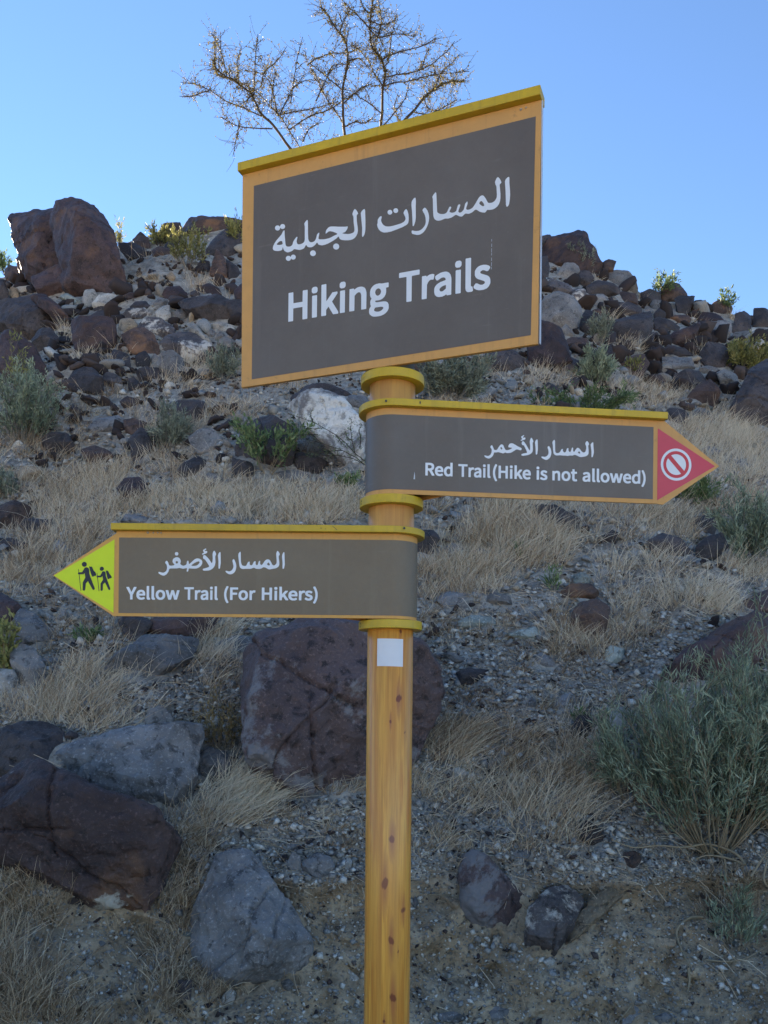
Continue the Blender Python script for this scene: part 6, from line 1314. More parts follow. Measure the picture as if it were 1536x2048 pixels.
'top_arabic': '2930,13128,2901,13118,2863,13087,2848,13060,2842,13027,2859,12800,2872,12458,2882,12415,2898,12402,2913,12404,2932,12419,2952,12459,2968,12568,2975,12672,2971,12795,2953,12982,2953,13092,2947,13120;2657,13181,2639,13170,2616,13139,2590,13076,2599,13022,2624,12966,2630,12938,2642,12752,2638,12695,2630,12667,2603,12627,2577,12603,2544,12587,2509,12580,2462,12583,2425,12596,2410,12611,2355,12722,2310,12788,2280,12811,2248,12814,2213,12801,2177,12771,2096,12647,2035,12569,2007,12548,1968,12533,1933,12527,1900,12529,1872,12539,1858,12554,1854,12577,1884,12659,1892,12696,1888,12735,1878,12739,1863,12733,1826,12690,1801,12581,1788,12551,1745,12513,1702,12498,1684,12501,1669,12510,1656,12527,1650,12545,1699,12675,1700,12699,1685,12711,1655,12708,1636,12695,1600,12570,1576,12549,1548,12539,1510,12536,1476,12542,1445,12556,1421,12574,1420,12594,1463,12664,1461,12692,1441,12704,1423,12702,1410,12692,1358,12590,1341,12571,1316,12558,1275,12551,1213,12559,1157,12581,1113,12611,1098,12630,1091,12651,1065,13100,1056,13139,1048,13146,1035,13146,989,13101,957,13048,973,12993,981,12711,990,12575,997,12534,1015,12488,1039,12456,1073,12429,1110,12413,1162,12406,1201,12408,1305,12429,1385,12413,1459,12418,1500,12429,1562,12460,1587,12465,1608,12459,1672,12415,1723,12394,1749,12393,1769,12401,1825,12445,1850,12445,1916,12424,1954,12427,2020,12446,2077,12485,2103,12492,2133,12479,2194,12429,2226,12408,2282,12385,2329,12372,2359,12378,2384,12413,2401,12425,2459,12411,2516,12408,2553,12410,2595,12422,2652,12455,2696,12509,2720,12569,2732,12648,2731,12762,2709,12969,2714,12994,2750,13020,2753,13037,2727,13098,2702,13142,2677,13172,2667,13180;488,13127,456,13114,416,13071,400,13037,394,12998,395,12950,412,12791,432,12427,437,12413,447,12405,458,12407,468,12417,491,12468,508,12532,518,12617,512,12896,516,13030,507,13110,501,13120;2233,12677,2249,12675,2267,12661,2305,12606,2321,12559,2320,12545,2313,12538,2290,12538,2268,12548,2230,12580,2199,12616,2193,12632,2200,12650,2215,12669;753,12818,718,12799,701,12778,697,12761,713,12720,755,12647,782,12554,789,12456,781,12405,768,12373,747,12340,711,12302,676,12278,637,12262,589,12258,539,12262,491,12274,429,12299,411,12298,404,12284,406,12256,417,12224,433,12208,553,12159,611,12153,652,12159,698,12177,738,12203,778,12246,821,12313,850,12379,868,12443,878,12518,874,12586,860,12651,832,12724,792,12788,768,12812;-52,12966,-79,12959,-93,12947,-102,12928,-101,12900,-87,12872,-70,12856,-48,12844,-19,12838,8,12845,22,12858,30,12876,29,12904,16,12932,-1,12948,-23,12961;245,12881,229,12875,202,12851,180,12806,185,12777,225,12693,237,12653,234,12616,213,12585,173,12559,116,12542,-99,12523,-203,12525,-271,12538,-315,12554,-356,12580,-382,12605,-414,12649,-439,12707,-443,12744,-426,12811,-428,12830,-449,12842,-476,12837,-511,12805,-534,12769,-539,12750,-540,12681,-552,12643,-548,12609,-532,12558,-500,12500,-456,12451,-401,12416,-348,12396,-256,12384,-150,12386,53,12418,160,12439,270,12476,302,12502,316,12532,324,12588,323,12666,313,12746,289,12829,266,12871,255,12880;-215,12957,-242,12950,-256,12937,-264,12918,-264,12890,-250,12862,-233,12846,-211,12833,-181,12828,-154,12835,-140,12848,-132,12866,-133,12894,-147,12922,-163,12939,-185,12951;-1195,13179,-1211,13170,-1235,13137,-1261,13069,-1259,13047,-1235,12997,-1228,12964,-1223,12843,-1201,12688,-1198,12632,-1201,12605,-1211,12583,-1228,12569,-1257,12559,-1320,12552,-1381,12557,-1483,12583,-1533,12602,-1547,12612,-1540,12617,-1488,12622,-1469,12627,-1444,12647,-1415,12683,-1396,12720,-1390,12749,-1398,12762,-1457,12765,-1670,12807,-1782,12836,-1866,12852,-1907,12855,-1938,12850,-1962,12840,-2009,12799,-2027,12772,-2035,12747,-2038,12715,-2033,12688,-2027,12688,-2008,12708,-1960,12729,-1927,12735,-1898,12733,-1824,12704,-1740,12660,-1698,12628,-1694,12619,-1701,12611,-1789,12592,-1894,12561,-1963,12552,-2069,12551,-2192,12570,-2236,12588,-2251,12608,-2227,12724,-2228,12754,-2238,12760,-2263,12750,-2295,12721,-2320,12624,-2338,12590,-2362,12563,-2388,12549,-2422,12543,-2459,12544,-2488,12553,-2513,12570,-2530,12592,-2545,12621,-2556,12656,-2565,12815,-2571,13130,-2578,13162,-2590,13172,-2607,13166,-2644,13135,-2666,13109,-2679,13083,-2663,13005,-2659,12662,-2672,12608,-2683,12592,-2705,12577,-2755,12559,-2804,12555,-2849,12561,-2879,12579,-2895,12606,-2905,12648,-2902,12680,-2882,12755,-2888,12772,-2900,12777,-2931,12760,-2989,12694,-3012,12657,-3031,12594,-3054,12569,-3086,12556,-3126,12552,-3178,12562,-3211,12578,-3232,12601,-3245,12641,-3273,12890,-3277,13004,-3283,13023,-3293,13028,-3308,13022,-3331,13001,-3362,12945,-3382,12920,-3528,12797,-3581,12736,-3618,12676,-3632,12636,-3637,12597,-3628,12567,-3605,12541,-3559,12518,-3481,12498,-3413,12493,-3370,12498,-3352,12506,-3343,12518,-3332,12567,-3326,12572,-3298,12498,-3271,12462,-3214,12419,-3189,12409,-3162,12404,-3120,12405,-3055,12415,-3020,12431,-2991,12452,-2969,12457,-2825,12406,-2781,12403,-2726,12409,-2690,12420,-2670,12433,-2633,12491,-2620,12499,-2607,12492,-2577,12449,-2555,12433,-2523,12421,-2479,12412,-2438,12411,-2411,12418,-2368,12440,-2328,12468,-2305,12497,-2293,12502,-2283,12497,-2249,12446,-2210,12423,-2149,12403,-2116,12399,-2053,12401,-1957,12417,-1819,12460,-1726,12501,-1663,12545,-1651,12537,-1632,12490,-1615,12469,-1586,12448,-1545,12430,-1472,12409,-1377,12391,-1304,12386,-1248,12392,-1189,12416,-1146,12457,-1113,12517,-1099,12583,-1102,12652,-1132,12850,-1138,12980,-1130,13014,-1100,13034,-1098,13047,-1116,13087,-1150,13141,-1172,13167;-927,13124,-959,13112,-999,13078,-1014,13053,-1020,13029,-977,12640,-981,12434,-975,12413,-964,12402,-952,12404,-938,12414,-910,12456,-893,12513,-885,12575,-885,12793,-897,13070,-906,13110,-913,13120;-3358,13211,-3382,13206,-3403,13193,-3414,13175,-3420,13147,-3450,13181,-3481,13198,-3521,13203,-3551,13194,-3568,13175,-3574,13155,-3571,13121,-3553,13093,-3533,13076,-3512,13065,-3482,13058,-3462,13059,-3439,13068,-3425,13082,-3412,13124,-3384,13093,-3356,13077,-3321,13070,-3290,13078,-3273,13092,-3264,13110,-3263,13136,-3271,13158,-3286,13179,-3305,13195,-3328,13205;-3399,12757,-3365,12751,-3347,12732,-3333,12685,-3334,12672,-3344,12658,-3377,12651,-3432,12654,-3488,12667,-3510,12680,-3515,12690,-3511,12700,-3469,12733,-3431,12752;-1744,12375,-1777,12368,-1800,12351,-1813,12325,-1813,12291,-1797,12257,-1774,12233,-1742,12215,-1704,12207,-1671,12215,-1649,12232,-1636,12257,-1636,12292,-1651,12325,-1675,12350,-1706,12368;-2430,12321,-2461,12314,-2485,12295,-2496,12272,-2495,12239,-2480,12208,-2453,12181,-2426,12167,-2389,12161,-2358,12168,-2333,12187,-2323,12210,-2324,12243,-2339,12274,-2366,12301,-2393,12315;-3022,12315,-3042,12312,-3062,12300,-3083,12266,-3113,12293,-3141,12306,-3178,12311,-3208,12301,-3225,12282,-3231,12262,-3227,12228,-3210,12201,-3179,12178,-3137,12167,-3115,12170,-3095,12179,-3081,12195,-3070,12219,-3041,12192,-3018,12181,-2986,12175,-2955,12183,-2938,12198,-2929,12216,-2928,12242,-2935,12263,-2951,12284,-2969,12300,-2992,12310',
'red_arabic': '3343,7160,3286,7121,3285,7109,3293,7093,3309,7067,3323,7060,3275,7033,3271,7021,3278,7012,3291,7012,3313,7021,3388,7053,3397,7061,3397,7092,3392,7100,3371,7102,3336,7096,3326,7103,3327,7112,3364,7141,3362,7157,3354,7161;3552,7103,3539,7088,3527,7059,3513,7002,3526,6897,3525,6803,3520,6779,3516,6772,3501,6784,3433,6899,3376,6978,3353,6999,3334,7005,3321,6999,3304,6976,3297,6947,3308,6915,3321,6902,3350,6899,3365,6887,3433,6757,3444,6723,3440,6710,3429,6703,3371,6692,3304,6671,3297,6663,3295,6651,3300,6637,3309,6630,3348,6626,3469,6650,3502,6664,3548,6690,3581,6724,3594,6755,3600,6811,3592,6964,3597,6983,3611,7004,3612,7014,3598,7052,3581,7080,3565,7100;3709,7069,3690,7059,3669,7031,3657,7000,3655,6975,3672,6832,3676,6694,3681,6676,3692,6669,3709,6677,3720,6700,3733,6814,3727,7027,3720,7062;4167,7074,4152,7064,4130,7037,4121,7019,4119,6996,4132,6932,4139,6822,4153,6731,4169,6702,4200,6680,4244,6672,4330,6683,4402,6676,4482,6679,4532,6671,4595,6688,4661,6687,4707,6706,4728,6710,4766,6700,4851,6664,4899,6658,4986,6675,5032,6689,5068,6713,5091,6745,5098,6776,5097,6854,5086,6960,5091,6976,5109,7000,5111,7010,5090,7051,5074,7072,5058,7084,5045,7083,5033,7073,5016,7047,5006,7022,5006,7003,5024,6965,5031,6939,5033,6886,5015,6818,5003,6799,4985,6787,4957,6782,4938,6788,4905,6815,4853,6875,4825,6892,4806,6898,4792,6895,4780,6887,4743,6844,4717,6796,4708,6791,4698,6791,4685,6801,4678,6819,4681,6872,4678,6889,4671,6896,4659,6900,4644,6887,4628,6827,4611,6790,4599,6778,4588,6778,4577,6784,4557,6808,4551,6828,4554,6869,4549,6877,4539,6879,4522,6873,4509,6861,4490,6793,4464,6764,4452,6760,4439,6763,4409,6787,4400,6807,4406,6844,4401,6850,4392,6851,4374,6845,4362,6834,4332,6778,4315,6758,4286,6741,4254,6735,4233,6738,4218,6746,4208,6758,4201,6774,4196,6825,4191,7036,4184,7070,4178,7076;5207,7062,5192,7053,5172,7033,5155,7008,5150,6991,5176,6818,5175,6694,5181,6672,5191,6665,5204,6672,5215,6691,5231,6743,5240,6793,5239,6842,5226,6968,5225,7027,5219,7056,5215,7061;3011,6935,2984,6924,2966,6906,2950,6869,2945,6838,2950,6832,2963,6827,3039,6820,3045,6817,3044,6810,3025,6795,2984,6773,2953,6761,2918,6753,2887,6755,2866,6769,2840,6814,2816,6871,2797,6890,2782,6898,2757,6897,2732,6878,2695,6831,2658,6765,2641,6749,2620,6742,2589,6744,2568,6753,2554,6795,2530,6844,2514,6864,2501,6863,2481,6842,2470,6815,2474,6801,2503,6766,2510,6740,2502,6673,2482,6626,2453,6597,2413,6580,2389,6582,2325,6595,2316,6585,2322,6565,2342,6545,2381,6525,2422,6516,2449,6519,2490,6539,2536,6584,2553,6615,2570,6668,2583,6683,2614,6679,2685,6692,2807,6664,2825,6668,2864,6690,2910,6678,2943,6678,3001,6688,3032,6699,3160,6782,3191,6783,3262,6765,3281,6767,3295,6781,3302,6802,3298,6818,3286,6829,3212,6858,3084,6927,3049,6937;4018,6909,3999,6893,3990,6870,4013,6804,4020,6756,4016,6711,4000,6674,3976,6648,3941,6629,3907,6624,3847,6631,3834,6627,3828,6617,3832,6599,3849,6586,3898,6561,3940,6546,3965,6545,3984,6550,4030,6579,4052,6602,4069,6629,4091,6696,4095,6759,4078,6834,4048,6889,4030,6905;2754,6826,2766,6824,2784,6797,2789,6779,2781,6768,2769,6765,2758,6768,2738,6793,2736,6811;4837,6806,4848,6804,4863,6786,4873,6762,4868,6752,4839,6750,4810,6768,4808,6776,4812,6784',
'yel_arabic': '-4736,4072,-4795,4032,-4795,4014,-4769,3968,-4819,3937,-4821,3923,-4814,3914,-4793,3916,-4705,3953,-4690,3964,-4686,3996,-4692,4008,-4712,4011,-4745,4007,-4753,4012,-4750,4020,-4713,4050,-4712,4061,-4718,4070;-4515,4019,-4534,3995,-4552,3935,-4545,3809,-4554,3733,-4566,3705,-4579,3709,-4628,3785,-4673,3838,-4727,3891,-4760,3908,-4777,3903,-4786,3892,-4793,3860,-4793,3833,-4787,3815,-4752,3796,-4731,3775,-4648,3653,-4636,3620,-4641,3606,-4657,3596,-4787,3556,-4796,3547,-4799,3535,-4792,3519,-4783,3512,-4761,3507,-4701,3507,-4647,3513,-4603,3525,-4546,3564,-4523,3588,-4498,3626,-4485,3661,-4474,3722,-4482,3866,-4460,3931,-4466,3956,-4489,4000,-4503,4017;-2900,4028,-2916,4004,-2930,3948,-2915,3778,-2917,3727,-2933,3692,-2966,3663,-2994,3658,-3017,3667,-3031,3684,-3062,3751,-3087,3786,-3112,3807,-3144,3812,-3174,3805,-3204,3786,-3223,3766,-3275,3686,-3296,3668,-3315,3668,-3332,3686,-3337,3704,-3336,3760,-3341,3769,-3351,3771,-3362,3767,-3371,3756,-3396,3676,-3410,3659,-3429,3662,-3448,3680,-3453,3701,-3450,3750,-3455,3759,-3467,3762,-3485,3756,-3500,3742,-3532,3675,-3549,3657,-3575,3658,-3599,3672,-3604,3690,-3601,3737,-3606,3746,-3618,3749,-3636,3743,-3650,3729,-3686,3655,-3700,3642,-3721,3637,-3751,3638,-3786,3650,-3801,3663,-3813,3688,-3826,3751,-3833,3967,-3838,3995,-3850,4001,-3878,3971,-3889,3948,-3895,3922,-3894,3874,-3869,3669,-3855,3611,-3842,3590,-3823,3574,-3797,3564,-3765,3560,-3711,3565,-3595,3564,-3565,3570,-3498,3594,-3481,3591,-3442,3569,-3360,3564,-3309,3573,-3263,3604,-3240,3610,-3197,3599,-3137,3565,-3112,3557,-3081,3557,-2928,3588,-2896,3607,-2870,3630,-2857,3651,-2847,3688,-2848,3749,-2865,3876,-2860,3900,-2839,3935,-2838,3949,-2850,3979,-2867,4004,-2886,4025;-4364,3988,-4378,3979,-4396,3952,-4411,3917,-4415,3890,-4400,3755,-4398,3592,-4392,3566,-4380,3555,-4366,3565,-4357,3586,-4339,3704,-4346,3951,-4352,3981;-5481,3975,-5500,3964,-5509,3950,-5511,3916,-5500,3898,-5486,3889,-5453,3887,-5434,3898,-5425,3912,-5423,3945,-5434,3964,-5448,3973;-2735,4001,-2749,3989,-2767,3956,-2778,3919,-2781,3884,-2766,3726,-2767,3598,-2761,3577,-2749,3570,-2734,3578,-2724,3596,-2707,3680,-2719,3964,-2725,3996;-5478,3843,-5506,3833,-5541,3812,-5554,3797,-5566,3772,-5569,3732,-5564,3711,-5520,3658,-5522,3647,-5534,3639,-5599,3626,-5641,3631,-5659,3648,-5681,3711,-5705,3746,-5723,3754,-5746,3733,-5757,3712,-5757,3698,-5718,3647,-5707,3585,-5712,3533,-5730,3491,-5762,3461,-5802,3446,-5832,3448,-5907,3467,-5920,3464,-5927,3452,-5924,3434,-5906,3415,-5859,3390,-5815,3374,-5792,3371,-5771,3375,-5728,3398,-5699,3431,-5670,3478,-5654,3536,-5633,3552,-5608,3556,-5459,3558,-5394,3572,-5296,3550,-5215,3569,-5204,3564,-5200,3552,-5208,3487,-5200,3479,-5186,3477,-5168,3490,-5155,3548,-5138,3563,-5071,3557,-4973,3558,-4929,3570,-4899,3585,-4869,3606,-4843,3632,-4823,3665,-4811,3698,-4810,3739,-4818,3760,-4831,3778,-4887,3813,-4938,3820,-4978,3810,-5013,3791,-5139,3674,-5148,3676,-5153,3685,-5164,3750,-5173,3757,-5186,3756,-5202,3738,-5210,3678,-5223,3655,-5264,3634,-5288,3629,-5311,3632,-5346,3648,-5368,3671,-5370,3685,-5357,3741,-5369,3783,-5384,3811,-5401,3826,-5424,3838,-5448,3844;-4018,3810,-4034,3796,-4044,3765,-4015,3635,-4021,3591,-4040,3547,-4069,3516,-4108,3497,-4134,3496,-4201,3511,-4213,3508,-4217,3501,-4210,3480,-4189,3459,-4145,3430,-4124,3423,-4075,3420,-4024,3442,-3997,3464,-3981,3485,-3966,3510,-3955,3543,-3943,3613,-3943,3643,-3954,3701,-3985,3780,-4004,3806;-5472,3745,-5449,3745,-5431,3729,-5430,3703,-5446,3686,-5472,3684,-5489,3700,-5490,3728;-4913,3743,-4898,3743,-4886,3736,-4880,3725,-4881,3711,-4905,3675,-4937,3647,-4965,3635,-5009,3627,-5064,3627,-5086,3635,-5084,3644,-5068,3660,-5014,3698,-4958,3728;-3124,3732,-3111,3725,-3091,3688,-3087,3667,-3099,3657,-3115,3655,-3131,3659,-3149,3671,-3158,3685,-3158,3697,-3148,3713',
'yel_hikers': '-7835,3703,-7854,3694,-7873,3674,-7881,3653,-7881,3627,-7871,3605,-7853,3587,-7830,3577,-7804,3578,-7781,3587,-7763,3606,-7754,3628,-7754,3655,-7764,3677,-7782,3695,-7805,3704;-7686,3590,-7690,3585,-7690,3570,-7679,3519,-7652,3424,-7618,3337,-7605,3325,-7592,3325,-7560,3345,-7516,3355,-7511,3362,-7511,3380,-7526,3428,-7538,3448,-7581,3491,-7620,3577,-7635,3587,-7656,3582;-7384,3583,-7401,3575,-7417,3557,-7422,3541,-7421,3520,-7412,3499,-7395,3485,-7378,3479,-7357,3479,-7336,3489,-7321,3505,-7316,3521,-7316,3544,-7326,3565,-7342,3579,-7360,3585;-7773,3564,-7797,3557,-7811,3545,-7870,3444,-7947,3435,-7957,3513,-7962,3520,-7970,3517,-7962,3433,-7977,3418,-7978,3401,-7969,3388,-7956,3383,-7954,3370,-7906,2972,-7901,2963,-7893,2966,-7892,2982,-7941,3381,-7936,3384,-7841,3385,-7827,3392,-7806,3417,-7787,3306,-7852,3176,-7854,2996,-7850,2983,-7833,2970,-7814,2969,-7804,2973,-7793,2985,-7788,3004,-7777,3151,-7720,3213,-7603,3005,-7586,2992,-7567,2992,-7553,3001,-7544,3015,-7545,3034,-7652,3307,-7687,3413,-7692,3502,-7698,3530,-7715,3551,-7731,3561,-7745,3566;-7261,3491,-7266,3483,-7266,3473,-7251,3393,-7231,3316,-7216,3276,-7207,3267,-7198,3266,-7167,3286,-7123,3299,-7115,3308,-7117,3329,-7135,3361,-7174,3407,-7208,3478,-7219,3487,-7237,3483;-7334,3467,-7348,3464,-7359,3454,-7408,3358,-7474,3354,-7477,3359,-7484,3418,-7489,3425,-7497,3422,-7490,3354,-7501,3340,-7502,3328,-7484,3305,-7444,2967,-7438,2959,-7431,2962,-7430,2978,-7470,3310,-7383,3315,-7375,3321,-7354,3351,-7335,3261,-7399,3152,-7399,2994,-7395,2982,-7380,2970,-7364,2970,-7350,2977,-7345,2984,-7340,3001,-7337,3132,-7288,3186,-7195,3004,-7181,2994,-7166,2994,-7154,3001,-7147,3014,-7151,3040,-7232,3257,-7235,3271,-7266,3345,-7275,3438,-7283,3452,-7297,3464,-7310,3469',
}

# ------------------------------------------------------------------ the trail signpost
PX, PY = .0145, 2.30
post_root = link('trail_signpost', None, loc=(PX, PY, 0))
tag(post_root, 'round wooden trail signpost with yellow rings carrying one large brown board and two arrow signs', 'signpost')
O3 = Vector((PX, PY, 0))

def sub(name, bm_or_me, m, parent, bevel=0):
    """link a mesh given in world coordinates as a child of a part of the post"""
    if isinstance(bm_or_me, bmesh.types.BMesh):
        me = bpy.data.meshes.new(name)
        bmesh.ops.recalc_face_normals(bm_or_me, faces=bm_or_me.faces[:])
        bm_or_me.to_mesh(me); bm_or_me.free()
    else: me = bm_or_me
    me.transform(Matrix.Translation(-O3))
    o = link(name, me, m, parent)
    if bevel:
        md = o.modifiers.new('bevel', 'BEVEL'); md.width = bevel; md.segments = 3; md.limit_method = 'ANGLE'; md.angle_limit = R(40)
        md.harden_normals = False
        for p in me.polygons: p.use_smooth = False
    return o

def prism(path_in, z0, z1, bm=None):
    """solid from a closed plan outline"""
    bm = bm or bmesh.new()
    a = [bm.verts.new((x, y, z0)) for x, y in path_in]; b = [bm.verts.new((x, y, z1)) for x, y in path_in]
    n = len(a)
    for i in range(n): bm.faces.new((a[i], a[(i + 1) % n], b[(i + 1) % n], b[i]))
    bm.faces.new(a[::-1]); bm.faces.new(b)
    return bm

def plastic(name, col, rough=.45, spec=.5, var=.12, bump=.15, scale=18, dirt=None, hexa=False):
    k = NT(name)
    n = k.noise(scale, 6, .65); n2 = k.noise(4, 4, .6)
    c = k.mix(k.ramp(n, [(.35, 0), (.7, 1)]), col, tuple(x * (1 - var) for x in col))
    c = k.mix(k.ramp(n2, [(.4, 0), (.7, var * 2)]), c, tuple(x * .7 for x in col))
    if dirt:
        d = k.noise(42, 6, .75)
        c = k.mix(k.ramp(d, [(.60, 0), (.72, .5)]), c, dirt)
        st = k.n('ShaderNodeMapping', inputs={'Scale': (60, 60, 2.5)}); k.l(k.coord(), st.inputs[0])
        sn = k.noise(1.0, 4, .6, st.outputs[0])
        c = k.mix(k.ramp(sn, [(.55, 0), (.8, .35)]), c, dirt)
    k.color(c); k.rough(k.ramp(n2, [(.3, rough - .06), (.7, rough + .1)]), spec)
    b = None
    if hexa:
        h = k.voro(330, None, 'DISTANCE_TO_EDGE')
        b = k.bump(k.ramp(h, [(0, 0), (.12, 1)]), .35, .0006)
    k.bump(n, bump, .002, b)
    return k.m

def wood_material():
    k = NT('varnished_pine')
    co = k.coord()
    sep = k.n('ShaderNodeSeparateXYZ'); k.l(co, sep.inputs[0])
    # strips glued side by side: each a little different
    stx = k.math('FLOOR', k.math('MULTIPLY_ADD', sep.outputs[0], 24, .36))
    wn_ = k.n('ShaderNodeTexWhiteNoise', noise_dimensions='1D'); k.l(stx, wn_.inputs['W'])
    # grain, bent around the knots
    mp = k.n('ShaderNodeMapping', inputs={'Scale': (1, 1, .045)}); k.l(co, mp.inputs[0])
    off = k.n('ShaderNodeCombineXYZ'); k.l(k.math('MULTIPLY', stx, 3.7), off.inputs[1])
    knots = [(795.6, 1397, 1.0), (779.6, 1443, .4), (809.5, 1464, .55), (783, 1678, 1.15), (768, 1767, 1.2), (806, 1822, .9), (781, 1881, 1.0), (785, 1996, 1.15), (767, 2042, .5), (809, 1731, .4), (816, 1725, .45), (736, 1628, .7), (795, 1904, .3), (800, 1262, .5), (744, 1052, .5)]
    kn = None; pull = None
    for (x, y, s) in knots:
        s *= 1.35; el = .85 + .9 * abs(math.sin(y * 1.7)); tilt = .5 * math.sin(y * 2.9)
        dx = ((x - 778 - (1420 - y) * .0094) / FPX * 2.25); z = EYE + (CYP - y) / FPX * 2.243
        v = k.n('ShaderNodeVectorMath', operation='SUBTRACT'); k.l(co, v.inputs[0]); v.inputs[1].default_value = (dx, -.058, z)
        rt = k.n('ShaderNodeVectorRotate', rotation_type='Y_AXIS'); k.l(v.outputs[0], rt.inputs['Vector']); rt.inputs['Angle'].default_value = tilt
        m = k.n('ShaderNodeVectorMath', operation='MULTIPLY'); k.l(rt.outputs[0], m.inputs[0]); m.inputs[1].default_value = (1 / (.0060 * s), .25 / (.0062 * s), 1 / (.0085 * s * el))
        ln = k.n('ShaderNodeVectorMath', operation='LENGTH'); k.l(m.outputs[0], ln.inputs[0])
        core = k.math('SUBTRACT', 1.0, ln.outputs['Value'])
        m2 = k.n('ShaderNodeVectorMath', operation='MULTIPLY'); k.l(v.outputs[0], m2.inputs[0]); m2.inputs[1].default_value = (1 / (.0075 * s), .2 / (.006 * s), 1 / (.050 * s * el))
        l2 = k.n('ShaderNodeVectorMath', operation='LENGTH'); k.l(m2.outputs[0], l2.inputs[0])
        halo = k.math('SUBTRACT', 1.0, l2.outputs['Value'])
        kn = core if kn is None else k.math('MAXIMUM', kn, core)
        pull = halo if pull is None else k.math('MAXIMUM', pull, halo)
    pullc = k.math('MAXIMUM', pull, 0.0)
    dist = k.n('ShaderNodeCombineXYZ'); k.l(k.math('MULTIPLY', pullc, .012), dist.inputs[0])
    ad = k.n('ShaderNodeVectorMath', operation='ADD'); k.l(mp.outputs[0], ad.inputs[0]); k.l(off.outputs[0], ad.inputs[1])
    ad2 = k.n('ShaderNodeVectorMath', operation='ADD'); k.l(ad.outputs[0], ad2.inputs[0]); k.l(dist.outputs[0], ad2.inputs[1])
    g1 = k.noise(95, 4, .55, ad2.outputs[0], .6)
    g2 = k.noise(300, 3, .6, ad2.outputs[0])
    g3 = k.noise(22, 3, .5, ad2.outputs[0])
    light, dark = (.80, .40, .06), (.58, .21, .028)
    c = k.mix(k.ramp(g1, [(.36, 0), (.62, .95)]), light, dark)
    c = k.mix(k.ramp(g3, [(.45, 0), (.7, .45)]), c, (.40, .16, .045))
    c = k.mix(k.ramp(g2, [(.5, 0), (.75, .3)]), c, (.30, .12, .03))
    c = k.mix(k.math('MULTIPLY', wn_.outputs['Value'], .35), c, (.72, .36, .07))
    # pinkish, paler wood at the top where the varnish is thinner
    c = k.mix(k.ramp(sep.outputs[2], [(.0, 0), (1, 1)]) if False else k.math('MULTIPLY', k.math('GREATER_THAN', sep.outputs[2], EYE + .24), .35), c, (.74, .42, .20))
    kr = k.n('ShaderNodeMath', operation='ADD'); k.l(kn, kr.inputs[0]); k.l(k.math('MULTIPLY', k.math('SUBTRACT', g2, .5), 1.4), kr.inputs[1])
    c = k.mix(k.ramp(pull, [(.02, 0), (.7, .8)]), c, (.42, .15, .05))
    c = k.mix(k.ramp(kr.outputs[0], [(.05, 0), (.3, .92)]), c, (.20, .055, .026))
    k.color(c)
    k.rough(.38, .45)
    k.b.inputs['Coat Weight'].default_value = .15; k.b.inputs['Coat Roughness'].default_value = .25
    b = k.bump(g2, .18, .001)
    k.bump(g1, .15, .0012, b)
    return k.m

def weathered(mat, col2, amount):
    """dust veil, dribble streaks and fine scuffs on a printed face"""
    t = mat.node_tree; b = t.nodes['Principled BSDF']; src = b.inputs['Base Color'].links[0].from_socket
    co = t.nodes.new('ShaderNodeTexCoord')
    def noise(sc_, det, mp):
        m = t.nodes.new('ShaderNodeMapping'); m.inputs['Scale'].default_value = mp; t.links.new(co.outputs['Object'], m.inputs[0])
        n = t.nodes.new('ShaderNodeTexNoise'); n.inputs['Scale'].default_value = sc_; n.inputs['Detail'].default_value = det; n.inputs['Roughness'].default_value = .65; t.links.new(m.outputs[0], n.inputs['Vector'])
        return n.outputs['Fac']
    for f, lo, hi, am in ((noise(3, 6, (1, 1, 1)), .40, .75, amount), (noise(28, 5, (1, 1, .05)), .58, .72, amount * .8), (noise(60, 4, (.12, .12, 1)), .66, .70, amount * .7), (noise(150, 3, (1, 1, 1)), .66, .74, amount)):
        r_ = t.nodes.new('ShaderNodeMapRange'); r_.inputs[1].default_value = lo; r_.inputs[2].default_value = hi; r_.inputs[4].default_value = am; t.links.new(f, r_.inputs[0])
        mx = t.nodes.new('ShaderNodeMix'); mx.data_type = 'RGBA'; t.links.new(r_.outputs[0], mx.inputs[0]); t.links.new(src, mx.inputs[6]); mx.inputs[7].default_value = (*col2, 1)
        src = mx.outputs[2]
    t.links.new(src, b.inputs['Base Color'])
    return mat

M_YEL = plastic('yellow_paint', (.64, .42, .012), .42, .45, .14, .2, 24, dirt=(.10, .075, .03))
M_ORG = plastic('orange_film', (.66, .34, .095), .5, .4, .08, .1, 30, dirt=(.25, .14, .06))
M_ORGH = plastic('orange_reflective_film', (.70, .36, .08), .45, .4, .08, .1, 30, dirt=(.25, .14, .05), hexa=True)
M_BRN = plastic('brown_film', (.130, .102, .078), .42, .5, .06, .1, 90)
M_BRNH = plastic('brown_reflective_film', (.175, .128, .075), .42, .5, .08, .1, 90, hexa=True)
M_WHT = plastic('white_lettering', (.78, .80, .82), .5, .4, .03, .02, 40)
M_RED = plastic('red_film', (.62, .05, .075), .42, .5, .05, .05, 40)
M_RED2 = plastic('signal_red_film', (.58, .035, .04), .42, .5, .03, .05, 40)
M_LIM = plastic('yellow_green_reflective_film', (.66, .78, .01), .42, .45, .05, .1, 40, hexa=True)
M_BLK = plastic('black_print', (.018, .022, .032), .5, .4, .05, .02, 40)
M_STL = plastic('galvanised_steel', (.30, .32, .38), .35, .5, .1, .1, 40)
M_STL.node_tree.nodes['Principled BSDF'].inputs['Metallic'].default_value = .7
M_ALU = plastic('aluminium_edge', (.55, .57, .6), .35, .5, .1, .1, 40)
M_PAP = plastic('white_paper', (.72, .73, .75), .6, .3, .03, .05, 60)
M_MUD = plastic('pale_mud', (.5, .42, .33), .9, .1, .2, .3, 200)

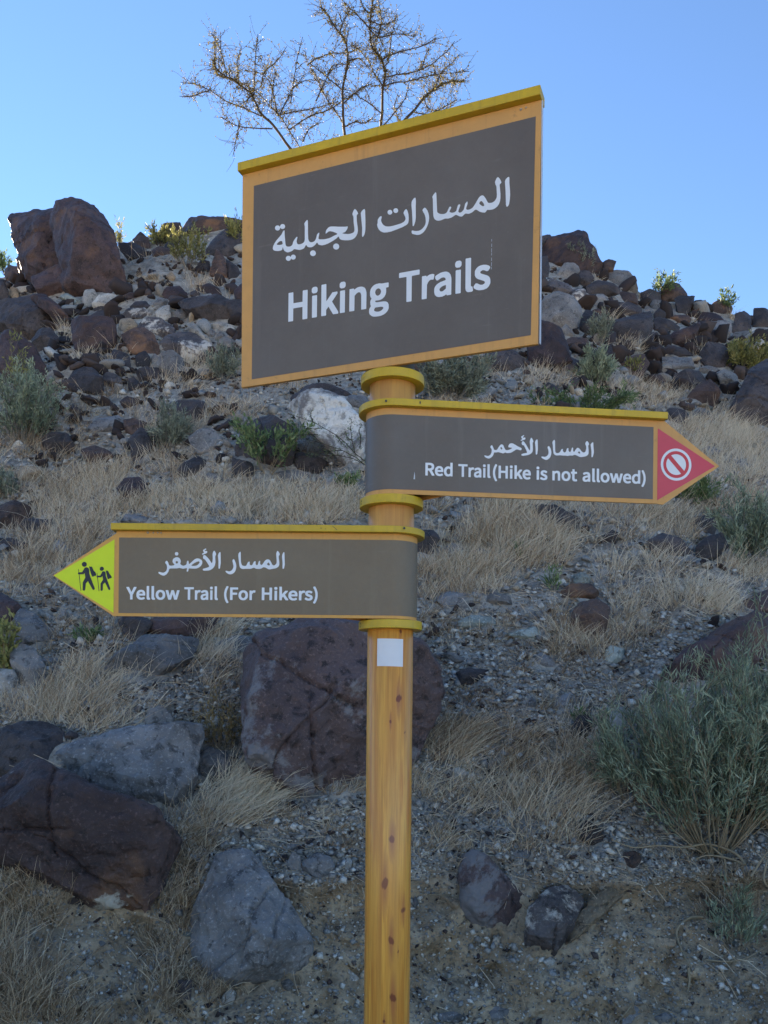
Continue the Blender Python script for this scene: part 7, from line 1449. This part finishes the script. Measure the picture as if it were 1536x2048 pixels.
for m_, c_, a_ in ((M_BRN, (.20, .17, .14), .45), (M_BRNH, (.22, .18, .12), .4), (M_YEL, (.30, .20, .03), .45), (M_ORG, (.40, .24, .10), .3), (M_ORGH, (.40, .24, .10), .3), (M_WHT, (.55, .55, .55), .3), (M_RED, (.42, .10, .10), .25)): weathered(m_, c_, a_)

# the post
def cyl(cx, cy, r, z0, z1, n=96):
    return prism([(cx + r * math.cos(2 * math.pi * i / n), cy + r * math.sin(2 * math.pi * i / n)) for i in range(n)], z0, z1)
def smooth_sides(o):
    for p in o.data.polygons: p.use_smooth = abs(p.normal.z) < .5
pp = sub('post', cyl(PX, PY, .060, -.3, EYE + .86), wood_material(), post_root); smooth_sides(pp)
st = sub('steel_tube', cyl(PX + .028, PY + .042, .030, EYE + .86, EYE + 1.47, 48), M_STL, post_root); smooth_sides(st)
for z0, z1 in ((.848, .871), (.5273, .5495), (.2090, .2308)):
    n = 96; bm = bmesh.new(); rows = []
    ri, ro, b = .0602, .0832, .0012
    prof = [(ri, z0), (ro - b, z0), (ro - b * .3, z0 + b * .3), (ro, z0 + b), (ro, z1 - b), (ro - b * .3, z1 - b * .3), (ro - b, z1), (ri, z1)]
    for i in range(n):
        a = 2 * math.pi * i / n
        rows.append([bm.verts.new((PX + r_ * math.cos(a), PY + r_ * math.sin(a), EYE + z)) for r_, z in prof])
    for i in range(n):
        for j in range(len(prof)):
            bm.faces.new((rows[i][j], rows[(i + 1) % n][j], rows[(i + 1) % n][(j + 1) % len(prof)], rows[i][(j + 1) % len(prof)]))
    c = sub('ring', bm, M_YEL, post_root)
    for a in ((200,) if z0 < .8 else ()):
        q = R(a); x, y = PX + (ro + .0002) * math.cos(q), PY + (ro + .0002) * math.sin(q)
        bm = bmesh.new()
        for dz in (-.0045, .003):
            vs = [bm.verts.new((x - .0022 * math.sin(q) * math.cos(t), y + .0022 * math.cos(q) * math.cos(t), EYE + (z0 + z1) / 2 + dz + .0022 * math.sin(t))) for t in np.arange(10) * .6283]
            bm.faces.new(vs)
        sub('screw_hole', bm, M_BLK, c)

# blank paper sticker on the post
bm = bmesh.new(); rows = []
for i in range(13):
    a = -.60 + 1.165 * i / 12 + .012
    x, y = PX + .0605 * math.sin(a), PY - .0605 * math.cos(a)
    rows.append([bm.verts.new((x, y, EYE + z - .0012 * i / 12)) for z in (.1128, .1836)])
for i in range(12): bm.faces.new((rows[i][0], rows[i + 1][0], rows[i + 1][1], rows[i][1]))
tag(sub('sticker', bm, M_PAP, post_root), 'blank white square sticker below the lowest yellow ring')

class Frame:
    """a sign's own plane: s along it, z up, d out towards the viewer"""
    def __init__(s, O, ang): s.O, s.A = np.array(O), np.array((math.cos(ang), math.sin(ang))); s.N = np.array((s.A[1], -s.A[0]))
    def p(s, a, z, d=0.0):
        q = s.O + s.A * a + s.N * d
        return (q[0], q[1], EYE + z)
    def xy(s, a, d): q = s.O + s.A * a + s.N * d; return (q[0], q[1])

def flat(fr, loops, d):
    """flat print: outer loops and holes, filled with the even-odd rule"""
    loops = [[(x * 1e-4, z * 1e-4) for x, z in L] for L in loops]
    def ar(L): return .5 * sum(a[0] * b[1] - b[0] * a[1] for a, b in zip(L, L[1:] + L[:1]))
    def inside(p, L):
        c = False
        for a, b in zip(L, L[1:] + L[:1]):
            if (a[1] > p[1]) != (b[1] > p[1]) and p[0] < a[0] + (p[1] - a[1]) * (b[0] - a[0]) / (b[1] - a[1]): c = not c
        return c
    outer, holes = [], []
    for i, L in enumerate(loops):
        depth_ = sum(inside(L[0], M) for j, M in enumerate(loops) if j != i)
        (holes if depth_ % 2 else outer).append(L)
    bm = bmesh.new()
    for L in outer:
        hs = [h_ for h_ in holes if inside(h_[0], L)]
        rings = [L if ar(L) > 0 else L[::-1]] + [h_ if ar(h_) < 0 else h_[::-1] for h_ in hs]
        pts = [p for r_ in rings for p in r_]
        tris = tessellate_polygon([[Vector((x, z, 0)) for x, z in r_] for r_ in rings])
        vs = [bm.verts.new(fr.p(x, z, d)) for x, z in pts]
        for t in tris:
            try: bm.faces.new([vs[i] for i in t])
            except ValueError: pass
    return bm
def text_loops(key): return [[tuple(v) for v in np.array([int(t) for t in L.split(',')]).reshape(-1, 2)] for L in TEXT[key].split(';')]
def poly_loops(*polys): return [[(round(x * 1e4), round(z * 1e4)) for x, z in P] for P in polys]
def slab(fr, outline, d0, d1):
    """a plate standing in the sign's plane"""
    bm = bmesh.new()
    a = [bm.verts.new(fr.p(x, z, d0)) for x, z in outline]; b = [bm.verts.new(fr.p(x, z, d1)) for x, z in outline]; n = len(a)
    for i in range(n): bm.faces.new((a[i], a[(i + 1) % n], b[(i + 1) % n], b[i]))
    bm.faces.new(a[::-1]); bm.faces.new(b)
    return bm
def disc(cx, cz, r, n=40, r2=None): return [(cx + r * math.cos(2 * math.pi * i / n), cz + (r2 or r) * math.sin(2 * math.pi * i / n)) for i in range(n)]
def blob(fr, s, z, r, d=.001):
    bm = bmesh.new(); bmesh.ops.create_icosphere(bm, subdivisions=1, radius=r, matrix=Matrix.Translation(fr.p(s, z, d))); return bm

# large board
T = Frame((.022, 2.26), -math.atan(.40))
brd = sub('sign_board', slab(T, [(-.4600, .8918), (.3695, .8918), (.3725, 1.4842), (-.4625, 1.4842)], -.011, 0), M_ORG, post_root, .0015)
tag(brd, 'large brown board reading Hiking Trails in Arabic and English')
sub('cap_rail', slab(T, [(-.4675, 1.4845), (.3735, 1.4845), (.3735, 1.5080), (-.4675, 1.5080)], -.034, .019), M_YEL, brd, .0018)
sub('edge_strip', slab(T, [(.3728, .8925), (.3750, .8925), (.3750, 1.4830), (.3728, 1.4830)], -.010, -.001), M_ALU, brd)
sub('brown_panel', flat(T, poly_loops([(-.4264, .9100), (.3520, .9152), (.3590, 1.4458), (-.4253, 1.4446)]), .0006), M_BRN, brd)
sub('arabic_lettering', flat(T, text_loops('top_arabic'), .0012), M_WHT, brd)
sub('english_lettering', flat(T, text_loops('top_latin'), .0012), M_WHT, brd)
for s_, z_, r_ in ((.3225, 1.4715, .0035), (.335, 1.473, .0025)): sub('mud_dab', blob(T, s_, z_, r_), M_MUD, brd)
bm = bmesh.new()
for i in range(7):
    z_ = 1.168 - i * .0115; x_ = .2520
    bm.faces.new([bm.verts.new(T.p(x_ + a, z_ + b, .0009)) for a, b in ((-.0005, 0), (.0005, 0), (.0005, -.006 - (i % 3) * .002), (-.0005, -.006 - (i % 3) * .002))])
sub('scratch', bm, M_ALU, brd)

def arrow(fr, sgn, z0, z1, zr0, zr1, s_end, s_tip0, tip, brown, tri, org, brn, fill, kind, label):
    """folded sheet: front face, half round behind the post, back face. sgn +1: points along +s"""
    r = .069
    def U(rad, s_far, n=40, d_end=-.0065, s_meet=.13):
        """front face, the bend round the post, then back to meet the front plate"""
        pts = [(s_far, rad - r)]
        for i in range(n + 1):
            a = (math.pi + .30) * i / n
            pts.append((-sgn * rad * math.sin(a), -r + rad * math.cos(a)))
        pts += [(sgn * s_meet, d_end - (rad - r)), (s_far, d_end - (rad - r))]
        return pts
    # sheet
    o_, i_ = U(r, s_tip0), U(r - .0025, s_tip0)
    bm = bmesh.new(); n = len(o_); V = []
    for P in (o_, i_): V.append([[bm.verts.new((*fr.xy(a, d), EYE + z)) for a, d in P] for z in (z0, z1)])
    for i in range(n - 1):
        bm.faces.new((V[0][0][i], V[0][0][i + 1], V[0][1][i + 1], V[0][1][i]))
        bm.faces.new((V[1][0][i + 1], V[1][0][i], V[1][1][i], V[1][1][i + 1]))
        for k in (0, 1): bm.faces.new((V[0][k][i], V[0][k][i + 1], V[1][k][i + 1], V[1][k][i]))
    for i in (0, n - 1): bm.faces.new((V[0][0][i], V[0][1][i], V[1][1][i], V[1][0][i]))
    sh = sub('arrow_sign', bm, org, post_root)
    for p in sh.data.polygons: p.use_smooth = abs(p.normal.z) < .5
    md = sh.modifiers.new('edge', 'EDGE_SPLIT'); md.split_angle = R(40)
    tag(sh, label)
    # pointed end plates, front and back
    sub('arrow_tip', slab(fr, tip, -.003, 0), org, sh)
    # cap rail: a solid board of the same plan, standing proud all round
    R2 = .088
    P = U(R2, s_end, 40, -.006, .24)
    sub('cap_rail', prism([fr.xy(a, d) for a, d in P], EYE + zr0, EYE + zr1), M_YEL, sh, .0012)
    # brown field, wrapping round the bend
    b0, b1, bs = brown
    P = [(bs, .0006)] + [(-sgn * (r + .0006) * math.sin(math.pi * i / 40), -r + (r + .0006) * math.cos(math.pi * i / 40)) for i in range(41)]
    bm = bmesh.new(); lo = [bm.verts.new((*fr.xy(a, d), EYE + b0)) for a, d in P]; hi = [bm.verts.new((*fr.xy(a, d), EYE + b1)) for a, d in P]
    for i in range(len(P) - 1): bm.faces.new((lo[i], lo[i + 1], hi[i + 1], hi[i]))
    bp = sub('brown_panel', bm, brn, sh)
    for p in bp.data.polygons: p.use_smooth = True
    md = bp.modifiers.new('n', 'WEIGHTED_NORMAL')
    sub('arrow_triangle', flat(fr, poly_loops(tri), .0006), fill, sh)
    sub('arabic_lettering', flat(fr, text_loops(kind + '_arabic'), .0012), M_WHT, sh)
    sub('english_lettering', flat(fr, text_loops(kind + '_latin'), .0012), M_WHT, sh)
    return sh

ang = math.atan(.117); nr = (math.sin(ang), -math.cos(ang))
FR = Frame((PX + .069 * nr[0], PY + .069 * nr[1]), ang)
red = arrow(FR, 1, .5520, .7713, .7716, .7893, .7185, .7000, [(.7002, .5510), (.7150, .5500), (.8709, .6581), (.7170, .7713), (.7002, .7713)],
            (.5632, .7540, .6868), [(.6985, .7513), (.8592, .6576), (.6986, .5608)], M_ORG, M_BRN, M_RED, 'red', 'brown arrow sign pointing right with a red tip, reading Red Trail (Hike is not allowed)')
cx, cz, rr = .7500, .6572, .0425
sub('no_entry_ring', flat(FR, poly_loops(disc(cx, cz, rr, 56), disc(cx, cz, rr * .84, 56)), .0012), M_WHT, red)
sub('no_entry_ring', flat(FR, poly_loops(disc(cx, cz, rr * .838, 56), disc(cx, cz, rr * .652, 56)), .0012), M_RED2, red)
def half(sg):
    ri, w = rr * .645, rr * .135
    a0 = math.asin(w / ri); P = []
    for i in range(25):
        a = a0 + (math.pi - 2 * a0) * i / 24
        x, y = ri * math.cos(a), sg * ri * math.sin(a)
        t = -math.pi / 4 - .04
        P.append((cx + x * math.cos(t) - y * math.sin(t), cz + x * math.sin(t) + y * math.cos(t)))
    return P
sub('no_entry_disc', flat(FR, poly_loops(half(1)), .0012), M_WHT, red)
sub('no_entry_disc', flat(FR, poly_loops(half(-1)), .0012), M_WHT, red)
sub('no_entry_bar', flat(FR, poly_loops([(cx + a * math.cos(-.825) - b * math.sin(-.825), cz + a * math.sin(-.825) + b * math.cos(-.825)) for a, b in ((-rr * .66, -rr * .132), (rr * .66, -rr * .132), (rr * .66, rr * .132), (-rr * .66, rr * .132))]), .0010), M_RED2, red)
sub('paint_drip', flat(FR, poly_loops([(.0475, .5905), (.0515, .5905), (.0513, .5990), (.0500, .6100), (.0488, .6010)]), .0012), M_ALU, red)
for s_, z_, r_ in ((-.027, .7805, .0030), (.060, .7805, .0018)): sub('screw_hole', flat(FR, poly_loops(disc(s_, z_, r_, 12, r_ * (1 if s_ < 0 else 2))), .0194), M_BLK, red)

FY = Frame((PX, PY - .069), 0.0)
yel = arrow(FY, -1, .2333, .4497, .4500, .4668, -.7099, -.7000, [(-.7002, .4497), (-.7012, .4440), (-.8617, .3350), (-.7052, .2322), (-.7002, .2330)][::-1],
            (.2408, .4335, -.6938), [(-.7055, .4283), (-.8590, .3348), (-.7065, .2410)], M_ORGH, M_BRNH, M_LIM, 'yel', 'brown arrow sign pointing left with a yellow tip, reading Yellow Trail (For Hikers)')
sub('hiker_symbols', flat(FY, text_loops('yel_hikers'), .0012), M_BLK, yel)
for s_ in (-.6205, -.6065, -.5955, -.5870): sub('mud_dab', blob(FY, s_, .4465, .0036 if s_ < -.61 else .0028), M_MUD, yel)
sub('screw_hole', flat(FY, poly_loops(disc(.0325, .4600, .0030, 12)), .0194), M_BLK, yel)
sub('scratch', flat(FY, poly_loops([(-.150, .4640), (-.1485, .4640), (-.1365, .4540), (-.1385, .4540)], [(-.180, .4575), (-.176, .4575), (-.176, .4590), (-.180, .4590)], [(-.168, .4555), (-.166, .4555), (-.166, .4570), (-.168, .4570)]), .0194), M_BLK, yel)
